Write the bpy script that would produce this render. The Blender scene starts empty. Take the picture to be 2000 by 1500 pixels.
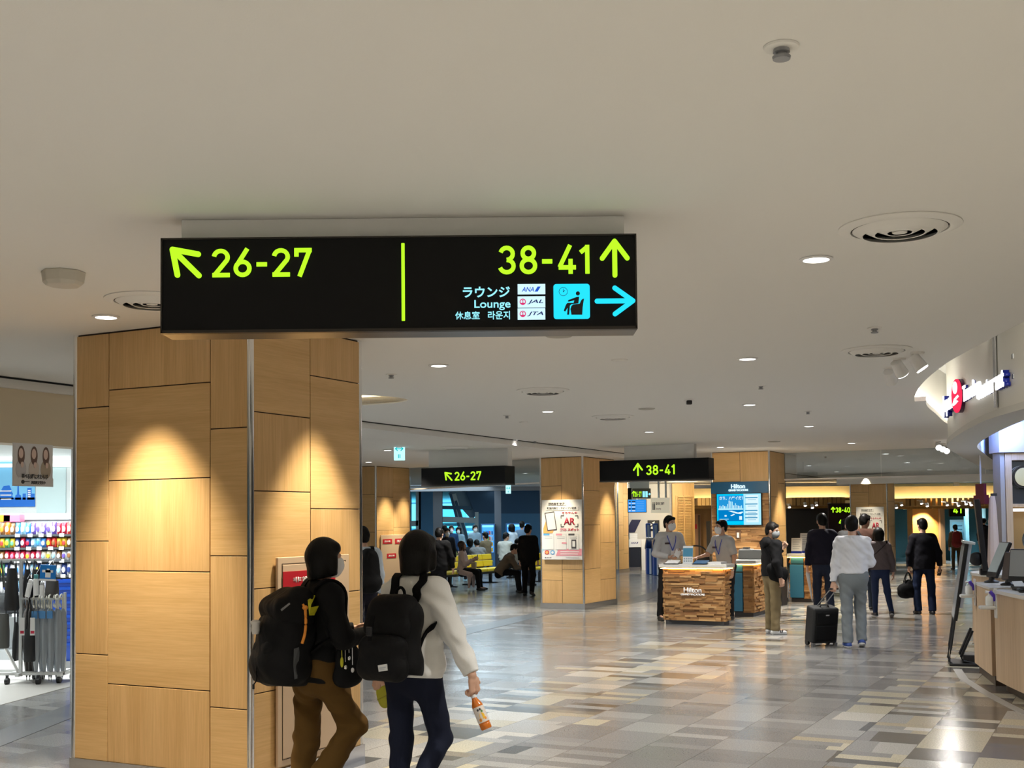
import bpy, bmesh, math, random
import numpy as np
from mathutils import Vector as V, Matrix, Euler, noise as mnoise
from math import sin, cos, pi, radians as R
rnd = random.Random(7)
SC = bpy.context.scene
COL = SC.collection
# ------------------------------------------------------------------ camera
KP = 9.2                       # overall lamp level
F = 2330.0                     # focal length in pixels of the 2000x1500 frame
EYE = 1.70
PITCH = math.atan(0.0416)
ROLL = -0.0096
PY0 = 921.0
cam = bpy.data.objects.new('camera', bpy.data.cameras.new('camera'))
COL.objects.link(cam)
CM = Euler((pi/2 + PITCH, 0, 0)).to_matrix() @ Matrix.Rotation(ROLL, 3, 'Z')
cam.matrix_world = Matrix.Translation((0, 0, EYE)) @ CM.to_4x4()
cam.data.sensor_width = 36
cam.data.lens = F / 2000 * 36
cam.data.shift_y = (PY0 - 750) / 2000
cam.data.clip_end = 400
SC.camera = cam
# ------------------------------------------------------------------ view, sky
SC.view_settings.view_transform = 'Standard'
SC.view_settings.look = 'None'
SC.view_settings.gamma = 1
SC.view_settings.use_curve_mapping = False
SC.view_settings.exposure = EXPOSURE = 0.0
w = bpy.data.worlds.new('sky'); SC.world = w; w.use_nodes = True
wn = w.node_tree.nodes['Background']
wn.inputs[0].default_value = (0.13, 0.66, 1.0, 1); wn.inputs[1].default_value = 2.1
try:
    SC.cycles.use_denoising = True
    SC.cycles.sample_clamp_indirect = 4
    SC.cycles.max_bounces = 8; SC.cycles.transparent_max_bounces = 16
    SC.cycles.caustics_reflective = False; SC.cycles.caustics_refractive = False
except Exception: pass

def ray(px, py):
    d = CM @ V(((px - 1000) / F, -(py - PY0) / F, -1))
    return d / d.y
def AT(px, py, Y):                      # photo pixel -> point at depth Y
    return V((0, 0, EYE)) + ray(px, py) * Y
def CE(px, py, z):                      # photo pixel -> point at height z
    d = ray(px, py); return V((0, 0, EYE)) + d * ((z - EYE) / d.z)
def FL(px, py): return CE(px, py, 0)
def PJ(p):                              # point -> photo pixel
    q = CM.transposed() @ (V(p) - V((0, 0, EYE)))
    return 1000 + F * q.x / -q.z, PY0 - F * q.y / -q.z
TH = R(27.25)                           # heading of the concourse axis
U = V((sin(TH), cos(TH), 0)); W = V((-cos(TH), sin(TH), 0))
ZA, ZB = 3.02, 2.93                     # ceiling heights
# ------------------------------------------------------------------ hall lamps: the grid of downlights (housings are built further down)
def spot(loc, power, size=110, blend=.6, col=(1, .95, .88), aim=None, r=.06):
    l = bpy.data.lights.new('downlight_lamp', 'SPOT'); l.energy = power * KP; l.spot_size = R(size); l.spot_blend = blend
    l.color = col; l.shadow_soft_size = r
    o = bpy.data.objects.new('downlight_lamp', l); COL.objects.link(o); o.location = loc
    if aim is not None: o.rotation_euler = (V(aim) - V(loc)).to_track_quat('-Z', 'Y').to_euler()
    return o
def area(loc, aim, sx, sy, power, col=(1, 1, 1), spread=180):
    l = bpy.data.lights.new('lamp', 'AREA'); l.energy = power; l.shape = 'RECTANGLE'; l.size = sx; l.size_y = sy; l.color = col
    l.spread = R(spread)
    o = bpy.data.objects.new('lamp', l); COL.objects.link(o); o.location = loc
    o.rotation_euler = (V(aim) - V(loc)).to_track_quat('-Z', 'Y').to_euler()
    return o

# ------------------------------------------------------------------ mesh builder
class MB:
    def __init__(s): s.v = []; s.f = []; s.m = []; s.mi = 0; s.T = Matrix()
    def add(s, vs, fs, mi=None):
        b = len(s.v); s.v += [tuple(s.T @ V(p)) for p in vs]
        s.f += [tuple(b + i for i in f) for f in fs]; s.m += [s.mi if mi is None else mi] * len(fs); return s
    def box(s, c, d, M=None, mi=None):
        x, y, z = [k / 2 for k in d]
        P = [V((a*x, b*y, e*z)) for a in (-1, 1) for b in (-1, 1) for e in (-1, 1)]
        if M is not None: P = [M.to_3x3() @ p for p in P]
        P = [p + V(c) for p in P]
        return s.add(P, [(0,1,3,2),(4,6,7,5),(0,4,5,1),(2,3,7,6),(0,2,6,4),(1,5,7,3)], mi)
    def bx(s, x0, x1, y0, y1, z0, z1, mi=None):
        return s.box(((x0+x1)/2, (y0+y1)/2, (z0+z1)/2), (x1-x0, y1-y0, z1-z0), None, mi)
    def cyl(s, a, b, r0, r1=None, n=16, mi=None, cap=True):
        a, b = V(a), V(b); r1 = r0 if r1 is None else r1
        q = (b - a).to_track_quat('Z', 'Y').to_matrix()
        P = []
        for p, r in ((a, r0), (b, r1)):
            P += [p + q @ V((r*cos(2*pi*i/n), r*sin(2*pi*i/n), 0)) for i in range(n)]
        fs = [(i, (i+1) % n, n + (i+1) % n, n + i) for i in range(n)]
        if cap: fs += [tuple(range(n-1, -1, -1)), tuple(range(n, 2*n))]
        return s.add(P, fs, mi)
    def lathe(s, prof, n=24, c=(0, 0, 0), mi=None):     # prof: (r, z)
        P, fs = [], []
        for r, z in prof: P += [V(c) + V((r*cos(2*pi*i/n), r*sin(2*pi*i/n), z)) for i in range(n)]
        for k in range(len(prof) - 1):
            fs += [(k*n+i, k*n+(i+1) % n, (k+1)*n+(i+1) % n, (k+1)*n+i) for i in range(n)]
        fs += [tuple(range(n-1, -1, -1)), tuple(range((len(prof)-1)*n, len(prof)*n))]
        return s.add(P, fs, mi)
    def prism(s, poly, d, mi=None):                      # poly: 3-D loop, d: extrusion vector
        n = len(poly); P = [V(p) for p in poly]; Q = [p + V(d) for p in P]
        return s.add(P + Q, [tuple(range(n-1, -1, -1)), tuple(range(n, 2*n))] + [(i, (i+1) % n, n+(i+1) % n, n+i) for i in range(n)], mi)
    def tube(s, path, r, n=8, mi=None, flat=None):
        path = [V(p) for p in path]; P, fs = [], []; N = len(path)
        up = V((0, 0, 1))
        for k, p in enumerate(path):
            t = (path[min(k+1, N-1)] - path[max(k-1, 0)]).normalized()
            a = t.cross(up)
            if a.length < .1: a = t.cross(V((0, 1, 0)))
            a.normalize(); b = a.cross(t).normalized()
            rr = r[k] if isinstance(r, (list, tuple)) else r
            ra, rb = (rr, rr) if flat is None else (rr, rr*flat)
            P += [p + a*ra*cos(2*pi*i/n) + b*rb*sin(2*pi*i/n) for i in range(n)]
        for k in range(N-1):
            fs += [(k*n+i, k*n+(i+1) % n, (k+1)*n+(i+1) % n, (k+1)*n+i) for i in range(n)]
        fs += [tuple(range(n-1, -1, -1)), tuple(range((N-1)*n, N*n))]
        return s.add(P, fs, mi)
    def strap(s, path, wv, th, mi=None):                 # flat ribbon: path points, width vectors
        P, fs = [], []; N = len(path); path = [V(p) for p in path]
        for k, p in enumerate(path):
            t = (path[min(k+1, N-1)] - path[max(k-1, 0)]).normalized()
            wk = V(wv[k] if isinstance(wv, list) else wv); nn = t.cross(wk).normalized() * th
            P += [p - wk/2 - nn/2, p + wk/2 - nn/2, p + wk/2 + nn/2, p - wk/2 + nn/2]
        for k in range(N-1): fs += [(4*k+i, 4*k+(i+1) % 4, 4*k+4+(i+1) % 4, 4*k+4+i) for i in range(4)]
        fs += [(3, 2, 1, 0), tuple(4*N-4+i for i in range(4))]
        return s.add(P, fs, mi)
    def ell(s, c, r, n=16, m=10, M=None, mi=None):
        P, fs = [V((0, 0, -1))], []
        for j in range(1, m):
            t = -pi/2 + pi*j/m; P += [V((cos(t)*cos(2*pi*i/n), cos(t)*sin(2*pi*i/n), sin(t))) for i in range(n)]
        P.append(V((0, 0, 1)))
        fs += [(0, 1+(i+1) % n, 1+i) for i in range(n)]
        for j in range(m-2): fs += [(1+j*n+i, 1+j*n+(i+1) % n, 1+(j+1)*n+(i+1) % n, 1+(j+1)*n+i) for i in range(n)]
        L = len(P)-1; fs += [(L, 1+(m-2)*n+i, 1+(m-2)*n+(i+1) % n) for i in range(n)]
        P = [V((p.x*r[0], p.y*r[1], p.z*r[2])) for p in P]
        if M is not None: P = [M.to_3x3() @ p for p in P]
        return s.add([p + V(c) for p in P], fs, mi)
    def build(s, name, mats, parent=None, smooth=None, bevel=0, loc=None, rotz=None, label=None, seg=2):
        me = bpy.data.meshes.new(name); me.from_pydata(s.v, [], s.f); me.validate()
        bm = bmesh.new(); bm.from_mesh(me); bmesh.ops.recalc_face_normals(bm, faces=bm.faces)
        bm.to_mesh(me); bm.free()
        mats = mats if isinstance(mats, (list, tuple)) else [mats]
        for m in mats: me.materials.append(m)
        if len(mats) > 1 and len(me.polygons) == len(s.m):
            for p, i in zip(me.polygons, s.m): p.material_index = i
        if smooth:
            me.shade_smooth(); me.set_sharp_from_angle(angle=R(smooth))
        o = bpy.data.objects.new(name, me); COL.objects.link(o)
        if parent is not None: o.parent = parent
        if loc is not None: o.location = loc
        if rotz is not None: o.rotation_euler = (0, 0, rotz)
        if bevel:
            b = o.modifiers.new('bevel', 'BEVEL'); b.width = bevel; b.segments = seg; b.limit_method = 'ANGLE'; b.angle_limit = R(40)
        if label: o['label'] = label
        return o
def tag(o, label, cat, group=None, kind=None):
    o['label'] = label; o['category'] = cat
    if group: o['group'] = group
    if kind: o['kind'] = kind
    return o
def thing(name, label, cat, loc=(0, 0, 0), rotz=0, group=None, kind=None):
    o = bpy.data.objects.new(name, None); COL.objects.link(o); o.empty_display_size = .1
    o.location = loc; o.rotation_euler = (0, 0, rotz)
    return tag(o, label, cat, group, kind)
def dup(o, loc=None, rotz=None, label=None, parent=None, top=True):
    kids = list(o.children); c = o.copy(); COL.objects.link(c)
    if parent is not None: c.parent = parent
    if loc is not None: c.location = loc
    if rotz is not None: c.rotation_euler = (0, 0, rotz)
    if label: c['label'] = label
    for k in kids: dup(k, parent=c)
    return c
def RZ(a): return Matrix.Rotation(a, 4, 'Z')
def RX(a): return Matrix.Rotation(a, 4, 'X')
def RY(a): return Matrix.Rotation(a, 4, 'Y')
def TR(*p): return Matrix.Translation(V(p))
# ------------------------------------------------------------------ materials
MATS = {}
def mat(name, col, rough=.6, metal=0, emit=0, spec=.5, alpha=1, bump=0, bscale=60, var=0, vscale=8, trans=0, coat=0, sheen=0):
    if name in MATS: return MATS[name]
    m = bpy.data.materials.new(name); m.use_nodes = True; nt = m.node_tree; b = nt.nodes['Principled BSDF']
    c = tuple(col) + (1,)
    b.inputs['Base Color'].default_value = c; b.inputs['Roughness'].default_value = rough; b.inputs['Metallic'].default_value = metal
    b.inputs['Specular IOR Level'].default_value = spec; b.inputs['Coat Weight'].default_value = coat
    b.inputs['Sheen Weight'].default_value = sheen
    if emit: b.inputs['Emission Color'].default_value = c; b.inputs['Emission Strength'].default_value = emit
    if trans: b.inputs['Transmission Weight'].default_value = trans
    if alpha < 1: b.inputs['Alpha'].default_value = alpha
    if bump or var:
        tc = nt.nodes.new('ShaderNodeTexCoord')
    if bump:
        n = nt.nodes.new('ShaderNodeTexNoise'); n.inputs['Scale'].default_value = bscale; n.inputs['Detail'].default_value = 4
        nt.links.new(tc.outputs['Object'], n.inputs['Vector'])
        bp = nt.nodes.new('ShaderNodeBump'); bp.inputs['Strength'].default_value = bump; bp.inputs['Distance'].default_value = .01
        nt.links.new(n.outputs['Fac'], bp.inputs['Height']); nt.links.new(bp.outputs['Normal'], b.inputs['Normal'])
    if var:
        n = nt.nodes.new('ShaderNodeTexNoise'); n.inputs['Scale'].default_value = vscale; n.inputs['Detail'].default_value = 3
        nt.links.new(tc.outputs['Object'], n.inputs['Vector'])
        r = nt.nodes.new('ShaderNodeValToRGB'); e = r.color_ramp.elements
        e[0].position = .3; e[1].position = .7
        e[0].color = tuple(k*(1-var) for k in col) + (1,); e[1].color = tuple(min(1, k*(1+var)) for k in col) + (1,)
        nt.links.new(n.outputs['Fac'], r.inputs['Fac']); nt.links.new(r.outputs['Color'], b.inputs['Base Color'])
    MATS[name] = m; return m
def glow(name, col, s):
    if name in MATS: return MATS[name]
    m = bpy.data.materials.new(name); m.use_nodes = True; nt = m.node_tree; nt.nodes.clear()
    e = nt.nodes.new('ShaderNodeEmission'); e.inputs[0].default_value = tuple(col) + (1,); e.inputs[1].default_value = s
    o = nt.nodes.new('ShaderNodeOutputMaterial'); nt.links.new(e.outputs[0], o.inputs[0]); MATS[name] = m; return m
def glass(name, col, opacity, rough=.02):
    if name in MATS: return MATS[name]
    m = bpy.data.materials.new(name); m.use_nodes = True; nt = m.node_tree; nt.nodes.clear()
    t = nt.nodes.new('ShaderNodeBsdfTransparent'); t.inputs[0].default_value = tuple(col) + (1,)
    g = nt.nodes.new('ShaderNodeBsdfGlossy'); g.inputs['Roughness'].default_value = rough
    mx = nt.nodes.new('ShaderNodeMixShader'); mx.inputs[0].default_value = opacity
    o = nt.nodes.new('ShaderNodeOutputMaterial')
    nt.links.new(t.outputs[0], mx.inputs[1]); nt.links.new(g.outputs[0], mx.inputs[2]); nt.links.new(mx.outputs[0], o.inputs[0])
    MATS[name] = m; return m
def wood(name, c0, c1, horiz=False, sc=1.0, rough=.42):
    if name in MATS: return MATS[name]
    m = bpy.data.materials.new(name); m.use_nodes = True; nt = m.node_tree; b = nt.nodes['Principled BSDF']; L = nt.links.new
    tc = nt.nodes.new('ShaderNodeTexCoord'); mp = nt.nodes.new('ShaderNodeMapping')
    mp.inputs['Scale'].default_value = (3*sc, 3*sc, 90*sc) if horiz else (90*sc, 90*sc, 3*sc)
    L(tc.outputs['Object'], mp.inputs['Vector'])
    n = nt.nodes.new('ShaderNodeTexNoise'); n.inputs['Scale'].default_value = 1; n.inputs['Detail'].default_value = 5; n.inputs['Roughness'].default_value = .65
    L(mp.outputs[0], n.inputs['Vector'])
    n2 = nt.nodes.new('ShaderNodeTexNoise'); n2.inputs['Scale'].default_value = .12
    L(mp.outputs[0], n2.inputs['Vector'])
    a = nt.nodes.new('ShaderNodeMath'); a.operation = 'ADD'; a.use_clamp = True
    s = nt.nodes.new('ShaderNodeMath'); s.operation = 'MULTIPLY_ADD'; s.inputs[1].default_value = .6; s.inputs[2].default_value = -.3
    L(n2.outputs['Fac'], s.inputs[0]); L(n.outputs['Fac'], a.inputs[0]); L(s.outputs[0], a.inputs[1])
    r = nt.nodes.new('ShaderNodeValToRGB'); e = r.color_ramp.elements
    e[0].position = .25; e[1].position = .75; e[0].color = tuple(c0) + (1,); e[1].color = tuple(c1) + (1,)
    L(a.outputs[0], r.inputs['Fac']); L(r.outputs['Color'], b.inputs['Base Color']); b.inputs['Roughness'].default_value = rough
    MATS[name] = m; return m
WHT = mat('white_paint', (.86, .85, .82), .8, bump=.04, bscale=150)
WHITE = mat('white_plastic', (.82, .82, .82), .4)
CREAM = mat('cream_paint', (.70, .60, .44), .7)
BLACK = mat('black_plastic', (.012, .012, .014), .45)
DARK = mat('dark_gap', (.03, .018, .01), .8)
STEEL = mat('brushed_steel', (.62, .62, .64), .22, 1, bump=.03, bscale=300)
CHROME = mat('polished_steel', (.88, .88, .89), .16, 1)
GREYM = mat('grey_metal', (.32, .33, .35), .4, .3)
WD_H = wood('maple_veneer_cross', (.60, .375, .15), (.75, .50, .235), True)
WD_V = wood('maple_veneer_upright', (.57, .35, .14), (.73, .48, .225), False)
OAK = wood('pale_oak', (.48, .33, .20), (.66, .49, .32), False, .45)
TEAK = wood('block_wood', (.34, .17, .06), (.55, .31, .12), True, .6)
LIME = glow('sign_lime', (.46, 1.0, .02), 1.25)
CYAN = glow('sign_cyan', (.02, .72, 1.0), 1.15)
PALE = glow('sign_pale_cyan', (.33, .86, 1.0), 1.1)
LAMP = glow('lamp_white', (1, .97, .90), 7)
# ------------------------------------------------------------------ lettering
def letters(txt, name, m, parent, x0, x1, z0, z1, y=0, bold=0.0, depth=.004, shear=0, M=None, label=None, fit=True, yd=-1):
    """Lettering as a mesh in the parent's XZ plane, filling the box x0..x1, z0..z1; front faces -Y."""
    cu = bpy.data.curves.new(name, 'FONT'); cu.body = txt; cu.size = 1; cu.extrude = 0; cu.offset = bold; cu.shear = shear
    cu.resolution_u = 5; cu.align_x = 'LEFT'
    o = bpy.data.objects.new(name, cu); COL.objects.link(o); bpy.context.view_layer.update()
    dg = bpy.context.evaluated_depsgraph_get()
    me = bpy.data.meshes.new_from_object(o.evaluated_get(dg)); bpy.data.objects.remove(o); bpy.data.curves.remove(cu)
    n = len(me.vertices)
    if n == 0: return None
    co = np.zeros(n*3); me.vertices.foreach_get('co', co); co = co.reshape(-1, 3)
    lo, hi = co.min(0), co.max(0)
    sx = (x1-x0)/max(hi[0]-lo[0], 1e-6); sz = (z1-z0)/max(hi[1]-lo[1], 1e-6)
    if not fit: sx = sz = min(sx, sz)
    X = x0 + (co[:, 0]-lo[0])*sx; Z = z0 + (co[:, 1]-lo[1])*sz
    co2 = np.stack([X, np.full(n, y + yd*depth), Z], 1)
    me.vertices.foreach_set('co', co2.ravel())
    bm = bmesh.new(); bm.from_mesh(me); bmesh.ops.remove_doubles(bm, verts=bm.verts, dist=1e-6)
    r = bmesh.ops.extrude_face_region(bm, geom=bm.faces[:])
    bmesh.ops.translate(bm, verts=[e for e in r['geom'] if isinstance(e, bmesh.types.BMVert)], vec=(0, -yd*depth, 0))
    bmesh.ops.recalc_face_normals(bm, faces=bm.faces); bm.to_mesh(me); bm.free()
    me.materials.clear(); me.materials.append(m); me.name = name
    ob = bpy.data.objects.new(name, me); COL.objects.link(ob); ob.parent = parent
    if M is not None: ob.matrix_local = M
    if label: ob['label'] = label
    return ob
def arrow_mb(cx, cz, size, ang, th, y, depth=.004, head=.55, shaft=1.0, hang=40):
    """round-ended arrow in the XZ plane pointing along ang (radians from +X)"""
    mb = MB(); t = V((cos(ang), 0, sin(ang))); tip = V((cx, 0, cz)) + t*size/2
    def bar(a, b):
        d = (b-a).normalized(); n = V((-d.z, 0, d.x))*th/2; P = []
        for k in range(9): P.append(b + (n*cos(pi*k/8) + d*th/2*sin(pi*k/8))*1)
        for k in range(9): P.append(a + (-n*cos(pi*k/8) - d*th/2*sin(pi*k/8))*1)
        mb.prism([p + V((0, y-depth, 0)) for p in P], (0, depth, 0))
    bar(tip - t*size*shaft, tip)
    for s in (1, -1):
        a = ang + pi - s*R(hang); bar(tip, tip + V((cos(a), 0, sin(a)))*size*head)
    return mb
# ================================================================== SETTING
def onplane(px, py, P, d):               # photo pixel -> point on the vertical plane through P along heading d
    r = ray(px, py); n = V((-d.y, d.x, 0)); o = V((0, 0, EYE))
    return o + r * ((V((P.x, P.y, 0)) - V((0, 0, 0))).dot(n) / r.dot(n))
def struct(o, label, cat): return tag(o, label, cat, None, 'structure')
def floor_material():
    m = bpy.data.materials.new('floor_tiles'); m.use_nodes = True; nt = m.node_tree; N = nt.nodes.new; L = nt.links.new
    b = nt.nodes['Principled BSDF']; tc = N('ShaderNodeTexCoord')
    def dot(v):
        n = N('ShaderNodeVectorMath'); n.operation = 'DOT_PRODUCT'; n.inputs[1].default_value = v; L(tc.outputs['Object'], n.inputs[0]); return n.outputs['Value']
    def mth(op, a, c=None, d=None, cl=False):
        n = N('ShaderNodeMath'); n.operation = op; n.use_clamp = cl
        for i, x in enumerate((a, c, d)):
            if x is None: continue
            if isinstance(x, (int, float)): n.inputs[i].default_value = x
            else: L(x, n.inputs[i])
        return n.outputs[0]
    def rand(x, y, z):
        c = N('ShaderNodeCombineXYZ')
        for i, q in enumerate((x, y, z)):
            if isinstance(q, (int, float)): c.inputs[i].default_value = q
            else: L(q, c.inputs[i])
        w_ = N('ShaderNodeTexWhiteNoise'); L(c.outputs[0], w_.inputs['Vector']); return w_.outputs['Value']
    u = dot(tuple(U)); v = dot(tuple(W))
    LW = .457
    v0 = FL(1460, 1500).dot(W)
    vv = mth('DIVIDE', mth('SUBTRACT', v, v0), LW); lane = mth('FLOOR', vv); vf = mth('FRACT', vv)
    off = rand(lane, 3.1, 0)
    uu = mth('ADD', mth('DIVIDE', u, .45), off); big = mth('FLOOR', uu); uf = mth('FRACT', uu)
    thin = mth('FLOOR', mth('MULTIPLY', uu, 3)); tf = mth('FRACT', mth('MULTIPLY', uu, 3))
    half = mth('FLOOR', mth('MULTIPLY', uf, 2.99)); half = mth('GREATER_THAN', half, .5)      # 1/3 + 2/3 tiles
    split = rand(lane, big, 7.7)
    is3 = mth('GREATER_THAN', split, .62); is2 = mth('GREATER_THAN', split, .30)
    idm = mth('ADD', big, mth('MULTIPLY', mth('MULTIPLY', half, is2), .37))
    idx = mth('ADD', mth('MULTIPLY', idm, mth('SUBTRACT', 1, is3)), mth('MULTIPLY', mth('MULTIPLY', thin, is3), 1.713))
    r1 = rand(lane, idx, 1.3); r2 = rand(lane, idx, 5.9)
    calm = N('ShaderNodeValToRGB'); calm.color_ramp.interpolation = 'CONSTANT'
    def ramp(node, cols):
        e = node.color_ramp.elements
        while len(e) < len(cols): e.new(.5)
        for k, (p, c) in enumerate(cols): e[k].position = p; e[k].color = tuple(c) + (1,)
    ramp(calm, [(0, (.235, .23, .225)), (.25, (.20, .196, .192)), (.5, (.265, .26, .252)), (.75, (.31, .305, .295))])
    L(r1, calm.inputs['Fac'])
    bold = N('ShaderNodeValToRGB'); bold.color_ramp.interpolation = 'CONSTANT'
    ramp(bold, [(0, (.11, .098, .085)), (.12, (.47, .43, .33)), (.34, (.22, .19, .15)), (.46, (.38, .37, .35)), (.66, (.53, .50, .44)), (.82, (.10, .10, .10)), (.89, (.38, .33, .24))])
    L(r1, bold.inputs['Fac'])
    vb = FL(1530, 1500).dot(W); vc = FL(735, 1440).dot(W); ve = FL(110, 1420).dot(W)
    k1 = mth('MULTIPLY_ADD', mth('SUBTRACT', vb, v), 1.1, .40)
    k2 = mth('SUBTRACT', 1.15, mth('ABSOLUTE', mth('MULTIPLY', mth('SUBTRACT', v, vc - .35), 1.0)))
    nz = N('ShaderNodeTexNoise'); nz.inputs['Scale'].default_value = .35; L(tc.outputs['Object'], nz.inputs['Vector'])
    k = mth('MAXIMUM', k1, k2); k = mth('ADD', k, mth('MULTIPLY_ADD', nz.outputs['Fac'], .3, -.22))
    pick = mth('GREATER_THAN', k, r2)
    mx = N('ShaderNodeMix'); mx.data_type = 'RGBA'; L(pick, mx.inputs['Factor']); L(calm.outputs[0], mx.inputs['A']); L(bold.outputs[0], mx.inputs['B'])
    fine = N('ShaderNodeTexNoise'); fine.inputs['Scale'].default_value = 90; fine.inputs['Detail'].default_value = 6; L(tc.outputs['Object'], fine.inputs['Vector'])
    hv = N('ShaderNodeMix'); hv.data_type = 'RGBA'; hv.blend_type = 'MULTIPLY'; hv.inputs['Factor'].default_value = 1
    g = mth('MULTIPLY_ADD', fine.outputs['Fac'], 1.3, .35); cg = N('ShaderNodeCombineColor')
    for i in range(3): L(g, cg.inputs[i])
    L(mx.outputs['Result'], hv.inputs['A']); L(cg.outputs[0], hv.inputs['B'])
    e1 = mth('LESS_THAN', mth('MINIMUM', vf, mth('SUBTRACT', 1, vf)), .0045)
    e2 = mth('LESS_THAN', uf, .006)
    jn = mth('MAXIMUM', e1, mth('MULTIPLY', e2, .6))
    jm = N('ShaderNodeMix'); jm.data_type = 'RGBA'; L(jn, jm.inputs['Factor']); L(hv.outputs['Result'], jm.inputs['A']); jm.inputs['B'].default_value = (.05, .045, .04, 1)
    L(jm.outputs['Result'], b.inputs['Base Color'])
    L(mth('MULTIPLY_ADD', r2, .07, .15), b.inputs['Roughness']); b.inputs['Specular IOR Level'].default_value = .5
    bp = N('ShaderNodeBump'); bp.inputs['Strength'].default_value = .06; bp.inputs['Distance'].default_value = .004
    L(fine.outputs['Fac'], bp.inputs['Height']); L(bp.outputs['Normal'], b.inputs['Normal'])
    return m
fl = MB(); fl.bx(-22, 24, -9, 62, -.1, 0)
struct(fl.build('floor', floor_material()), 'glossy floor of staggered grey and beige stone-look tiles', 'floor')

# ---- ceilings: the near one with two recesses, and the one beyond the shadow gap, a little lower
J0 = CE(0, 735, ZA); JN = V((J0.x, J0.y, 0))
def ceil_poly(outer, holes, z, th):
    bm = bmesh.new(); edges = []
    for lp in [outer] + holes:
        vs = [bm.verts.new((p[0], p[1], z)) for p in lp]
        edges += [bm.edges.new((vs[i], vs[(i+1) % len(vs)])) for i in range(len(vs))]
    bmesh.ops.triangle_fill(bm, edges=edges, use_beauty=True)
    me = bpy.data.meshes.new('c'); bm.normal_update()
    r = bmesh.ops.extrude_face_region(bm, geom=bm.faces[:])
    bmesh.ops.translate(bm, verts=[e for e in r['geom'] if isinstance(e, bmesh.types.BMVert)], vec=(0, 0, th))
    bmesh.ops.recalc_face_normals(bm, faces=bm.faces); bm.to_mesh(me); bm.free(); return me
def spline(P, n=6):
    P = [V(p) for p in P]; out = []
    for i in range(len(P)-1):
        a, b, c, d = P[max(i-1, 0)], P[i], P[i+1], P[min(i+2, len(P)-1)]
        for k in range(n):
            t = k/n; out.append(.5*((2*b) + (c-a)*t + (2*a-5*b+4*c-d)*t*t + (3*b-a-3*c+d)*t**3))
    out.append(P[-1]); return out
rec = [(3.05, 3.2, 0), (3.30, 6, 0)] + [tuple(CE(x, y, ZA)) for x, y in ((2000, 628), (1940, 659), (1880, 691), (1845, 712), (1808, 742), (1791, 764), (1787, 782))] + \
      [tuple(CE(x, y, ZA)) for x, y in ((1806, 800), (1848, 829))] + [(8.2, 20.2, 0)]
REC = [V((p.x, p.y, 0)) for p in spline([V((p[0], p[1], 0)) for p in rec], 5)]
rec_hole = [(p.x, p.y) for p in REC] + [(11.5, 20.2), (11.5, 3.2)]
# elliptical light well behind the clad pillar
lwc = CE(558, 784, ZA); lw = []
for k in range(36):
    a = 2*pi*k/36; lw.append((lwc.x + 1.33*cos(a) , lwc.y - .05 + .70*sin(a)))
outer = [tuple((JN + U*s)[:2]) for s in (-24, 62)] + [(24, 62), (24, -9)]
outer = [(p[0], p[1]) for p in outer]
me = ceil_poly(outer, [rec_hole, lw], ZA, .18)
me.materials.append(WHT); o = bpy.data.objects.new('ceiling', me); COL.objects.link(o); struct(o, 'wide plain off-white plaster ceiling over the concourse', 'ceiling')
b = MB(); b.prism([JN + U*-24 + V((0, 0, ZB)), JN + U*62 + V((0, 0, ZB)), JN + U*62 + W*40 + V((0, 0, ZB)), JN + U*-24 + W*40 + V((0, 0, ZB))], (0, 0, .3))
struct(b.build('ceiling', WHT), 'slightly lower white ceiling beyond the dark shadow gap on the left', 'ceiling')
b = MB(); b.prism([JN + U*-24 - W*.012 + V((0, 0, ZA-.012)), JN + U*62 - W*.012 + V((0, 0, ZA-.012)), JN + U*62 + W*.02 + V((0, 0, ZA-.012)), JN + U*-24 + W*.02 + V((0, 0, ZA-.012))], (0, 0, .012))
struct(b.build('trim_1', mat('shadow_gap', (.02, .02, .022), .8)), 'thin dark shadow gap line where the two ceilings meet', 'trim')
# recess walls
def wall_loop(name, loop, z0, z1, m, label, closed=True, th=.05, smooth=40):
    b = MB(); n = len(loop)
    for i in range(n if closed else n-1):
        p, q = V((loop[i][0], loop[i][1], 0)), V((loop[(i+1) % n][0], loop[(i+1) % n][1], 0))
        b.add([p+V((0, 0, z0)), q+V((0, 0, z0)), q+V((0, 0, z1)), p+V((0, 0, z1))], [(0, 1, 2, 3)])
    bmo = b.build(name, m, None, None)
    bmm = bmesh.new(); bmm.from_mesh(bmo.data); bmesh.ops.remove_doubles(bmm, verts=bmm.verts, dist=1e-4)
    bmesh.ops.recalc_face_normals(bmm, faces=bmm.faces); bmm.to_mesh(bmo.data); bmm.free(); s = bmo.modifiers.new('thick', 'SOLIDIFY'); s.thickness = th; s.offset = 1
    return struct(bmo, label, 'ceiling recess')
wall_loop('wall_recess', rec_hole, ZA+.012, 3.75, WHT, 'curved wall of the ceiling recess around the kiosk fascia')
wall_loop('wall_well', lw, ZA+.012, 3.35, CREAM, 'beige wall of the oval ceiling well behind the nearest pillar')
b = MB(); b.prism([V((x, y, 3.75)) for x, y in rec_hole], (0, 0, .05)); b.build('ceiling', WHT); struct(bpy.context.scene.objects[-1] if False else COL.objects[-1], 'raised white ceiling inside the curved recess', 'ceiling')
b = MB(); b.prism([V((x, y, 3.35)) for x, y in lw], (0, 0, .05)); struct(b.build('ceiling', WHT), 'top of the oval ceiling well', 'ceiling')

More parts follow.
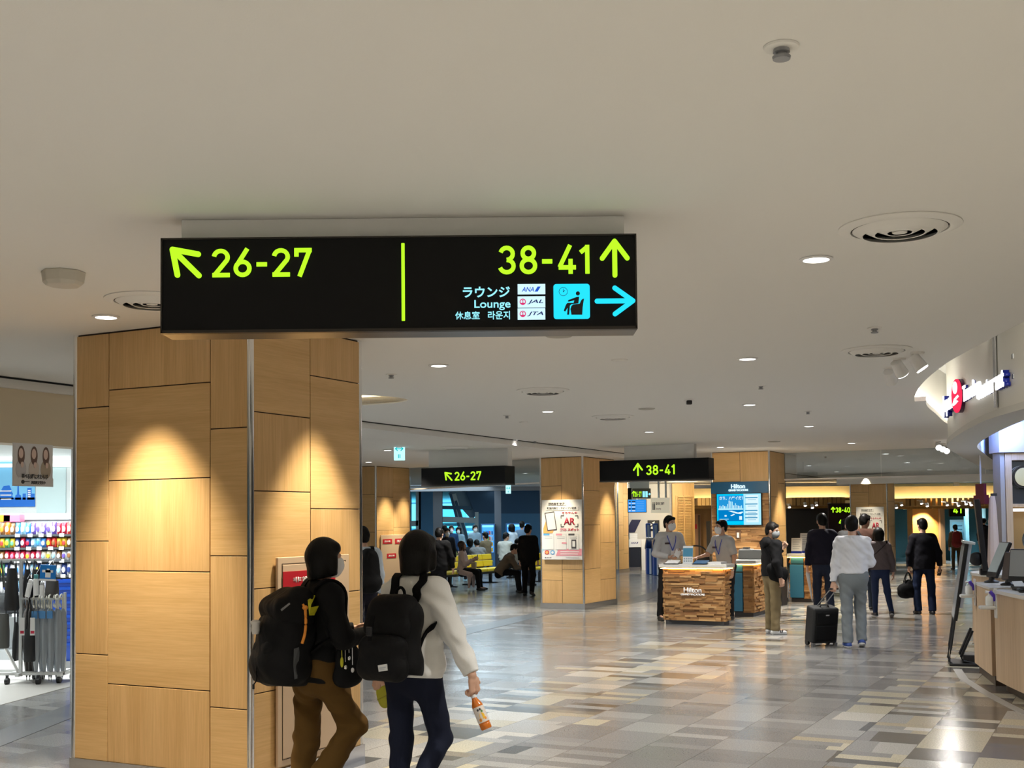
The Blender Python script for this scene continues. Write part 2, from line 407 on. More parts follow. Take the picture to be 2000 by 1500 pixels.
# ---- outer walls of the hall
b = MB(); b.bx(-22, 24, -9.2, -9, 0, 3.2); struct(b.build('wall_front', WHT), 'plain white wall of the concourse behind the viewer', 'wall')
b = MB(); b.bx(-22.2, -22, -9, 62, 0, 3.2); struct(b.build('wall_left', WHT), 'plain white wall at the left end of the hall', 'wall')
b = MB(); b.bx(24, 24.2, -9, 62, 0, 3.8); struct(b.build('wall_right', WHT), 'plain white wall at the right end of the hall', 'wall')

# ---- pillars
def seams_h(px, ys, P, d): return [onplane(px, y, P, d).z for y in ys]
def face_clad(mb, L, cols, z0, z1, out):
    """cols: list of (x0, x1, [seam heights]); material 0/1 alternate grain"""
    for ci, (x0, x1, hs) in enumerate(cols):
        zs = [z0] + sorted(h for h in hs if z0+.05 < h < z1-.05) + [z1]
        for k in range(len(zs)-1):
            g = .0035
            mb.bx(x0+g, x1-g, min(0, out*.014), max(0, out*.014), zs[k]+(g if k else 0), zs[k+1]-(g if k < len(zs)-2 else .012), mi=(k+ci) % 2)
def pillar(name, label, C, lL, lR, zt, colsL, colsR, base=.11, trim=.05, mats=None):
    t = thing(name, label, 'pillar', (C.x, C.y, 0), 0, None, 'structure')
    mats = mats or [WD_H, WD_V]
    core = MB(); q = trim*.3
    p = [V((0, 0, 0)) + U*q + W*q, W*(lL-q) + U*q, W*(lL-q) + U*(lR-q), U*(lR-q) + W*q]
    core.prism([a + V((0, 0, .0)) for a in p], (0, 0, zt)); core.build('core', DARK, t)
    aL = math.atan2(W.y, W.x); aU = math.atan2(U.y, U.x); e = trim*.55
    for nm, org, ang, ln, cols, out in (('left_cladding', U*.02, aL, lL, colsL, 1), ('right_cladding', W*.02, aU, lR, colsR, -1),
                                        ('rear_cladding', U*(lR-.02), aL, lL, colsL, -1), ('side_cladding', W*(lL-.02), aU, lR, colsR, 1)):
        mb = MB(); cc = []
        for i, (f0, f1, hs) in enumerate(cols): cc.append((max(e, f0*ln) if i == 0 else f0*ln, min(ln-e, f1*ln) if i == len(cols)-1 else f1*ln, hs))
        face_clad(mb, ln, cc, base, zt, out)
        mb.build(nm, mats, t, loc=org, rotz=ang, bevel=.0015, seg=1)
    sk = MB()
    p = [U*-.004 + W*-.004, W*(lL+.004) + U*-.004, W*(lL+.004) + U*(lR+.004), U*(lR+.004) + W*-.004]
    sk.prism(p, (0, 0, base)); sk.build('skirting', STEEL, t)
    for c in (V((0, 0, 0)), W*lL, U*lR, W*lL + U*lR):
        mb = MB(); n = 8; inw = (W*lL + U*lR)/2 - c; cc = c + (W if inw.dot(W) > 0 else -W)*trim*.42 + (U if inw.dot(U) > 0 else -U)*trim*.42
        mb.cyl(cc, cc + V((0, 0, zt)), trim*.46, n=16); mb.build('corner_trim', CHROME, t, 50)
    return t
PC = CE(490, 617, ZA); PC.z = 0
lL = (onplane(141, 800, PC, W) - PC).dot(W); lR = (onplane(709, 900, PC, U) - PC).dot(U)
def fr(px, P, d, l): return (onplane(px, 1000, P, d) - P).dot(d) / l
c1, c2 = fr(409, PC, W, lL), fr(210, PC, W, lL)
cr = fr(608, PC, U, lR)
pillar('pillar', 'nearest maple-clad pillar behind the large hanging gate sign', PC, lL, lR, ZA,
       [(0, c1, seams_h(445, (836, 1086, 1384), PC, W)), (c1, c2, seams_h(310, (754, 936, 1116, 1343), PC, W)), (c2, 1, seams_h(175, (796, 1057, 1278), PC, W))],
       [(0, cr, seams_h(553, (810, 960, 1146, 1345), PC, U)), (cr, 1, seams_h(655, (741, 994, 1158, 1342), PC, U))])
def pillar_px(name, label, pxC, pxL, pxR, yC, zref, ztop, nl=2, nr=2, seed=0, ft=True, **kw):
    C = CE(pxC, yC, zref); C.z = 0
    a = (onplane(pxL, 1000, C, W) - C).dot(W); b_ = (onplane(pxR, 1000, C, U) - C).dot(U); q = random.Random(seed)
    def cols(n):
        out = []
        for i in range(n):
            z = .11 + (.35 if i % 2 else .62) + q.random()*.15; hs = []
            while z < ztop-.15: hs.append(z); z += .5 + .35*q.random()
            out.append((i/n, (i+1)/n, hs))
        return out
    pillar(name, label, C, a, b_, ztop, cols(nl), cols(nr), **kw); return C, a, b_
P2, P2L, P2R = pillar_px('pillar', 'wood-clad pillar carrying the white poster, beside the seating area', 1142, 1054, 1203, 1191, 0, ZB, 2, 2, 3)
HC = CE(1503, 880, ZA); HC.z = 0
P3 = HC; P3L = (onplane(1389, 1000, HC, W) - HC).dot(W); P3R = (onplane(1536, 1000, HC, U) - HC).dot(U)
def simple_cols(n, zt, seed):
    q = random.Random(seed); out = []
    for i in range(n):
        z = .7 + .25*(i % 2) + q.random()*.2; hs = []
        while z < zt-.15: hs.append(z); z += .5 + .35*q.random()
        out.append((i/n, (i+1)/n, hs))
    return out
pillar('pillar', 'wood-clad pillar behind the sales counters with a wall screen', P3, P3L, P3R, ZA, simple_cols(2, ZA, 5), simple_cols(2, ZA, 8))
PBc = CE(734, 910, ZB); PBc.z = 0
PBL = 1.3; PBR = (onplane(802, 1000, PBc, U) - PBc).dot(U)
pillar('pillar', 'wood-clad pillar with a hose cabinet, seen past the nearest pillar', PBc, PBL, PBR, ZB, simple_cols(2, ZB, 11), simple_cols(2, ZB, 12))
pillar_px('pillar', 'slim wood-clad pillar between the poster pillar and the check-in desks', 1209, 1196, 1228, 1119, 0, ZB, 1, 2, 15)
P6, P6L, P6R = pillar_px('pillar', 'far wood-clad pillar with a poster, behind the walking group', 1737, 1660, 1748, 1124, 0, 2.86, 2, 1, 18)

# ---- glass smoke curtains hanging from the ceiling
SMOKE = glass('smoke_curtain_glass', (.80, .84, .86), .13)
def curtain(a, b_, z0, z1, label, n):
    t = thing('smoke_curtain', label, 'glass barrier', (a.x, a.y, 0), 0, None, 'structure'); d = b_ - a
    for k in range(n):
        p, q = d*(k/n), d*((k+1)/n); g = d.normalized()*.004; nn = V((-d.y, d.x, 0)).normalized()*.008
        m = MB(); m.prism([p+g-nn/2+V((0, 0, z0)), q-g-nn/2+V((0, 0, z0)), q-g-nn/2+V((0, 0, z1)), p+g-nn/2+V((0, 0, z1))], nn); m.build('glass_pane', SMOKE, t)
    m = MB(); nn = V((-d.y, d.x, 0)).normalized()*.03
    m.prism([-nn/2+V((0, 0, z0-.03)), d-nn/2+V((0, 0, z0-.03)), d-nn/2+V((0, 0, z0)), -nn/2+V((0, 0, z0))], nn); m.build('bottom_rail', WHITE, t)
E3 = P3 + U*(P3R*.9)
s_end = 16.0
curtain(E3, E3 - W*9.5, 2.50, ZA-.001, 'long smoky glass ceiling curtain right of the screen pillar', 5)
a_ = P2 + W*P2L + U*.1; b_ = PBc + U*(PBR-.06)
curtain(b_, a_, 2.46, ZB-.001, 'smoky glass ceiling curtain above the seating area entrance', 4)

# ---- floor inlays
def strip(name, pts, wd, m, label, z=.003):
    pts = [V((p.x, p.y, 0)) for p in pts]; P, fs = [], []
    for i, p in enumerate(pts):
        t = (pts[min(i+1, len(pts)-1)] - pts[max(i-1, 0)]).normalized(); n = V((-t.y, t.x, 0))*wd/2
        P += [p+n+V((0, 0, z)), p-n+V((0, 0, z)), p-n, p+n]
    for i in range(len(pts)-1):
        for k in range(4): fs.append((4*i+k, 4*i+(k+1) % 4, 4*i+4+(k+1) % 4, 4*i+4+k))
    fs += [(3, 2, 1, 0), tuple(len(P)-4+k for k in range(4))]
    mb = MB(); mb.add(P, fs); return struct(mb.build(name, m), label, 'floor inlay')
GRYST = mat('grey_stone', (.115, .12, .125), .25, var=.25, vscale=3)
strip('trim_2', spline([FL(560, 1345), FL(860, 1247), FL(960, 1222), FL(1075, 1196), FL(1150, 1193)]), .42, GRYST, 'dark grey curved stone band in the floor by the poster pillar')
strip('trim_3', spline([FL(1203, 1181), FL(1245, 1172), FL(1285, 1158), FL(1400, 1128)]), .40, GRYST, 'dark grey stone band in the floor left of the sales counter')
strip('trim_4', spline([FL(-60, 1465), FL(140, 1388), FL(250, 1345)]), .35, GRYST, 'dark stone band in the floor before the left shop')
b = MB(); A0 = FL(-160, 1420); A1 = FL(150, 1338); dd = (A1-A0)
b.prism([A0 - dd*.5, A1 + dd*.6, A1 + dd*.6 + V((-6, 12, 0)), A0 - dd*.5 + V((-6, 12, 0))], (0, 0, .004))
struct(b.build('floor', mat('shop_vinyl', (.55, .53, .50), .35)), 'pale vinyl floor of the shop on the left', 'floor')

# ================================================================== LAMPS AND CEILING FITTINGS
def downlight(px, py, label, z=ZA, r=.066, power=26, warm=False, lit=True, size=115):
    p = CE(px, py, z); t = thing('downlight', label, 'ceiling light', (p.x, p.y, z), 0, 'round downlights in the ceilings')
    m = MB(); m.lathe([(r*1.0, -.001), (r*1.28, -.001), (r*1.30, -.006), (r*1.0, -.010), (r, -.001)], 28); m.build('trim_ring', WHITE, t, 40)
    m = MB(); m.cyl((0, 0, -.002), (0, 0, -.006), r*.98, n=28); m.build('lens', LAMP, t)
    if lit: spot((p.x, p.y, z-.02), power, size, .7, (1, .84, .62) if warm else (1, .96, .90))
    return p
DL = [
 (1594, 505, 'bright downlight just below the largest round air diffuser', ZA),
 (207, 618, 'downlight over the left face of the nearest pillar, beside the gate sign', ZA),
 (857, 713, 'downlight just right of the nearest pillar', ZA),
 (1460, 700, 'downlight left of the second round air diffuser', ZA),
 (1464, 790, 'downlight below the one left of the second air diffuser', ZA),
 (1070, 803, 'downlight below the middle round air diffuser', ZA),
 (1268, 843, 'downlight on the right above the far 38-41 sign', ZA),
 (1003, 859, 'downlight touching the shadow gap line', ZA),
 (1580, 832, 'downlight above and right of the screen pillar', ZA),
 (1163, 881, 'downlight above the left end of the far 38-41 sign', ZA),
 (1407, 873, 'downlight directly above the screen pillar', ZA),
 (1663, 865, 'downlight right of the screen pillar before the smoky glass', ZA),
 (925, 893, 'downlight above the far 26-27 sign on the lower ceiling', ZB),
 (757, 879, 'downlight beside the small hanging arrow sign', ZB),
 (720, 902, 'downlight above the hose cabinet pillar', ZB),
 (835, 953, 'small downlight at the entrance to the seating area', ZB),
 (960, 957, 'small downlight over the yellow seats', ZB),
 (1026, 924, 'downlight seen through the glass left of the poster pillar', ZB),
 (1293, 946, 'downlight before the check-in desks', ZB),
 (1352, 951, 'downlight before the louvred wall', ZB),
 (1730, 886, 'bright downlight high behind the long smoky glass', ZA),
 (1772, 903, 'downlight behind the smoky glass above the dark suited man', ZA),
 (1580, 909, 'left downlight seen through the smoky glass beside the screen pillar', ZA),
 (1634, 921, 'lower downlight seen through the smoky glass above the far pillar', ZA),
 (1816, 917, 'downlight behind the smoky glass towards the kiosk', ZA),
 (1845, 933, 'downlight just under the white beam by the kiosk', ZA),
 (1868, 941, 'left one of the pair of far downlights by the kiosk', ZA),
 (1886, 941, 'right one of the pair of far downlights by the kiosk', ZA),
 (1575, 940, 'far downlight under the cream cove beside the screen pillar', ZA),
 (1615, 946, 'second far downlight over the dark wall', ZA)]
for k, (x, y, lb, z) in enumerate(DL):
    far = y > 850
    downlight(x, y, lb, z, power=(60 if far else 42) if k != 1 else 60, size=115 if k != 1 else 72, lit=not (y > 900 and (k % 3 == 2 or y in (953, 957))), warm=(k == 1))
# the same grid carries on over the viewer's head and to both sides, outside the frame
for x, y in ((-.6, 3.2), (1.6, 2.6), (-2.6, 4.2), (-4.2, 1.4), (3.4, .4), (0, -1.2), (2.6, -3.5), (-2.6, -3.5), (0, -6), (-5.5, -2), (5.5, -2)):
    spot((x, y, ZA-.02), 42, 125, .7)
# wall-washers by the pillars
wr = PC + U*(cr*lR + .02) - W*.40; spot((wr.x, wr.y, ZA-.02), 36, 62, .55, (1, .86, .64))
b = MB(); b.tube([V((x, y, ZA+.10)) for x, y in [((q[0]-lwc.x)*.97+lwc.x, (q[1]-lwc.y)*.97+lwc.y) for q in lw[:20]]], .012, 6); tag(b.build('well_light', glow('well_glow', (1, .82, .5), 3)), 'thin warm light line inside the oval ceiling well', 'light strip')
for P_, a_, l_, sgn, f in ((P2, W, P2L, -1, .5), (P2, U, P2R, 0, .72), (P3, W, P3L, -1, .5), (P3, U, P3R, 0, .6), (PBc, U, PBR, 0, .28), (PBc, U, PBR, 0, .80), (P6, W, P6L, -1, .5)):
    q = P_ + a_*(l_*f) + (-U*.42 if sgn else -W*.42)
    spot((q.x, q.y, ZB-.03), 30, 66, .6, (1, .84, .58))
def diffuser(px, py, label, z=ZA, r=.27):
    p = CE(px, py, z); t = thing('air_diffuser', label, 'air vent', (p.x, p.y, z), 0, 'round air diffusers in the ceilings')
    m = MB(); m.lathe([(r*.80, -.002), (r, -.001), (r*1.0, -.006), (r*.86, -.020), (r*.80, -.016), (r*.80, -.002)], 48); m.build('outer_ring', WHT, t, 40)
    for k, f in enumerate((.62, .42, .22)):
        m = MB(); m.lathe([(r*(f+.13), -.012), (r*(f+.15), -.014), (r*f, -.040+.004*k), (r*(f-.02), -.038+.004*k), (r*(f+.13), -.012)], 40); m.build('cone_ring', WHT, t, 40)
    m = MB(); m.lathe([(0.001, -.030), (r*.12, -.030), (r*.13, -.02), (r*.1, -.012), (.001, -.012)], 24); m.build('centre_disc', WHT, t, 40)
    m = MB(); m.cyl((0, 0, -.0005), (0, 0, -.004), r*.8, n=40); m.build('dark_throat', mat('vent_throat', (.10, .09, .08), .9), t)
for a in ((1757, 442, 'largest round air diffuser, on the ceiling at the right'), (1712, 683, 'second round air diffuser, by the spotlights near the kiosk'),
          (1060, 762, 'middle round air diffuser between the sign and the far pillars'), (1197, 813, 'round air diffuser right of the middle one'),
          (890, 873, 'round air diffuser on the lower ceiling above the far 26-27 sign', ZB), (297, 585, 'round air diffuser half hidden by the left end of the gate sign')):
    diffuser(*a)
def disc(px, py, r, label, z=ZA, name='speaker_disc', cat='ceiling speaker', m=None):
    p = CE(px, py, z); b = MB(); b.lathe([(.001, -.012), (r*.86, -.012), (r, -.004), (r, -.0005), (.001, -.0005)], 32)
    return tag(b.build(name, m or mat('grille_grey', (.45, .43, .39), .7), None, 40, loc=(p.x, p.y, z)), label, cat)
disc(1092, 654, .105, 'round grey ceiling speaker just under the gate sign edge')
disc(1263, 798, .10, 'flat round ceiling speaker left of the small camera'); disc(1210, 703, .07, 'small round cover plate on the ceiling under the sign', m=WHT)
disc(1512, 862, .11, 'flat round ceiling plate above the screen pillar'); disc(1023, 824, .06, 'small cover plate on the ceiling above the shadow gap', m=WHT)
def sprinkler(px, py, label, z=ZA, s=1):
    p = CE(px, py, z); t = thing('sprinkler', label, 'sprinkler', (p.x, p.y, z), 0, 'ceiling sprinklers')
    m = MB(); m.lathe([(.001, -.001), (.05*s, -.001), (.048*s, -.007), (.02*s, -.009), (.001, -.009)], 24); m.build('cover_plate', WHT, t, 40)
    m = MB(); m.lathe([(.001, -.008), (.022*s, -.008), (.024*s, -.018), (.015*s, -.02), (.015*s, -.028), (.026*s, -.03), (.024*s, -.038), (.001, -.040)], 16); m.build('sprinkler_head', GREYM, t, 40)
sprinkler(1526, 90, 'silver sprinkler head at the top right of the ceiling')
sprinkler(1708, 640, 'sprinkler above the second air diffuser'); sprinkler(1486, 753, 'sprinkler between two downlights left of the kiosk')
sprinkler(764, 731, 'sprinkler right of the nearest pillar'); sprinkler(990, 811, 'tiny sprinkler left of the downlight under the middle diffuser', s=.9)
sprinkler(1578, 803, 'sprinkler above the downlight near the screen pillar', s=.9); sprinkler(1045, 861, 'sprinkler near the shadow gap line')
sprinkler(1612, 891, 'sprinkler seen through the smoky glass')
p = CE(124, 531, ZA); m = MB(); m.lathe([(.001, -.075), (.085, -.075), (.105, -.055), (.112, 0), (.001, 0)], 8)
tag(m.build('smoke_detector', mat('detector_beige', (.60, .56, .48), .5), None, None, loc=(p.x, p.y, ZA), rotz=.2, bevel=.006), 'eight-sided beige detector on the ceiling at the left', 'detector')
p = CE(1346, 780, ZA); t = thing('dome_camera', 'small dark dome camera on the ceiling', 'camera', (p.x, p.y, ZA))
m = MB(); m.lathe([(.001, -.012), (.055, -.012), (.065, 0), (.001, 0)], 24); m.build('mount_plate', WHT, t, 40)
m = MB(); m.box((0, 0, -.035), (.06, .06, .045)); m.build('camera_head', BLACK, t, bevel=.01)
def track_spot(px, py, label, aim, on=True):
    p = CE(px, py, ZA); t = thing('spotlight', label, 'spotlight', (p.x, p.y, ZA), 0, 'adjustable ceiling spotlights'); d = (V(aim) - p).normalized()
    m = MB(); m.lathe([(.001, -.015), (.05, -.015), (.055, 0), (.001, 0)], 20); m.cyl((0, 0, -.01), (0, 0, -.06), .012, n=8); m.build('mount', WHT, t, 40)
    c = V((0, 0, -.085)); m = MB(); m.cyl(c - d*.07, c + d*.06, .045, .055, 18); m.build('lamp_can', WHITE, t, 40)
    m = MB(); m.cyl(c + d*.061, c + d*.066, .05, n=18); m.build('lens', LAMP if on else WHITE, t)
    if on: spot(p + c + d*.09, 1.5, 60, .5, (1, .95, .9), aim)
track_spot(1792, 688, 'spotlight nearest the second air diffuser, switched on', (4.6, 9, .9)); track_spot(1756, 700, 'middle one of the three spotlights by the kiosk, switched on', (4.8, 11, .9))
track_spot(1738, 718, 'lowest of the three spotlights by the kiosk, switched off', (4.8, 13, .9), False)
for k in range(3): track_spot(1832 + 8*k, 862 + 4*k, ('left', 'middle', 'right')[k] + ' one of the cluster of small spotlights under the curved fascia', (7, 17, 1))
# ================================================================== SIGNS AND POSTERS
class Pl:
    """a vertical face: origin P, heading d (local +x, seen left to right), local -y towards the viewer"""
    def __init__(s, P, d, label=None, name=None, cat=None, group=None, kind=None):
        s.P = V(P); s.d = V(d).normalized(); s.a = math.atan2(s.d.y, s.d.x)
        s.t = thing(name, label, cat, s.P, s.a, group, kind) if name else None
    def lx(s, px, py):
        p = onplane(px, py, s.P, s.d); return (p - s.P).dot(s.d), p.z - s.P.z
    def rect(s, name, x0, y0, x1, y1, m, dep=.006, y=0, bevel=0, label=None, par=None, shear=0):
        q = [s.lx(x0, (y0+y1)/2), s.lx(x1, (y0+y1)/2), s.lx((x0+x1)/2, y0), s.lx((x0+x1)/2, y1)]
        b = MB(); b.bx(q[0][0], q[1][0], y-dep, y, q[3][1], q[2][1]); return b.build(name, m, par or s.t, bevel=bevel, label=label)
    def box(s, mb, x0, y0, x1, y1, ya, yb, mi=None):
        q = [s.lx(x0, (y0+y1)/2), s.lx(x1, (y0+y1)/2), s.lx((x0+x1)/2, y0), s.lx((x0+x1)/2, y1)]
        mb.bx(q[0][0], q[1][0], ya, yb, q[3][1], q[2][1], mi)
    def poly(s, name, pts, m, dep=.004, y=0, label=None, par=None):
        b = MB(); b.prism([V((a, y-dep, z)) for a, z in (s.lx(*p) for p in pts)], (0, dep, 0)); return b.build(name, m, par or s.t, label=label)
    def disc(s, name, cx, cy, rx, m, dep=.004, y=0, ry=None, par=None, n=28, hole=0):
        ry = ry or rx; P = [(cx + rx*cos(2*pi*k/n), cy + ry*sin(2*pi*k/n)) for k in range(n)]
        if not hole: return s.poly(name, P, m, dep, y, par=par)
        b = MB(); A = [s.lx(*p) for p in P]; B = [s.lx(cx + rx*hole*cos(2*pi*k/n), cy + ry*hole*sin(2*pi*k/n)) for k in range(n)]
        for k in range(n):
            j = (k+1) % n; b.add([(A[k][0], y-dep, A[k][1]), (A[j][0], y-dep, A[j][1]), (B[j][0], y-dep, B[j][1]), (B[k][0], y-dep, B[k][1])], [(0, 1, 2, 3)])
        return b.build(name, m, par or s.t)
    def text(s, name, txt, x0, y0, x1, y1, m, y=0, bold=.01, depth=.003, shear=0, label=None, par=None):
        q = [s.lx(x0, (y0+y1)/2), s.lx(x1, (y0+y1)/2), s.lx((x0+x1)/2, y0), s.lx((x0+x1)/2, y1)]
        return letters(txt, name, m, par or s.t, q[0][0], q[1][0], q[3][1], q[2][1], y, bold, depth, shear, label=label)
    def nums(s, txt, x0, y0, x1, y1, m, y=0, sw=.15, dep=.004):
        q = [s.lx(x0, (y0+y1)/2), s.lx(x1, (y0+y1)/2), s.lx((x0+x1)/2, y0), s.lx((x0+x1)/2, y1)]
        return digits(txt, 'gate_number', m, s.t, q[0][0], q[1][0], q[3][1], q[2][1], y, dep, sw)
    def arrow(s, cx, cy, px_size, ang, px_th, m, y=0, head=.55, hang=40):
        x, z = s.lx(cx, cy); k = s.lx(cx+1, cy)[0] - x
        return arrow_mb(x, z, px_size*k, ang, px_th*k, y, head=head, hang=hang).build('arrow', m, s.t)
XD = V((1, 0, 0))
def arc(cx, cy, rx, ry, a0, a1, n=14): return [(cx + rx*cos(R(a0 + (a1-a0)*k/n)), cy + ry*sin(R(a0 + (a1-a0)*k/n))) for k in range(n+1)]
DIG = {'2': (.62, [arc(.31, .70, .235, .225, 172, -30) + [(.10, .08)], [(.02, .075), (.62, .075)]]),
       '3': (.62, [arc(.30, .715, .215, .21, 165, -90), arc(.30, .29, .24, .215, 90, -165)]),
       '4': (.66, [[(.46, 1.0), (.085, .235)], [(.05, .225), (.66, .225)], [(.47, .52), (.47, 0)]]),
       '6': (.62, [arc(.31, .305, .235, .23, 0, 360, 28), [(.475, 1.0), (.115, .42)]]),
       '7': (.62, [[(.02, .925), (.62, .925)], [(.095, .92), (.095, .70)], [(.545, .92), (.20, 0)]]),
       '8': (.62, [arc(.31, .73, .20, .195, 0, 360, 26), arc(.31, .295, .235, .22, 0, 360, 28)]),
       '1': (.36, [[(.27, 1.0), (.27, 0)], [(.27, .93), (.03, .74)]]),
       '0': (.62, [[(.545, .31), (.545, .69)] + arc(.31, .69, .235, .235, 0, 180) + [(.075, .31)] + arc(.31, .31, .235, .235, 180, 360)]),
       '-': (.44, [[(.04, .44), (.40, .44)]])}
def digits(txt, name, m, par, x0, x1, z0, z1, y=0, dep=.004, sw=.15):
    """gate numbers drawn with round even strokes, filling x0..x1, z0..z1"""
    adv = []; x = 0
    for ch in txt: adv.append(x); x += DIG[ch][0] + .13
    x -= .13; sx = (x1-x0)/x; sz = z1-z0; mb = MB(); lvl = 0
    for ch, a in zip(txt, adv):
        for path in DIG[ch][1]:
            P = [V((px_+a, pz_)) for px_, pz_ in path]; closed = (P[0]-P[-1]).length < 1e-4; L = []; Rr = []; n = len(P)
            lvl += 1; e = .00012*(lvl % 4)
            for i, p in enumerate(P):
                t = (P[(i+1) % (n-1)] - P[i-1 if i else n-2]) if closed else (P[min(i+1, n-1)] - P[max(i-1, 0)])
                t.normalize(); nn = V((-t.y, t.x))*sw/2; L.append(p+nn); Rr.append(p-nn)
            for i in range(n-1):
                q = [V((x0+k.x*sx, y-dep-e, z0+k.y*sz)) for k in (L[i], L[i+1], Rr[i+1], Rr[i])]
                mb.prism(q, (0, dep, 0))
    return mb.build(name, m, par)
SBLK = mat('sign_black', (.005, .005, .0055), .5, spec=.2)
SFRM = mat('sign_frame', (.045, .040, .036), .30, .6)
# ---- the large hanging gate sign
G = Pl(AT(779, 554, 5.05), XD, 'large black hanging gate sign reading 26-27 and 38-41, nearest to the viewer', 'gate_sign', 'sign')
rc = lambda y, x: y - .0107*(x-779)          # undo the lens' slight tilt when measuring along the board
def gz(y, x): return rc(y, x)
b = MB(); k = 5.05/F
hw, zt, zb = 934/2*k, 93*k, -93*k
b.bx(-hw, hw, 0, .17, zb, zt); b.build('housing', SBLK, G.t, bevel=.002)
b = MB(); b.bx(-hw-.003, hw+.003, -.006, .012, zb-.003, zb+.010); b.bx(-hw-.003, hw+.003, -.006, .012, zt-.004, zt+.003)
b.bx(-hw-.003, -hw+.004, -.006, .012, zb, zt); b.bx(hw-.004, hw+.003, -.006, .012, zb, zt)
b.bx(-hw-.002, hw+.002, .012, .172, zb-.004, zb+.002); b.build('frame', SFRM, G.t)
b = MB(); x0, _ = G.lx(345, 430); x1, _ = G.lx(1222, 420); b.bx(x0, x1, .075, .16, zt+.001, ZA-G.P.z-.001); b.build('ceiling_mount', mat('mount_white', (.93, .93, .92), .6), G.t, bevel=.002)
for x in (.14, .47, .79, .97): 
    b = MB(); b.bx(-hw + 2*hw*x - .035, -hw + 2*hw*x + .035, .02, .10, zt, zt+.006); b.build('clip', BLACK, G.t)
def gt(txt, x0, y0, x1, y1, m, bold, nm='lettering', **kw): return G.text(nm, txt, x0, y0, x1, y1, m, -.001, bold, .003, **kw)
LB = .004
G.nums('26-27', 414, 485.5, 609, 541, LIME, -.001); G.nums('38-41', 973, 479.5, 1152, 535.5, LIME, -.001)
G.arrow(363, 513, 73, R(135), 11, LIME, -.001, head=.70, hang=34)
G.arrow(1200.5, 504.5, 67, R(90), 9.5, LIME, -.001, head=.62, hang=36)
G.arrow(1201, 588, 70, 0, 9.5, CYAN, -.001, head=.62, hang=36)
G.rect('divider', 784.2, 475, 790.8, 627, LIME, .004, -.001, bevel=.003)
gt('ラウンジ', 904, 560, 996, 581, PALE, .022); gt('Lounge', 926.5, 586, 997, 606, PALE, .012)
gt('休息室', 889, 608.5, 937, 624, PALE, .012); gt('라운지', 953, 607.5, 996, 624, PALE, .016)
LOGOW = glow('logo_plate', (.62, .88, 1.0), 1.15); NAVY = glow('logo_navy', (.02, .03, .16), .8); LBLUE = glow('logo_blue', (.02, .10, .62), 1.0); LRED = glow('logo_red', (.75, .03, .16), 1.0)
for y0, y1, tx, c in ((555, 575, 'ANA', LBLUE), (579, 601, 'JAL', NAVY), (602.5, 624.5, 'JTA', NAVY)):
    pl = G.rect('logo_plate', 1011, y0, 1065, y1, LOGOW, .003, -.001)
    if tx == 'ANA':
        G.text('lettering', tx, 1019, 561, 1043, 570, c, -.004, .012, .002, .25, par=pl)
        G.poly('mark', [(1044, 570), (1050, 560), (1056, 560), (1050, 570)], c, .002, -.004, par=pl)
    else:
        cy = (y0+y1)/2; G.text('lettering', tx, 1030, cy-4.5, 1061, cy+4.5, c, -.004, .014, .002, .28, par=pl)
        G.disc('emblem', 1021, cy, 6.2, LRED, .002, -.004, par=pl, hole=.72)
        G.poly('emblem', [(1015.4, cy+2), (1026.6, cy+2), (1024.5, cy+5), (1021, cy+6.2), (1017.5, cy+5)], LRED, .002, -.004, par=pl)
        G.poly('emblem', [(1018.5, cy-3.2), (1022.5, cy-3.6), (1021.6, cy+1), (1024, cy+.6), (1020, cy+2.4), (1020.6, cy-1.8)], LRED, .002, -.004, par=pl)
x0, z0 = G.lx(1081.5, 623.5); x1, z1 = G.lx(1151.5, 554.5)
b = MB(); r = .012; P = []
for cx, cz, a0 in ((x1-r, z1-r, 0), (x0+r, z1-r, 90), (x0+r, z0+r, 180), (x1-r, z0+r, 270)):
    for q in range(6): P.append(V((cx + r*cos(R(a0+18*q)), -.004, cz + r*sin(R(a0+18*q)))))
b.prism(P, (0, .003, 0)); pn = b.build('lounge_pictogram', CYAN, G.t)
PB = mat('pictogram_black', (.008, .010, .012), .5)
G.disc('clock_face', 1100, 570, 8.6, PB, .002, -.004, par=pn, hole=.90)
G.poly('clock_hand', [(1099.6, 571), (1099.6, 564), (1100.5, 564), (1100.5, 569), (1103, 567), (1103.4, 567.8), (1100.5, 571)], PB, .002, -.004, par=pn)
G.disc('figure', 1128.5, 573.5, 4, PB, .002, -.004, par=pn)
G.poly('figure', [(1131, 580), (1126, 580.5), (1110, 586.5), (1109, 589), (1111, 589.5), (1121.5, 587), (1120, 592), (1108, 592), (1105, 596), (1101, 607), (1104, 609), (1108.5, 601.5), (1107.5, 615), (1111.5, 615), (1113, 597.5), (1116, 594.5), (1129.5, 592.8)], PB, .002, -.004, par=pn)
G.poly('armchair', [(1140.5, 584), (1138, 584), (1135, 587), (1132, 593.5), (1119, 595.2), (1116, 598), (1114, 604), (1116, 615), (1137, 615), (1138, 600)], PB, .002, -.004, par=pn)

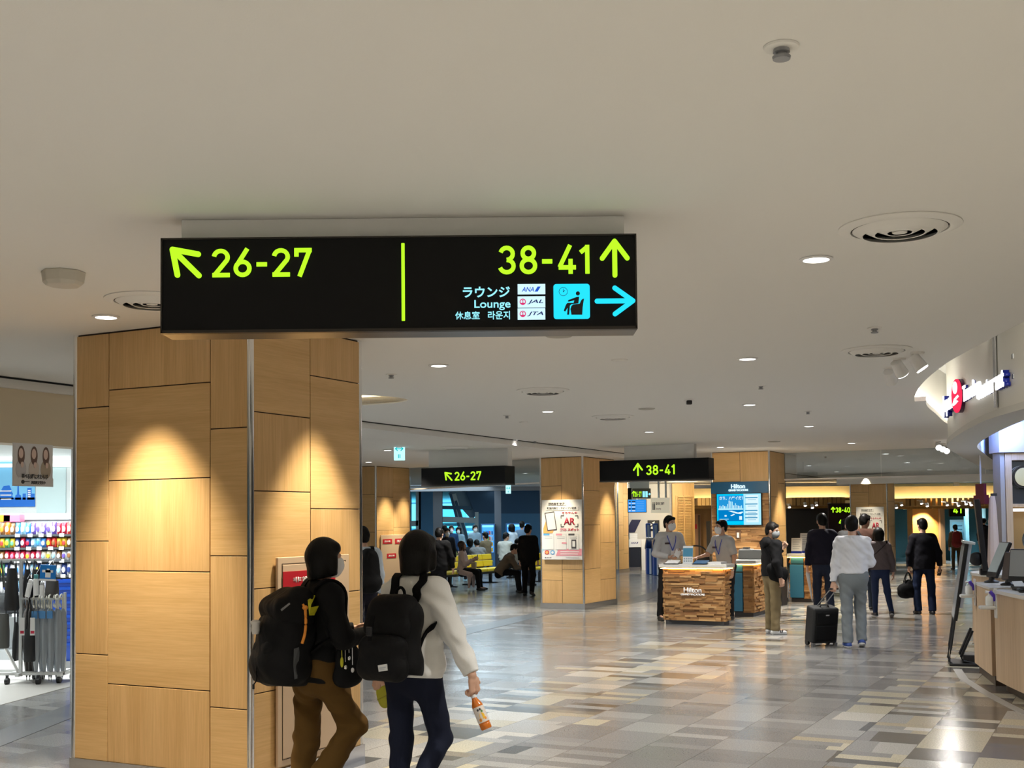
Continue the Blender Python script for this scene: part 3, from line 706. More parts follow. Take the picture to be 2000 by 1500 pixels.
# ---- far gate signs
def gate_sign(x0, y0, x1, y1, Y, label, dep, arrow_c, arrow_a, asz, txt, tx, mount, turn=True, xa=None):
    P = AT((x0+x1)/2, (y0+y1)/2, Y); S = Pl(P, -W if turn else XD, label, 'gate_sign', 'sign')
    ym = (y0+y1)/2; a = S.lx(x0, ym)[0]; c = S.lx(x1, ym)[0]; zt_ = S.lx((x0+x1)/2, y0)[1]; zb_ = S.lx((x0+x1)/2, y1)[1]
    b = MB(); b.bx(a, c, 0, dep, zb_, zt_); b.build('housing', SBLK, S.t)
    b = MB(); b.bx(a-.004, c+.004, -.005, dep+.005, zb_-.012, zb_+.012); b.build('frame', SFRM, S.t)
    zc = (mount[2] if len(mount) > 2 else ZA) - P.z
    b = MB(); b.bx(S.lx(mount[0], y0)[0], S.lx(mount[1], y0)[0], dep*.35, dep*.8, zt_, zc-.001); b.build('ceiling_mount', WHT, S.t)
    S.arrow(arrow_c[0], arrow_c[1], asz, arrow_a, asz*.15, LIME, -.001, head=.66, hang=36)
    S.nums(txt, tx[0], tx[1], tx[2], tx[3], LIME, -.001, .16)
    return S
S26 = gate_sign(823, 912, 986, 947, 20.2, 'black hanging sign reading 26-27 with a slanted arrow, above the seating area', .36, (876, 930.5), R(135), 18, '26-27', (888, 921, 940, 938), (830, 985, ZA))
b = MB(); b.bx(0, .22, .05, .40, -.16, .16); 
S38 = gate_sign(1171, 897, 1384, 938, 21.0, 'black hanging sign reading 38-41 with an upward arrow, beside the screen pillar', .30, (1246, 917), R(90), 21, '38-41', (1262, 908, 1318, 927), (1215, 1352))
# small hanging arrow signs
def hang_sign(x0, y0, x1, y1, Y, label, ztop):
    P = AT((x0+x1)/2, (y0+y1)/2, Y); S = Pl(P, XD, label, 'direction_sign', 'sign'); m = glow('sign_white_cyan', (.55, .95, .97), 1.1); c = glow('sign_teal', (.0, .62, .68), .9)
    a = S.lx(x0, y0)[0]; z = S.lx(x0, y0)[1]
    b = MB(); b.bx(a, -a, 0, .06, -z, z); b.build('panel', m, S.t, bevel=.006)
    b = MB(); b.bx(-.05, .05, .01, .05, z, z+.07); b.build('bracket', GREYM, S.t)
    b = MB(); b.cyl((0, .03, z+.05), (0, .03, ztop-P.z), .012, n=8); b.cyl((0, .03, ztop-P.z-.01), (0, .03, ztop-P.z-.001), .05, n=16); b.build('rod', WHITE, S.t)
    w_ = -a
    for s in (0, pi):
        arrow_mb(w_*.32*cos(s), z*.25, w_*.75, s, w_*.16, -.001, head=.7, hang=42).build('arrow', c, S.t)
    b = MB(); b.bx(-w_*.22, -w_*.06, -.004, 0, -z*.75, -z*.35); b.bx(w_*.06, w_*.22, -.004, 0, -z*.75, -z*.35); b.build('symbol', c, S.t)
hang_sign(769, 863, 790.5, 899, 19.5, 'lit white hanging sign with a double arrow, right of the nearest pillar', ZB)
hang_sign(987.5, 947, 998, 964, 33, 'small lit hanging double-arrow sign over the seating area', ZB)

# ---- posters with the AR photo spot
PAP = mat('poster_paper', (.80, .81, .82), .45); INK = mat('ink_dark', (.06, .06, .07), .6); RED = mat('ink_crimson', (.50, .012, .05), .55)
PINK = mat('ink_pink', (.80, .32, .40), .6); BLU = mat('ink_blue', (.10, .38, .70), .6); ORG = mat('ink_orange', (.85, .42, .13), .6); PBL = mat('ink_paleblue', (.45, .68, .80), .6)
def poster(P, d, x0, y0, x1, y1, label, full=True):
    S = Pl(P, d, label, 'poster', 'poster'); X = lambda f: x0 + (x1-x0)*f; Y = lambda f: y0 + (y1-y0)*f
    S.rect('board', x0, y0, x1, y1, PAP, .02, .012, bevel=.004)
    y = -.009
    def T(t, a, b_, c, e, m, bold=.02): S.text('lettering', t, X(a), Y(b_), X(c), Y(e), m, y, bold, .002)
    def Q(nm, a, b_, c, e, m, yy=y): return S.rect(nm, X(a), Y(b_), X(c), Y(e), m, .002, yy)
    T('関西国際空港', .17, .045, .57, .088, INK); T('新国内線エリアオープン記念', .13, .12, .86, .16, INK)
    for a, b_, c, e in ((.15, .094, .6, .097), (.6, .04, .604, .097), (.11, .175, .92, .178), (.915, .115, .919, .178)): Q('ruled_line', a, b_, c, e, INK)
    T('そらやんの', .50, .20, .88, .24, RED); T('AR', .545, .30, .83, .42, RED, .03); T('撮影', .45, .475, .62, .525, PINK, .03); T('スポット', .65, .475, .93, .525, RED, .03)
    for cx, cy, sx, sy in ((.48, .265, 1, 1), (.90, .265, -1, 1), (.48, .45, 1, -1), (.90, .45, -1, -1)):
        Q('bracket_mark', min(cx, cx+sx*.075), cy-.006, max(cx, cx+sx*.075), cy+.006, INK); Q('bracket_mark', cx-.009, min(cy, cy+sy*.05), cx+.009, max(cy, cy+sy*.05), INK)
    S.poly('hand_picture', [(X(a), Y(b_)) for a, b_ in ((.04, .56), (.04, .48), (.10, .36), (.2, .40), (.3, .5), (.27, .56))], ORG, .002, y)
    S.poly('phone_picture', [(X(a), Y(b_)) for a, b_ in ((.07, .22), (.31, .195), (.38, .50), (.145, .525))], INK, .002, y-.002)
    S.poly('phone_picture', [(X(a), Y(b_)) for a, b_ in ((.095, .235), (.30, .213), (.355, .487), (.16, .507))], PAP, .002, y-.004)
    for k, m in enumerate((BLU, PINK, INK)):
        a = .045 + .31*k; Q('step_card', a, .575, a+.26, .835, mat('card_line', (.62, .66, .70), .6)); Q('step_card', a+.008, .58, a+.252, .83, PAP, y-.002); Q('step_tab', a, .565, a+.15, .595, m, y-.004)
        for r_ in range(2): Q('text_line', a+.03, .615+.025*r_, a+.22, .621+.025*r_, mat('ink_grey', (.45, .47, .5), .6), y-.004)
    Q('phone_picture', .74, .665, .86, .815, INK, y-.004); Q('phone_picture', .765, .69, .835, .785, PAP, y-.006)
    Q('tap_mark', .50, .71, .62, .735, PINK, y-.004)
    S.poly('pink_band', [(X(a), Y(b_)) for a, b_ in ((.42, .82), (.995, .82), (.995, .935), (.35, .935))], PINK, .002, y+.001)
    S.poly('blue_corner', [(X(a), Y(b_)) for a, b_ in ((.005, .82), (.07, .82), (.005, .90))], PBL, .002, y+.001)
    for r_, e_ in ((.862, .93), (.90, .9)): Q('text_line', .46, r_, e_, r_+.014, PAP, y-.001)
    S.disc('round_icon', X(.13), Y(.88), (x1-x0)*.055, RED, .002, y, (x1-x0)*.055); S.disc('round_icon', X(.13), Y(.88), (x1-x0)*.036, ORG, .002, y-.002)
    S.disc('round_icon', X(.27), Y(.88), (x1-x0)*.055, BLU, .002, y); S.disc('round_icon', X(.27), Y(.88), (x1-x0)*.032, PAP, .002, y-.002)
    for k in range(4): Q('logo_mark', .08+.045*k, .955, .10+.045*k, .975, INK)
    Q('text_line', .60, .962, .93, .970, mat('ink_grey', (.45, .47, .5), .6))
    return S
pp = P2 - U*.035; po = onplane(1098, 1035, pp, W)
poster(po, -W, 1058.5, 976, 1137, 1093, 'white AR photo-spot poster on the pillar beside the seating area')
pp = P6 - U*.035; po = onplane(1700, 1040, pp, W)
poster(po, -W, 1673, 990, 1727.5, 1092, 'AR photo-spot poster on the far pillar behind the walking group')

# ---- emergency telephone cabinet on the nearest pillar, hose cabinet on the pillar behind
BEI = mat('cabinet_beige', (.62, .47, .33), .5); SRED = mat('sign_red', (.48, .008, .02), .4)
pw = PC - W*.006
S = Pl(onplane(610, 1270, pw, U), U, 'beige emergency telephone cabinet set in the right face of the nearest pillar', 'wall_cabinet', 'cabinet')
def cl(y, x): return y
qa, qb = S.lx(538, 1270)[0], S.lx(678, 1270)[0]; zt_ = S.lx(540, 1089)[1]; zb_ = .13 - S.P.z
b = MB(); b.bx(qa, qb, -.02, 0, zb_, zt_); b.build('frame', BEI, S.t, bevel=.004)
b = MB(); b.bx(qa+.045, qb-.045, -.026, -.018, zb_+.05, zt_-.05); b.build('door', BEI, S.t, bevel=.002)
b = MB(); e = .041
for A in ((qa+e, qb-e, zt_-e-.004, zt_-e), (qa+e, qb-e, zb_+e, zb_+e+.004), (qa+e, qa+e+.004, zb_+e, zt_-e), (qb-e-.004, qb-e, zb_+e, zt_-e)): b.bx(A[0], A[1], -.0215, -.0195, A[2], A[3])
b.build('door_gap', DARK, S.t)
sg = MB(); a0 = S.lx(546, 1130)[0]; a1 = S.lx(648, 1130)[0]; z1 = S.lx(590, 1114)[1]; z0 = S.lx(590, 1147)[1]
sg.bx(a0, a1, -.030, -.026, z0, z1); so = sg.build('red_plate', SRED, S.t)
letters('非常電話', 'lettering', WHITE, so, a0+(a1-a0)*.18, a0+(a1-a0)*.82, z0+(z1-z0)*.34, z0+(z1-z0)*.66, -.030, .01, .002)
b = MB(); b.bx(qb-.10, qb-.075, -.036, -.026, -.25, -.13); b.build('handle', STEEL, S.t, bevel=.004)
S = Pl(onplane(770, 1100, PBc - W*.006, U), U, 'beige fire hose cabinet with red plates on the pillar behind the women', 'wall_cabinet', 'cabinet')
b = MB(); b.bx(S.lx(743, 1100)[0], S.lx(797, 1100)[0], -.02, 0, .13-S.P.z, S.lx(745, 1045)[1]); b.build('door', BEI, S.t, bevel=.004)
for x0, y0, x1, y1, tx in ((746, 1053, 764, 1062, '消火栓'), (770, 1052, 790, 1062, '消火器'), (754, 1081, 772, 1090, '消火栓')):
    q = S.rect('red_plate', x0, y0, x1, y1, SRED, .004, -.02); S.text('lettering', tx, x0+3, y0+2.5, x1-3, y1-2.5, WHITE, -.024, .01, .002, par=q)
# ================================================================== BACKGROUND: SEATING AREA, CHECK-IN, GATES
def pbox(mb, x0, y0, x1, y1, Y, d, mi=None):
    a = AT(x0, (y0+y1)/2, Y).x; c = AT(x1, (y0+y1)/2, Y).x; zt = AT((x0+x1)/2, y0, Y).z; zb = AT((x0+x1)/2, y1, Y).z
    return mb.bx(a, c, Y, Y+d, zb, zt, mi)
def pb(name, x0, y0, x1, y1, Y, d, m, label=None, cat=None, kind=None, parent=None, bevel=0, group=None):
    b = MB(); pbox(b, x0, y0, x1, y1, Y, d); o = b.build(name, m, parent, bevel=bevel)
    if cat: tag(o, label, cat, group, kind)
    elif label: o['label'] = label
    return o
def zpx(px, z, Y): return PJ(V((AT(px, 1000, Y).x, Y, z)))[1]
YB = 47.0
BLW = mat('white_wall_bluelit', (.09, .30, .58), .6); BLD = mat('white_wall_bluelit_dim', (.045, .14, .29), .6); POST = mat('post_grey', (.075, .08, .09), .5); POSL = mat('post_midgrey', (.13, .145, .17), .5)  # blue daylight on the white walls is painted into the wall colours
PBLUE = mat('frame_paleblue', (.20, .42, .60), .5)
fz = lambda x, Y: zpx(x, 0, Y)
# end wall of the seating area: solid parts round a large angled window
t = thing('wall_back', 'blue-lit end wall of the seating area around the angled window', 'wall', AT(900, 1000, YB).xy.to_3d(), 0, None, 'structure')
def wpart(name, pts, m, Y=YB, d=.25):
    b = MB(); b.prism([AT(x, y, Y) - t.location for x, y in pts], (0, d, 0)); return b.build(name, m, t)
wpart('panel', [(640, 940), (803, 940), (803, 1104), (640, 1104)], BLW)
wpart('panel', [(818, 940), (847, 940), (847, 1104), (818, 1104)], mat('white_wall_bluelit_bay', (.10, .32, .62), .6))  # white wall bay, daylight tint put into its colour too
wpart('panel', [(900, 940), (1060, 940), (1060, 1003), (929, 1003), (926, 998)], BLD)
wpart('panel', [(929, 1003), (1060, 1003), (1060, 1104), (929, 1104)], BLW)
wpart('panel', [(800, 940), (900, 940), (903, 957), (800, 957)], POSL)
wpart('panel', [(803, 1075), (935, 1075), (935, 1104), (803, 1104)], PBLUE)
t = thing('window_1', 'tall angled window with white steel trusses behind the seats', 'window', AT(890, 1000, YB+.1).xy.to_3d(), 0, None, 'structure')
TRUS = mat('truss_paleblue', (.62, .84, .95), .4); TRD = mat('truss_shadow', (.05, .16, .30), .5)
def bars(name, segs, wd, m, Y, d=.12):
    for a, c in segs:
        b = MB(); p, q = AT(a[0], a[1], Y) - t.location, AT(c[0], c[1], Y) - t.location; n = (q-p).normalized(); n = V((-n.z, 0, n.x))*wd/2
        b.prism([p+n, q+n, q-n, p-n], (0, d, 0)); b.build(name, m, t)
bars('mullion', [((862, 991), (921, 992)), ((862, 1016), (930, 1018))], .14, TRD, YB)
bars('mullion', [((862, 1014.5), (930, 1016.5))], .22, TRUS, YB-.02)
bars('truss_bar', [((885, 965), (913, 1062))], .22, TRUS, YB+.1)
bars('truss_bar', [((890, 978), (917, 1068)), ((880, 965), (905, 1062))], .10, TRD, YB+.05)
bars('truss_bar', [((886, 955), (931, 1006))], .55, mat('truss_grey', (.20, .36, .52), .5), YB+.15)
bars('truss_bar', [((931, 1000), (931, 1075))], .14, TRUS, YB-.05)
bars('truss_bar', [((932, 1036), (903, 1078))], .34, TRUS, YB-.1)
bars('mullion', [((817, 957), (817, 1075)), ((803, 1022), (817, 1022))], .2, TRUS, YB)
pb('pane', 803, 957, 932, 1080, YB+.3, .01, glass('window_glass', (.75, .93, 1), .06), parent=None).parent = t
t.children[-1].location = -t.location
BKW = mat('wall_far_grey', (.16, .22, .28), .7)
xa_, xb_ = AT(803, 1000, 50).x, AT(936, 1000, 50).x
for a_, c_, lb in ((-22, xa_, 'blue-grey end wall of the hall left of the angled window'), (xb_, 24, 'blue-grey end wall of the hall right of the angled window')):
    struct(MB().bx(a_, c_, 50, 50.2, 0, 3.2).build('wall_back', BKW), lb, 'wall')
# canopy roof outside, seen through the window
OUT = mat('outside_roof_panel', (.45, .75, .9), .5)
for k, y in enumerate((1022, 1032, 1042, 1051)):
    pb('roof_band', 780, y, 940, y+5.5, 62+2*k, 1.5, OUT, 'pale roof band outside the angled window, row %s from the top' % ('one', 'two', 'three', 'four')[k], 'roof', 'structure')
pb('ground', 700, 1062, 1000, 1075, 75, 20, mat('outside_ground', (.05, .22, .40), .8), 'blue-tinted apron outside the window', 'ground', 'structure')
# square posts of the seating area
for x0, x1, Y, m, lb in ((846, 864, 43, POST, 'dark square post left of the angled window'), (966, 979, 42, POSL, 'grey square post between the two drink machines')):
    pb('post', x0, zpx(x0, ZB-.002, Y), x1, fz(x0, Y), Y, .3, m, lb, 'post', 'structure')
pb('beam', 640, 952, 1056, 959.5, 40, .4, mat('soffit_grey', (.20, .20, .21), .6), 'grey beam over the seating area window', 'beam', 'structure')
# ---- drink vending machines
GLB = glow('cabinet_light', (.15, .55, 1.0), 2.2); MBODY = mat('machine_blue', (.05, .15, .30), .4)
def vending(x0, x1, y0, Y, label, seed, rows):
    x = (AT(x0, 1050, Y).x + AT(x1, 1050, Y).x)/2; wv = AT(x1, 1050, Y).x - AT(x0, 1050, Y).x; h = AT(x0, y0, Y).z; q = random.Random(seed)
    t = thing('vending_machine', label, 'vending machine', (x, Y, 0), 0, 'drink vending machines')
    b = MB(); b.bx(-wv/2, wv/2, .06, .75, .0, h); b.build('cabinet', MBODY, t, bevel=.01)
    b = MB(); b.bx(-wv/2+.05, wv/2-.05, .052, .062, .62, h-.06); b.build('display_back', glow('display_blue', (.06, .34, .95), 1.5), t)
    b = MB(); b.bx(-wv/2+.05, wv/2-.05, .0, .05, h-.12, h-.05); b.build('light_strip', GLB, t)
    cols = [(.05, .25, .7), (.7, .75, .8), (.1, .5, .2), (.85, .6, .15), (.3, .6, .9), (.75, .1, .1)]
    for r_ in range(rows):
        z = .66 + (h-.85)*r_/rows; mb = MB(); mb.bx(-wv/2+.05, wv/2-.05, .01, .05, z-.02, z); mb.build('shelf', WHITE, t); n = 8
        for k in range(n):
            xx = -wv/2+.1 + (wv-.2)*k/(n-1); mm = MB(); hh = (h-.85)/rows*.72; mm.cyl((xx, .03, z), (xx, .03, z+hh*.75), .028, n=8); mm.cyl((xx, .03, z+hh*.75), (xx, .03, z+hh), .026, .012, n=8)
            c = cols[q.randrange(len(cols))]; mm.build('bottle', mat('drink_%d' % cols.index(c), c, .3), t)
    b = MB(); b.bx(-wv/2+.1, wv/2-.1, .04, .07, .18, .36); b.build('delivery_flap', BLACK, t)
vending(939, 967, 1023, 41.5, 'drink machine just left of the grey square post', 1, 4)
vending(988, 1036, 1022, 41.5, 'wider drink machine right of the grey square post', 2, 4)
# ---- rows of yellow bench seats
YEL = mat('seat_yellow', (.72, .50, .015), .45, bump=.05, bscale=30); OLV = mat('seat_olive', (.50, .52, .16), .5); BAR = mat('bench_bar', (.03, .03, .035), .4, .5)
def bench(name, P, d, n, label, m, gap=(), mod=.56, rise=0):
    """row of padded seats: local x along the row, sitting side -y"""
    t = thing(name, label, 'bench', (P.x, P.y, 0), math.atan2(d.y, d.x), 'padded bench rows')
    b = MB(); b.bx(0, n*mod, .18, .26, .26, .32); b.build('beam', BAR, t)
    for k in range(n+1):
        if k % 2 == 0:
            b = MB(); b.bx(k*mod-.03, k*mod+.03, .18, .26, 0, .28); b.bx(k*mod-.03, k*mod+.03, .0, .46, 0, .03); b.build('leg', BAR, t)
    for k in range(n):
        if k in gap: continue
        b = MB(); b.bx(k*mod+.01, (k+1)*mod-.01, 0, .44, .33, .42); b.build('seat', m, t, bevel=.03)
        b = MB(); M = TR(0, .46, .42) @ RX(R(-9)); b.T = M; b.bx(k*mod+.01, (k+1)*mod-.01, -.035, .035, .03, .25 if k < rise else .20); b.build('back_cushion', m, t, bevel=.02)
        if k >= rise:
            b = MB(); b.T = M; b.bx(k*mod+.01, (k+1)*mod-.01, -.03, .03, .215, .37); b.build('head_cushion', m, t, bevel=.02)
    return t
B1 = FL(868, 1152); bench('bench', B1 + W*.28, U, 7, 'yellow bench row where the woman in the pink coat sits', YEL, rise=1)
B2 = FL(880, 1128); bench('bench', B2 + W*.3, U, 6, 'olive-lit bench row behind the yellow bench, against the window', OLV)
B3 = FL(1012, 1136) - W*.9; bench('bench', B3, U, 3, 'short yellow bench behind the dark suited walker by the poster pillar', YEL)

# ---- check-in corner behind the slim pillar
YC = 41.0
pb('wall_back', 1212, zpx(1270, ZA-.003, YC), 1314, fz(1260, YC), YC, .2, mat('checkin_white', (.60, .59, .57), .6), 'white wall of the check-in corner with airline emblems', 'wall', 'structure')
b = MB(); M_ = AT(1225, 1000, YC-.02)
S = Pl(AT(1238, 1037, YC-.03), XD, 'dark blue slanted stripe emblem on the check-in wall', 'wall_emblem', 'emblem')
S.poly('stripe', [(1221, 1040), (1234, 1015), (1252, 1015), (1240, 1040)], mat('airline_navy', (.006, .008, .05), .4), .02, .02)
S = Pl(AT(1276, 1026, YC-.03), XD, 'black square emblem with five white triangles on the check-in wall', 'wall_emblem', 'emblem')
S.rect('panel', 1265, 1016, 1288, 1037, BLACK, .02, .02)
for k in range(5):
    a = R(-90 + 72*k); cx, cy = 1276.5 + 5.8*cos(a), 1026.5 + 5.8*sin(a); e = a + R(35)
    S.poly('triangle', [(cx + 3.4*cos(e+R(q)), cy + 3.4*sin(e+R(q))) for q in (0, 115, 230)], WHITE, .01, 0)
def screen(x0, y0, x1, y1, Y, label, m, name='screen', rod=True):
    S = Pl(AT((x0+x1)/2, (y0+y1)/2, Y), XD, label, name, 'screen')
    S.rect('housing', x0-1, y0-1, x1+1, y1+1, BLACK, .06, .07); S.rect('display', x0, y0, x1, y1, m, .004, .008)
    if rod:
        z = S.lx(x0, y0)[1]
        b = MB(); b.cyl((0, .04, z), (0, .04, ZA-S.P.z-.001), .025, n=8); b.build('hanger', WHITE, S.t)
    return S
S = screen(1227, 976, 1262, 1000, 38, 'blue hanging flight board left of the security sign', glow('board_blue', (.03, .32, .95), .95), 'flight_board')
for r_ in range(6):
    for c_, w_ in ((1228, 4), (1234, 7)): S.rect('text_row', c_, 978.5+3.6*r_, c_+w_, 980.6+3.6*r_, glow('board_text', (.7, .85, 1), .9) if (r_+c_) % 2 else SBLK, .002, .004)
    S.rect('text_row', 1243, 979+3.6*r_, 1258, 979.8+3.6*r_, glow('board_text2', (.2, .5, 1), .9), .002, .004)
S = Pl(AT(1249, 964, 36.5), XD, 'small hanging board with a green 26-27 and pale blue symbols', 'gate_sign', 'sign')
S.rect('panel', 1235, 954, 1271, 974, mat('sign_taupe', (.16, .14, .10), .5), .06, .06); S.rect('side_block', 1226.5, 953, 1234, 975, SBLK, .06, .06)
S.nums('26-27', 1240, 960, 1253, 970, LIME, 0, .17); S.arrow(1237.8, 964.5, 10, R(90), 1.6, LIME, 0)
S.rect('symbol', 1255, 959.5, 1259.5, 971, PALE, .004, 0); S.rect('symbol', 1260.5, 959.5, 1265, 971, PALE, .004, 0); S.arrow(1267.8, 965, 5, 0, 1.2, PALE, 0)
b = MB(); z = S.lx(1249, 954)[1]; b.bx(-.3, .3, .02, .05, z, ZA-S.P.z-.001); b.build('ceiling_mount', WHT, S.t)
S = Pl(AT(1289, 987, 36), XD, 'cream hanging security sign with black lettering', 'direction_sign', 'sign'); CRM = mat('sign_cream_selflit', (.72, .64, .47), .5, emit=.55)  # panel emission stands in for light falling on its front
S.rect('panel', 1271.5, 972, 1308, 1002, CRM, .05, .05)
S.text('lettering', '国内線', 1281, 980.5, 1288, 986.5, INK, 0, .02); S.text('lettering', '保安検査', 1288.5, 980.5, 1297.5, 986.5, INK, 0, .02); S.text('lettering', 'Security', 1281, 991.5, 1291, 996.5, INK, 0, .01)
for x in (1275.5, 1278.5):
    S.disc('figure', x, 982.3, 1, INK, .003, 0); S.rect('figure', x-.9, 984, x+.9, 996, INK, .003, 0)
for x in (1287, 1301):
    b = MB(); b.cyl((S.lx(x, 980)[0], .03, S.lx(x, 972)[1]), (S.lx(x, 980)[0], .03, ZA-S.P.z-.001), .03, n=8); b.build('rod', WHITE, S.t)
# check-in desk and kiosks
def floorY(y, x=1250): return FL(x, y).y
Yd = 40.2
t = thing('checkin_desk', 'white and navy check-in desk under the slanted stripe emblem', 'desk', (AT(1239, 1070, Yd).x, Yd, 0))
w_ = (AT(1252, 1070, Yd).x - AT(1226, 1070, Yd).x)
b = MB(); b.bx(-w_/2, w_/2, 0, .6, .78, 1.05); b.build('counter_top', WHITE, t, bevel=.01)
b = MB(); b.bx(-w_/2+.01, w_/2-.02, .03, .6, .12, .78); b.build('front_panel', mat('desk_navy', (.015, .018, .03), .4), t)
b = MB(); b.bx(-w_/2+.01, w_/2-.02, .04, .6, 0, .12); b.build('plinth', STEEL, t)
letters('ANA', 'lettering', NAVY, t, -.12, .06, .90, .96, 0, .01, .004, .25)
b = MB(); b.prism([V((.07, -.004, .90)), V((.10, -.004, .96)), V((.13, -.004, .96)), V((.10, -.004, .90))], (0, .004, 0)); b.build('mark', NAVY, t)
for k in range(3): tag(pb('paper_box', 1230, 1042+4*k, 1245, 1045.4+4*k, Yd+.12, .3, WHITE), 'white paper tray on the check-in desk, %s of three' % ('top', 'middle', 'bottom')[k], 'tray', 'stacked trays on the check-in desk')
tag(COL.objects[-1], COL.objects[-1]['label'], 'tray')
pb('cabinet', 1252.5, 1053, 1262, fz(1256, Yd), Yd+.2, .5, WHITE, 'narrow white cabinet between the check-in desk and the blue kiosks', 'cabinet', bevel=.01)
KBL = mat('kiosk_blue', (.02, .075, .30), .4)
def kiosk(x0, x1, Y, label):
    xa, xb = AT(x0, 1070, Y).x, AT(x1, 1070, Y).x; w_ = xb-xa
    t = thing('checkin_kiosk', label, 'self-service kiosk', ((xa+xb)/2, Y, 0), 0, 'blue self-service kiosks')
    b = MB(); b.bx(-w_/2, w_/2, 0, .4, 0, .82); b.build('body', KBL, t, bevel=.02)
    b = MB(); b.bx(-w_*.10, w_*.22, -.01, 0, .02, .8); b.build('white_stripe', WHITE, t)
    b = MB(); b.T = TR(0, .1, .95) @ RX(R(-35)); b.bx(-w_/2-.03, w_/2+.03, -.3, .25, -.03, .05); b.build('shelf', STEEL, t, bevel=.01)
    b = MB(); b.T = TR(0, .25, .98) @ RX(R(-12)); b.bx(-w_/2+.02, w_/2-.02, -.05, .06, 0, .62); b.build('display_head', KBL, t, bevel=.02)
    b = MB(); b.T = TR(0, .25, .98) @ RX(R(-12)); b.bx(-w_/2+.06, w_/2-.06, -.056, -.05, .10, .56); b.build('display', mat('screen_grey', (.25, .32, .42), .25), t)
kiosk(1263, 1275, 37.2, 'blue self-service kiosk nearest the check-in desk'); kiosk(1277, 1290, 36.4, 'second blue self-service kiosk, half behind the clerk in grey')
# louvred timber wall, glowing cove, brown wall with a door
YL = 40.5
OKG = wood('warm_oak', (.45, .26, .08), (.60, .38, .14), False, .6)
pb('wall_back', 1314, zpx(1330, ZA-.003, YL), 1357, fz(1330, YL), YL+.15, .2, OKG, 'warm timber wall behind the louvre panel', 'wall', 'structure')
S = Pl(AT(1337, 1030, YL), XD, 'tall timber louvre panel left of the sales counter clerks', 'louvre_panel', 'panel')
S.rect('frame', 1322, 967, 1352, 1108, OKG, .02, .12)
b = MB()
for k in range(44): S.box(b, 1324, 969+3.1*k, 1350, 970.7+3.1*k, -.05, .03)
b.build('slats', wood('louvre_slat', (.55, .30, .09), (.72, .46, .18), True, .8), S.t); S.rect('post', 1336, 967, 1337.5, 1108, OKG, .06, 0)
pb('wall_back', 1352, 976, 1400, fz(1380, 43), 43, .2, wood('brown_board', (.22, .105, .03), (.30, .16, .055), False, .5), 'brown timber wall with a door left of the screen pillar', 'wall', 'structure')
S = Pl(AT(1363, 1060, 42.9), XD, 'narrow timber door with a red notice in the brown wall', 'door_1', 'door', None, 'structure')
S.rect('leaf', 1356, 1004, 1369, 1115, wood('door_wood', (.30, .15, .07), (.38, .2, .1), False, .6), .03, .03); S.rect('glass_strip', 1364, 1006, 1367.5, 1110, mat('door_glass', (.10, .07, .04), .2), .01, 0); S.rect('red_notice', 1357.5, 1024, 1361, 1033, SRED, .006, 0)
pb('dark_gate', 1381, 1018, 1388, fz(1384, 42), 42, .1, mat('gate_dark', (.03, .025, .02), .5), 'dark slim door leaf beside the screen pillar', 'door')
COVE = mat('cove_cream', (.80, .66, .36), .7); STRIP = glow('cove_strip', (1.0, .82, .48), 16)
def cove(x0, x1, y0, y1, Y, label):
    t = thing('cove_light', label, 'light cove', AT((x0+x1)/2, y1, Y))
    zt_, zb_ = AT(x0, y0, Y).z - t.location.z, 0; a = AT(x0, y1, Y).x - t.location.x; c = AT(x1, y1, Y).x - t.location.x
    b = MB(); b.bx(a, c, .25, .33, zb_-.08, zt_); b.build('back_board', COVE, t)
    b = MB(); b.bx(a, c, 0, .25, -.08, -.04); b.bx(a, c, 0, .03, -.08, .02); b.build('ledge', OKG, t)
    b = MB(); b.bx(a+.05, c-.05, .08, .14, -.035, .0); b.build('light_strip', STRIP, t)
cove(1345, 1402, 954, 979, 42.4, 'glowing cream cove left of the screen pillar'); cove(1528, 1664, 950, 973, 41, 'glowing cream cove between the screen pillar and the far pillar'); cove(1740, 1968, 950, 974, 42, 'long glowing cream cove right of the far pillar')
# timber slats under the coves
def slats(x0, x1, y, Y, n, label):
    t = thing('timber_pergola', label, 'timber slats', AT((x0+x1)/2, y, Y))
    a = AT(x0, y, Y).x - t.location.x; c = AT(x1, y, Y).x - t.location.x
    for k in range(n):
        xx = a + (c-a)*(k+.5)/n; b = MB(); b.bx(xx-.06, xx+.06, -1.2, .2, -.13, .13); b.build('slat', OKG, t)
    b = MB(); b.bx(a, c, .2, .3, -.22, .14); b.build('beam', OKG, t)
    for xx in (a+.4, c-.4, (a+c)/2):
        b = MB(); b.bx(xx-.05, xx+.05, .3, (45.99 if x0 > 1400 else 42.99)-Y, -.2, -.08); b.build('bracket_beam', OKG, t)
slats(1530, 1632, 980, 40.2, 12, 'row of timber slats over the dark wall'); slats(1745, 1966, 981, 41.2, 22, 'long row of timber slats over the gate doors'); slats(1352, 1390, 981, 41.8, 5, 'short row of timber slats left of the screen pillar')
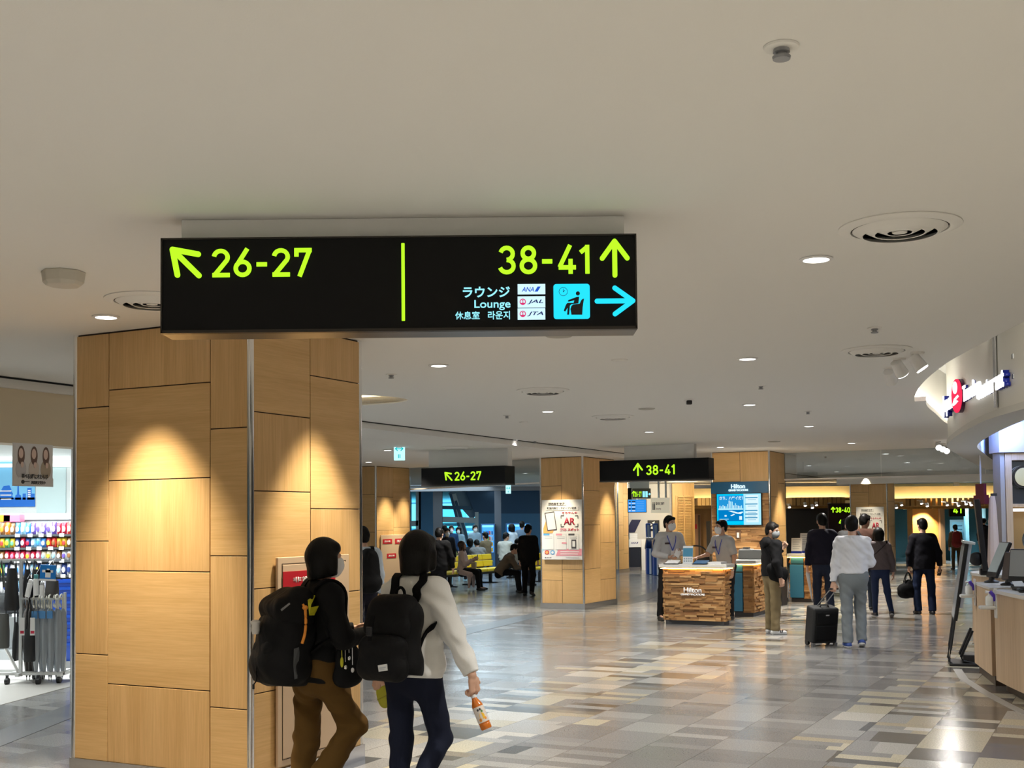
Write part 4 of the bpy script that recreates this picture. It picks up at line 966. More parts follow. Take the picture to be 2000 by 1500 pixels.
for k, (x, y) in enumerate(((1541, 985), (1572, 982), (1586, 986), (1594, 981), (1620, 983), (1750, 986), (1760, 981), (1799, 978), (1810, 983), (1849, 981), (1871, 982), (1886, 979), (1896, 981))):
    Yk = 38.8 if x < 1700 else 39.6; p = AT(x, y, Yk); t = thing('spotlight', ('small spot lamp under the timber slats, %s from the left over the %s' % (('first', 'second', 'third', 'fourth', 'fifth')[k] if k < 5 else ('first', 'second', 'third', 'fourth', 'fifth', 'sixth', 'seventh', 'eighth')[k-5], 'dark wall' if k < 5 else 'gate doors')), 'spotlight', p, 0, 'spot lamps under the timber slats')
    m = MB(); m.cyl((0, 0, 0), (0, -.05, -.10), .05, n=12); m.cyl((0, 0, 0), (0, 1.62, .05), .009, n=8); m.build('lamp_can', WHITE, t)
    m = MB(); m.cyl((0, -.05, -.10), (0, -.052, -.105), .045, n=12); m.build('lens', LAMP, t)
# dark wall, gate wall, orange pier
pb('wall_back', 1528, 980, 1622, fz(1570, 41.5), 41.5, .2, mat('wall_charcoal', (.025, .026, .03), .4), 'dark charcoal wall behind the blue-fronted counter', 'wall', 'structure')
S = Pl(AT(1642, 1010, 38.5), XD, 'dark maroon direction panel reading 38-40 and 41 behind the walking group', 'gate_sign', 'sign')
S.rect('panel', 1619, 983, 1668, fz(1642, 38.5)-.2, mat('sign_maroon', (.022, .008, .012), .4), .08, .08)
S.nums('38-40', 1632, 991, 1660, 1001, LIME, 0, .19); S.arrow(1627, 995.5, 9.5, R(90), 2.2, LIME, 0); S.nums('41', 1638, 1015, 1649, 1023.5, LIME, 0, .19); S.nums('-', 1649.5, 1015, 1655, 1023.5, LIME, 0, .19)
pb('wall_back', 1528, zpx(1700, ZA-.003, 46), 2100, 985, 46, .25, COVE, 'cream upper wall over the gates', 'wall', 'structure')
TEAL = mat('gate_teal', (.045, .16, .21), .5); TEAD = mat('gate_darkteal', (.02, .06, .085), .45)
pb('wall_back', 1740, 980, 2100, fz(1850, 47.5), 47.5, .25, TEAL, 'teal-lit wall behind the gate doors', 'wall', 'structure')
pb('wall_back', 1650, 980, 1745, fz(1700, 46.5), 46.5, .25, TEAD, 'dark wall behind the far pillar', 'wall', 'structure')
b = MB(); pbox(b, 1783, 975, 1837, fz(1810, 43.5), 43.5, .6); struct(b.build('wall_pier', wood('pier_wood', (.60, .33, .12), (.70, .42, .17), True, .6)), 'spot-lit orange timber pier between the gate doors', 'wall')
pq = AT(1810, 981, 42.95); spot((pq.x, pq.y, pq.z), 60, 95, .25, (1, .72, .38), AT(1812, 1110, 43.2))
pb('wall_pier', 1837, 978, 1846, fz(1840, 43.3), 43.3, .5, mat('door_jamb', (.30, .25, .22), .5), 'grey jamb right of the orange pier', 'wall', 'structure')
S = Pl(AT(1870, 996, 43), XD, 'black gate sign with a green 41 over the far gate', 'gate_sign', 'sign'); S.rect('panel', 1854.5, 984, 1885, 1008.5, SBLK, .08, .08); b = MB(); b.bx(-.1, .1, .02, .06, S.lx(1870, 984)[1], ZA-S.P.z-.001); b.build('hanger', WHT, S.t); S.nums('41', 1861, 988.5, 1878, 1002.5, LIME, 0, .17)
S = Pl(AT(1958, 1003, 40), XD, 'black gate sign with a green 40, cut off by the kiosk frame', 'gate_sign', 'sign'); S.rect('panel', 1951, 991, 1976, 1011.5, SBLK, .08, .08); b = MB(); b.bx(-.05, .05, .02, .06, S.lx(1963, 991)[1], ZA-S.P.z-.001); b.build('hanger', WHT, S.t); S.nums('40', 1952.5, 1000, 1964, 1009, LIME, 0, .18)
S = Pl(AT(1872, 1060, 46.5), XD, 'tall framed notice board under the 41 gate sign', 'notice_board', 'notice board'); S.rect('frame', 1856, 1015, 1887, fz(1872, 46.5)-.1, mat('frame_teal', (.13, .22, .27), .4), .05, .05); S.rect('sheet', 1860, 1020, 1882, 1085, mat('notice_teal', (.10, .24, .32), .5), .01, 0)
for k in range(7): S.rect('text_line', 1863, 1026+7*k, 1879, 1028+7*k, mat('notice_ink', (.02, .07, .12), .5), .004, -.01)
for x0, x1, lb in ((1886, 1893, 'pale teal post right of the notice board'), (1922, 1926, 'thin teal post before the far gate')): pb('post', x0, 986, x1, fz(x0, 45.5), 45.5, .15, mat('post_teal', (.20, .40, .48), .4), lb, 'post', 'structure')
pb('gate_counter', 1750, 1090, 1782, fz(1766, 46), 46, .5, mat('counter_darkteal', (.03, .08, .10), .5), 'dark low counter left of the orange pier', 'counter')
S = Pl(AT(1764, 1075, 45.5), XD, 'slanted metal handrail left of the orange pier', 'handrail', 'handrail')
for k in range(3):
    b = MB(); b.tube([V((S.lx(1751, 0)[0], 0, S.lx(1751, 1064+8*k)[1])), V((S.lx(1768, 0)[0], 0, S.lx(1768, 1038+8*k)[1])), V((S.lx(1779, 0)[0], 0, S.lx(1779, 1036+8*k)[1]))], .03, 6); b.build('rail', mat('rail_teal', (.25, .42, .46), .35, .4), S.t)
for x, y in ((1753, 1062), (1762, 1048), (1771, 1037)):
    b = MB(); b.cyl((S.lx(x, 0)[0], 0, -S.P.z), (S.lx(x, 0)[0], 0, S.lx(x, y)[1]), .025, n=6); b.build('baluster', mat('rail_teal', (.25, .42, .46), .35, .4), S.t)
pb('carpet', 1847, 1098, 1930, 1110, 46.2, .9, mat('carpet_blue', (.02, .10, .30), .8), 'low blue barrier panel at the far gate', 'barrier')
# white beam on the far pillar line
bm_a = P6 - W*3.0 - U*.1; bm_c = P6 + W*8 - U*.1
a1 = V((P6.x, P6.y, 0)); b = MB(); p = [a1 + W*(P6L+.3) - U*.35, a1 - W*9 - U*.35, a1 - W*9 - U*.02, a1 + W*(P6L+.3) - U*.02]
b.prism([q + V((0, 0, 2.70)) for q in p], (0, 0, .165)); struct(b.build('beam', WHT), 'long white ceiling beam over the far pillar', 'beam')
# cool lamps at the gates; over the seating area, added fill without fixtures
for x, y, Y, pw_ in ((880, 960, 43, 60), (960, 958, 38, 50), (1015, 958, 36, 50)):
    p = AT(x, y, Y); area((p.x, p.y-3, ZB-.03), (p.x, p.y-3, 0), 3, 4, pw_*2.6, (.66, .86, 1))
for x, Y in ((1760, 46), (1870, 45.2), (1930, 44)): p = AT(x, 1000, Y); spot((p.x, p.y, 2.4), 22, 140, .7, (.5, .85, 1))
for x, Y in ((1240, 38), (1290, 38.5)): p = AT(x, 1000, Y); spot((p.x, p.y, ZA-.02), 90, 140, .7, (.9, .95, 1))
p = AT(1262, 965, 37.9); area((p.x, p.y, 2.97), (p.x, 41, .6), 2.2, .6, 120, (.92, .96, 1)); p = AT(1336, 960, 38.6); area((p.x, p.y, 2.9), (p.x, 40.5, 1.2), .8, .5, 120, (1, .78, .42))
p = AT(1335, 1000, 39.6); spot((p.x, p.y, ZA-.02), 70, 110, .7, (1, .78, .42))
# ================================================================== SALES COUNTERS BY THE SCREEN PILLAR
BLK = [wood('block_wood_mid', (.33, .165, .055), (.46, .25, .09), True, 1.2, .55), wood('block_wood_dark', (.22, .10, .035), (.34, .17, .06), True, 1.2, .55), wood('block_wood_light', (.46, .26, .10), (.60, .37, .16), True, 1.2, .55)]
def blocks(name, L, z0, z1, par, loc, rotz, seed, rh=.030, out=-1):
    """relief wall of small timber blocks, local x 0..L, sticking out along -y"""
    q = random.Random(seed); mb = MB(); z = z0
    while z < z1 - .005:
        h = min(rh, z1-z); x = 0
        while x < L - .01:
            w_ = min(q.choice((.09, .14, .2, .28)), L-x)
            if L - x - w_ < .05: w_ = L-x
            d = q.choice((.006, .014, .024, .036)); mb.bx(x+.0008, x+w_-.0008, min(0, out*d), max(0, out*d), z+.0008, z+h-.0008, q.choice((0, 0, 0, 1, 2))); x += w_
        z += h
    return mb.build(name, BLK, par, loc=loc, rotz=rotz)
CBLUE = mat('counter_blue', (.035, .20, .36), .45); SLAB = mat('counter_slab', (.72, .70, .66), .35); CDARK = mat('counter_inside', (.02, .03, .05), .6)
WARM = glow('led_warm', (1, .55, .16), 16)
aW = math.atan2(-W.y, -W.x); aU = math.atan2(U.y, U.x)
def counter(label, pxC, yC, pxL, pxR, h, front, seed, logo=False):
    C = FL(pxC, yC); L = (onplane(pxL, 1100, C, W) - C).dot(W); D = (onplane(pxR, 1100, C, U) - C).dot(U)
    t = thing('sales_counter', label, 'counter', (C.x, C.y, 0)); inv = V((0, 0, 0)); ov = .05
    pl = lambda o, z0, z1: ([W*-o + U*-o + V((0, 0, z0)), W*(L+o) + U*-o + V((0, 0, z0)), W*(L+o) + U*(D+o) + V((0, 0, z0)), W*-o + U*(D+o) + V((0, 0, z0))], (0, 0, z1-z0))
    b = MB(); b.prism(*pl(-.03, 0, .07)); b.build('plinth', mat('plinth_dark', (.05, .05, .055), .5), t)
    b = MB(); b.prism(*pl(-.035, .07, h-.06)); b.build('carcass', CDARK, t)
    b = MB(); b.prism(*pl(ov, h-.055, h)); b.build('worktop', SLAB, t, bevel=.006)
    b = MB(); b.prism(*pl(.028, h-.075, h-.068)); b.build('led_strip', WARM, t)
    fL = L
    x0 = 0
    if front == 'split':
        x0 = L*.5
        b = MB(); b.T = Matrix.Translation(W*L) @ RZ(aW); b.bx(.012, x0-.012, .0, .03, .09, h-.22); b.bx(.012, x0-.012, .02, .04, h-.20, h-.07); b.build('blue_door', CBLUE, t, bevel=.003)
    blocks('front_blocks', L-x0, .07, h-.08, t, W*(L-x0) + U*.03, aW, seed)
    blocks('side_blocks', D, .07, h-.08, t, -W*-.03, aU, seed+5)
    blocks('far_blocks', D, .07, h-.08, t, W*(L-.03), aU, seed+7, out=1)
    return C, L, D, t
CA = counter('front sales counter of stacked timber blocks with white lettering', 1417, 1223, 1294, 1427, .98, 'full', 1)
C, L, D, t = CA
S = Pl(C + V((0, 0, .0)), -W); S.t = t
def onto(x, y): 
    return S.lx(x, y)
for tx, bx_, bo in (('Hilton', (1336, 1147.5, 1370.5, 1157.5), .012), ('GRAND VACATIONS', (1330, 1159, 1377, 1163), .008)):
    q = [onto(bx_[0], 1152)[0], onto(bx_[2], 1152)[0], onto(1353, bx_[1])[1], onto(1353, bx_[3])[1]]
    M = RZ(aW); letters(tx, 'lettering', mat('letter_white', (.85, .84, .82), .4, emit=.25), t, q[0], q[1], q[3], q[2], -.004, bo, .02, M=M)
    COL.objects[-1].matrix_local = RZ(aW)
CB = counter('blue-doored timber counter behind the front sales counter', 1474, 1205, 1429, 1499, .98, 'split', 21)
CCc = counter('blue-doored timber counter right of the screen pillar with paper notices', 1600, 1177, 1541, 1612, .98, 'split', 31)
# things on the counters
def on_counter(c, f, g, z=.98):         # f along W, g along U
    return V((c[0].x, c[0].y, z)) + W*(c[1]*f) + U*(c[2]*g)
p = on_counter(CA, .62, .30); t = thing('brochure_stand', 'clear stand with a blue travel leaflet on the front sales counter', 'leaflet stand', p + V((0, 0, .002)), aW)
b = MB(); b.T = RX(R(-8)); b.bx(-.085, .085, -.004, .004, 0, .29); b.build('leaflet', mat('leaflet_white', (.70, .74, .76), .4), t)
b = MB(); b.T = RX(R(-8)); b.bx(-.082, .082, -.007, -.004, .115, .255); b.build('picture', mat('leaflet_blue', (.05, .22, .36), .4), t)
b = MB(); b.T = RX(R(-8))
for k in range(2): 
    for j in range(4): b.bx(-.07+.038*j, -.045+.038*j, -.0065, -.004, .03+.04*k, .055+.04*k)
b.build('picture_blocks', mat('leaflet_grey', (.30, .36, .40), .5), t)
b = MB(); b.bx(-.085, .085, -.03, .05, -.001, .004); b.build('base', WHITE, t)
for f, lb, m in ((.84, 'white paper brochures fanned out at the left of the counter', WHITE), (.38, 'blue folder lying right of the leaflet stand', mat('folder_blue', (.03, .13, .30), .4))):
    p = on_counter(CA, f, .12); t = thing('brochure', lb, 'brochure', p + V((0, 0, .002)), aW)
    b = MB(); b.bx(-.13, .13, -.10, .10, 0, .008); b.build('tray', BLACK, t); b = MB(); b.T = RX(R(14)); b.bx(-.11, .11, -.09, .09, .03, .036); b.build('sheet', m, t)
p = on_counter(CA, .16, .45); tag(MB().bx(-.11, .11, -.15, .15, 0, .035).build('paper_stack', WHITE, None, loc=p + V((0, 0, .001)), rotz=aW), 'stack of white paper under the clerk\'s arm on the front counter', 'paper')
p = on_counter(CB, .45, .6); t = thing('cash_drawer', 'grey box with a white flap on the blue-doored counter', 'box', p + V((0, 0, .001)), aW); b = MB(); b.bx(-.22, .22, -.12, .12, 0, .17); b.build('body', mat('box_grey', (.22, .23, .23), .5), t, bevel=.01); b = MB(); b.bx(-.20, .0, -.10, .10, .17, .185); b.build('flap', WHITE, t)
b = MB(); b.bx(-.15, -.05, -.06, .06, .185, .21); b.build('stapler', BLACK, t)
for f, lb, hh in ((.80, 'front paper notice in a clear stand on the right counter', .32), (.60, 'rear paper notice in a clear stand on the right counter', .42)):
    p = on_counter(CCc, f, .25 if hh < .4 else .65); t = thing('notice_stand', lb, 'notice', p + V((0, 0, .001)), aW)
    b = MB(); b.T = RX(R(-9)); b.bx(-.11, .11, -.005, .005, 0, hh); b.build('sheet', WHITE, t)
    b = MB(); b.T = RX(R(-9))
    for k in range(5): b.bx(-.08, .08-.02*(k % 3), -.007, -.005, hh*.9-.045*k-.012, hh*.9-.045*k)
    b.build('text_line', mat('ink_grey', (.45, .47, .5), .6), t); b = MB(); b.T = RX(R(-9)); b.bx(-.11, .11, -.008, -.005, .0, .05); b.build('navy_band', NAVY, t)
    b = MB(); b.bx(-.11, .11, -.02, .06, 0, .004); b.build('base', WHITE, t)
p = on_counter(CCc, .25, .6); t = thing('bottle_pump', 'dark pump bottle on the right counter against the charcoal wall', 'bottle', p + V((0, 0, .001)))
b = MB(); b.lathe([(.001, 0), (.04, 0), (.042, .02), (.042, .17), (.015, .2), (.015, .23), (.001, .23)], 16); b.build('bottle', mat('bottle_grey', (.10, .13, .13), .3), t, 40); b = MB(); b.cyl((0, 0, .23), (0, 0, .28), .008, n=8); b.bx(-.05, .01, -.01, .01, .275, .29); b.build('pump', BLACK, t)
# backdrop on the screen pillar: header, blocks, display
pp = P3 - U*.006
S = Pl(onplane(1446, 1000, pp, W), -W, 'timber-block backdrop with a blue header and wall display on the screen pillar', 'stand_backdrop', 'backdrop')
x0, x1 = S.lx(1391, 1000)[0], S.lx(1502, 1000)[0]; zt = S.lx(1446, 941)[1]; zm = S.lx(1446, 963.5)[1]
b = MB(); b.bx(x0, x1, -.06, 0, zm, zt); b.build('header', mat('header_blue', (.015, .115, .25), .4), S.t)
o = blocks('timber_blocks', x1-x0, .02-S.P.z, zm-.002, S.t, (x0, 0, 0), 0, 44, .036)
S.text('lettering', 'Hilton', 1430, 945.5, 1457, 954, glow('letter_glow', (.75, .97, 1), 1.2), -.06, .015, .02)
S.text('lettering', 'GRAND VACATIONS', 1425, 955.5, 1463, 959.5, glow('letter_glow', (.75, .97, 1), 1.2), -.06, .012, .02)
S.rect('bezel', 1401, 963, 1490, 1026.5, BLACK, .05, -.03)
dsp = S.rect('display', 1403, 964.5, 1488.5, 1025, glow('ad_cyan', (.0, .62, 1.0), 1.0), .004, -.08)
D2 = lambda nm, x0, y0, x1, y1, m, k=1: S.rect(nm, x0, y0, x1, y1, m, .003, -.084-.003*k, par=dsp)
AB = glow('ad_blue', (.0, .23, .62), .95); AW = glow('ad_white', (.75, .95, 1), 1.0); AL = glow('ad_pale', (.45, .86, 1.0), 1.0)
D2('sea_picture', 1406, 968, 1454.5, 995, glow('ad_sky', (.02, .33, .75), .95)); D2('sea_picture', 1406, 995, 1454.5, 1018, AB); D2('panel', 1455, 964.5, 1488.5, 1025, AL); D2('panel', 1460, 967, 1484, 1020, AW, 2)
S.text('lettering', 'さあ、ハワイだ！', 1408, 969.5, 1453, 976.5, AW, -.09, .03, .003, par=dsp)
q = random.Random(4)
for k in range(15):
    x = 1408 + 3.0*k; h_ = 3 + 12*q.random()*(1.1 if k > 3 else .7); D2('tower_picture', x, 993-h_, x+1.8, 994, AL if k % 3 else AW, 2)
D2('shore_picture', 1406, 993, 1454, 996, AL, 2); S.poly('aircraft_picture', [(1425, 998), (1432, 997.5), (1444, 1001), (1453, 999), (1454, 1001), (1449, 1004), (1440, 1003)], AW, .003, -.09, par=dsp); S.poly('boat_picture', [(1429, 1007), (1436, 1003.5), (1438, 1005), (1432, 1008)], AW, .003, -.09, par=dsp); D2('boat_picture', 1418, 1006, 1422, 1009, AW, 2); D2('bird_picture', 1446.5, 1008, 1452, 1015, AW, 2)
for k, y in enumerate((971, 983.5, 996, 1003, 1010)):
    D2('heading_bar', 1458, y, 1482, y+2, glow('ad_bar', (.05, .35, .62), .9), 3); D2('text_line', 1463, y+4.5, 1479, y+5.5, glow('ad_text', (.3, .6, .8), .9), 3)
for k in range(2): D2('text_line', 1408, 1013.5+2.5*k, 1426-3*k, 1014.5+2.5*k, AL, 2)
S.rect('wall_intercom', 1438, 1036, 1448, 1052, mat('plate_brown', (.12, .06, .03), .5), .05, 0); S.rect('white_handset', 1441.5, 1040, 1445.5, 1050, WHITE, .03, -.05)
LEDH = area(AT(1446, 941, 21.6) + V((0, 0, 0)), AT(1446, 1010, 22.6), 1.0, .1, 6*KP/5, (1, .85, .65))
b = MB(); p = P3 + U*.55 - W*.06; 
tag(MB().bx(-.2, .2, -.04, .04, 0, .75).build('waste_bin', BLACK, None, loc=(p.x, p.y, 0), rotz=aU, bevel=.01), 'narrow black bin against the right face of the screen pillar', 'bin')

# ================================================================== THE CURVED KIOSK ON THE RIGHT
DR = spline([V(p) for p in ((4.0, 4.5, 0), (4.06, 7, 0), (4.22, 9.83, 0), (4.50, 11.56, 0), (5.35, 14.6, 0), (6.3, 16.8, 0), (7.7, 19.8, 0), (9.33, 23.2, 0))], 8)
def offset(P, d):
    out = []
    for i, p in enumerate(P):
        t = (P[min(i+1, len(P)-1)] - P[max(i-1, 0)]).normalized(); out.append(p + V((t.y, -t.x, 0))*d)
    return out
def wall_strip(P, Q, z0, z1):          # closed band between two outlines
    mb = MB(); n = len(P); vs = []
    for p, q in zip(P, Q): vs += [p + V((0, 0, z0)), q + V((0, 0, z0)), q + V((0, 0, z1)), p + V((0, 0, z1))]
    fs = [(4*i+k, 4*i+(k+1) % 4, 4*i+4+(k+1) % 4, 4*i+4+k) for i in range(n-1) for k in range(4)]
    fs += [(3, 2, 1, 0), tuple(4*n-4+k for k in range(4))]; mb.add(vs, fs); return mb
FAS = mat('fascia_cream', (.74, .71, .64), .35); RIM = mat('fascia_rim', (.62, .60, .55), .5)
t = thing('kiosk_fascia', 'curved cream fascia of the restaurant kiosk hanging over its counter', 'fascia', (0, 0, 0))
wall_strip(DR, offset(DR, .06), 2.63, 3.74).build('panel', FAS, t, 40)
wall_strip(offset(DR, -.015), offset(DR, .34), 2.58, 2.64).build('lower_rim', RIM, t, 40)
wall_strip(offset(DR, .30), offset(DR, .34), 2.64, 3.0).build('inner_lip', mat('lip_bluelit', (.55, .66, .80), .5), t, 40)  # blue light on the inner lip is put into its colour
b = MB(); b.prism([p + V((0, 0, 3.0)) for p in offset(DR, .34)] + [V((12.5, 23, 3.0)), V((12.5, 4.5, 3.0))], (0, 0, .05)); struct(b.build('ceiling', mat('kiosk_ceiling_bluelit', (.62, .68, .78), .7)), 'bluish white ceiling inside the kiosk fascia', 'ceiling')  # ceiling colour carries the blue light as well
for x, y in ((1877, 700), (1945, 660)):
    d = ray(x, y); best = min(DR, key=lambda p: abs(p.x/p.y - d.x)); b = MB(); b.cyl(best + V((-.02, -.02, 2.99 if False else 2.66)), best + V((-.02, -.02, 3.73)), .018, n=10); b.build('hanger_rod', STEEL, t)
# LED band on the far lip of the ceiling recess, small lamps in the recess
i0 = [i for i, p in enumerate(REC) if p.y > 13.0][0]; seg = REC[i0:i0+16]
t = thing('recess_light', 'bright light band along the far lip of the ceiling recess', 'light band', (0, 0, 0)); wall_strip(offset(seg, .01), offset(seg, .05), ZA+.03, ZA+.12).build('light_strip', glow('led_cool', (1, .97, .88), 8), t); wall_strip(seg, offset(seg, .12), ZA-.05, ZA-.001).build('lip', WHT, t)
for x, y, lb in ((1809, 749, 'upper small round lamp inside the ceiling recess'), (1820, 780, 'lower small round lamp inside the ceiling recess')):
    p = CE(x, y, 3.72); tt = thing('recess_lamp', lb, 'ceiling light', (p.x, p.y, 3.74)); b = MB(); b.lathe([(.06, -.002), (.09, -.002), (.09, -.012), (.06, -.012), (.06, -.002)], 20); b.build('trim_ring', DARK, tt, 40); b = MB(); b.cyl((0, 0, -.004), (0, 0, -.01), .058, n=20); b.build('lens', LAMP, tt)
# lit lettering: word, red oval, words
d = V((-.79, -3.8, 0)).normalized(); P0 = AT(1845, 790, 13.55); S = Pl(P0, d, 'lit white lettering with a red oval on the curved kiosk fascia', 'fascia_lettering', 'sign')
SW = glow('letter_lit', (1, 1, 1), 1.6); SB = mat('letter_navy', (.01, .02, .28), .4)
def big(tx, x0, y0, x1, y1):
    S.text('letter_side', tx, x0, y0, x1, y1, SB, .02, .02, .05); S.text('lettering', tx, x0, y0, x1, y1, SW, -.032, .02, .012)
big('Japan', 1848, 768, 1867, 812); big('Traveling', 1888, 744, 1920, 787); big('Restaurant', 1919, 730, 1969, 768)
S.disc('oval_side', 1876.5, 773, 9.5, mat('oval_dark', (.05, .0, .04), .4), .05, .02, 33); S.disc('oval', 1876, 773, 9.5, glow('oval_red', (1, .035, .10), 1.1), .012, -.032, 33)
S.disc('white_mark', 1874.5, 757, 4.2, SW, .006, -.046, 12); S.poly('white_mark', [(1870, 790), (1873, 779), (1880, 771), (1882, 774), (1876, 781), (1881, 783), (1876, 789), (1871, 793)], SW, .006, -.046)
a, c = S.lx(1846, 775)[0], S.lx(1972, 745)[0]
b = MB(); b.bx(a, c, .03, .05, .05, .09); b.bx(a, c, .03, .05, -.12, -.08)
b.build('support_rail', GREYM, S.t)
# counter A (curved front), B (block), C (rounded end)
KA = spline([V(p) for p in ((4.40, 6.4, 0), (4.46, 8.6, 0), (4.58, 10.6, 0), (4.72, 11.75, 0))], 8)
TOPW = mat('kiosk_top_white', (.80, .80, .78), .25)
def solid(P, dx, z0, z1):                # outline extended to the right
    Q = [V((5.55 + dx*0, p.y, 0)) for p in P]; mb = MB(); loop = P + [V((dx, P[-1].y, 0)), V((dx, P[0].y, 0))]; return mb.prism([p + V((0, 0, z0)) for p in loop], (0, 0, z1-z0))
t = thing('kiosk_counter', 'curved pale oak kiosk counter with a white top, nearest on the right', 'counter', (0, 0, 0))
solid(KA, 5.3, .10, .95).build('body', OAK, t, 40); solid(offset(KA, .09), 5.2, 0, .10).build('toe_kick', mat('toe_brown', (.075, .055, .04), .5), t, 40); solid(offset(KA, -.012), 5.32, .951, .985).build('worktop', TOPW, t, 40)
t = thing('kiosk_counter', 'boxy pale oak counter block between the curved counter and the rounded one', 'counter', (0, 0, 0))
Bf = [V(p) for p in ((4.80, 12.05, 0), (5.05, 13.15, 0), (5.75, 13.15, 0), (5.75, 12.05, 0))]
MB().prism([p + V((0, 0, .10)) for p in Bf], (0, 0, .86)).build('body', OAK, t, bevel=.004); MB().prism([p*1 + V((.04 if i < 2 else -.02, .02 if i in (0, 3) else -.02, 0)) for i, p in enumerate(Bf)], (0, 0, .10)).build('toe_kick', MATS['toe_brown'], t); MB().prism([p + V((0, 0, .962)) for p in Bf], (0, 0, .022)).build('worktop', TOPW, t)
t = thing('kiosk_counter', 'rounded end counter of the kiosk under the tall dark display', 'counter', (6.62, 15.1, 0))
E = lambda s: [V((.75*s*cos(2*pi*k/32), .95*s*sin(2*pi*k/32), 0)) for k in range(32)]
MB().prism([p + V((0, 0, .08)) for p in E(1)], (0, 0, .87)).build('body', OAK, t, 40); MB().prism(E(.92), (0, 0, .08)).build('toe_kick', MATS['toe_brown'], t, 40); MB().prism([p + V((0, 0, .951)) for p in E(1.02)], (0, 0, .034)).build('worktop', TOPW, t, 40)
KA2 = [p + V((-.16, -.1, 0)) for p in KA] + [V((4.72, 12.6, 0)), V((4.95, 13.4, 0))]
strip('trim_5', KA2, .09, mat('ring_stone', (.36, .35, .33), .3), 'pale curved stone border in the floor along the kiosk counter', .003)
# kiosk back: timber frame with mirror, pilaster
YK = 16.4
S = Pl(AT(1985, 1010, YK), XD, 'tall timber frame with a mirror and dark emblem behind the kiosk counters', 'mirror_unit', 'mirror')
zt = 2.57 - S.P.z; zb = -S.P.z; a0 = S.lx(1966, 1000)[0]; a1 = S.lx(1979, 1000)[0]
b = MB(); b.bx(a0, a1, 0, .25, zb, zt); b.bx(a1, 2.2, 0, .25, S.lx(1990, 899)[1], zt); b.bx(a1, 2.2, .02, .2, S.lx(1990, 990)[1], S.lx(1990, 984)[1]); b.bx(1.9, 2.2, 0, .25, zb, zt); b.build('frame', OAK, S.t, bevel=.006)
b = MB(); b.bx(a1, 1.95, .12, .16, S.lx(1990, 984)[1], S.lx(1990, 899)[1]); b.build('mirror', mat('mirror_grey', (.45, .46, .46), .12, .9), S.t)
b = MB(); b.bx(a1, 1.95, .14, .18, zb, S.lx(1990, 990)[1]); b.build('back_panel', mat('panel_ochre', (.42, .25, .09), .5), S.t)
b = MB(); b.bx(a1+.01, 1.9, .0, .05, S.lx(1990, 999)[1], S.lx(1990, 993)[1]); b.build('lamp_bar', glow('bar_white', (1, 1, 1), 1.5), S.t)
q = S.lx(2003, 931); b = MB(); b.cyl((q[0], .11, q[1]), (q[0], .06, q[1]), .155, n=36); b.build('emblem_ring', mat('emblem_brown', (.02, .012, .008), .4), S.t, 40); b = MB(); b.cyl((q[0], .062, q[1]), (q[0], .05, q[1]), .125, n=36); b.build('emblem_disc', mat('emblem_cream', (.75, .62, .30), .4), S.t, 40)
b = MB(); pbox(b, 1957.5, zpx(1960, 2.575, YK), 1966, fz(1960, YK), YK+.02, .25); struct(b.build('wall_pilaster', mat('pilaster_grey', (.38, .35, .32), .5)), 'grey pilaster left of the timber frame', 'wall')
b = MB(); b.bx(S.P.x+a0-.1, 12.5, YK-.05, YK+.3, 2.58, 3.0); struct(b.build('wall_bulkhead', mat('bulkhead_beige', (.55, .45, .38), .6)), 'beige bulkhead above the timber frame', 'wall')
t = thing('coffee_machine', 'white and black coffee machine at the right edge behind the counter', 'coffee machine', (AT(2000, 1070, 15.6).x+.62, 15.6, 0))
b = MB(); b.bx(-.12, .35, -.2, .2, 0, 1.10); b.build('stand', OAK, t); b = MB(); b.bx(-.10, .30, -.18, .15, 1.10, 1.32); b.build('body', BLACK, t, bevel=.02); b = MB(); b.bx(-.09, .28, -.19, .12, 1.321, 1.50); b.build('hopper', WHITE, t, bevel=.03)
b = MB(); b.ell((.12, 0, 1.66), (.17, .15, .16)); b.build('black_drum', BLACK, t, 60); b = MB(); b.cyl((.0, -.12, 1.78), (.12, -.16, 1.80), .03, n=10); b.build('chrome_tap', CHROME, t, 40)
# things standing on the kiosk counters
zt = .986
t = thing('tall_display', 'tall black display seen edge-on, standing on the rounded counter', 'display', (AT(1924, 1130, 14.7).x, 14.7, zt), R(-19)); 
b = MB(); b.T = RY(R(-5)); b.bx(-.028, .028, -.25, .12, .06, .93); b.build('panel', BLACK, t, bevel=.006); b = MB(); b.T = RY(R(-5)); b.bx(.029, .036, -.24, .11, .08, .91); b.build('screen', mat('screen_black', (.02, .02, .025), .1), t)
b = MB(); b.bx(-.06, .09, -.16, .12, 0, .08); b.build('base', BLACK, t, bevel=.01); b = MB(); b.ell((-.10, -.18, .20), (.085, .05, .085)); b.build('round_speaker', BLACK, t, 60)
def pos(px, Y, z, h, w_, lean, label, face, back, name='payment_terminal', cat='terminal', yaw=0):
    t = thing(name, label, cat, (AT(px, 1130, Y).x, Y, z), yaw)
    b = MB(); b.lathe([(.001, 0), (.075, 0), (.08, .012), (.03, .03), (.025, .06), (.001, .06)], 20); b.build('foot', BLACK, t, 40)
    b = MB(); b.T = TR(0, 0, .05) @ RY(R(lean)); b.bx(-.02, .02, -w_/2, w_/2, 0, h); b.build('housing', back, t, bevel=.015)
    b = MB(); b.T = TR(0, 0, .05) @ RY(R(lean)); b.bx(-.025, -.02, -w_/2+.015, w_/2-.015, .06, h-.015); b.build('screen', face, t); return t
pos(1937, 13.0, zt, .42, .26, 24, 'tilted order terminal with a pale screen beside the tall display', mat('screen_pale', (.60, .72, .78), .2), BLACK)
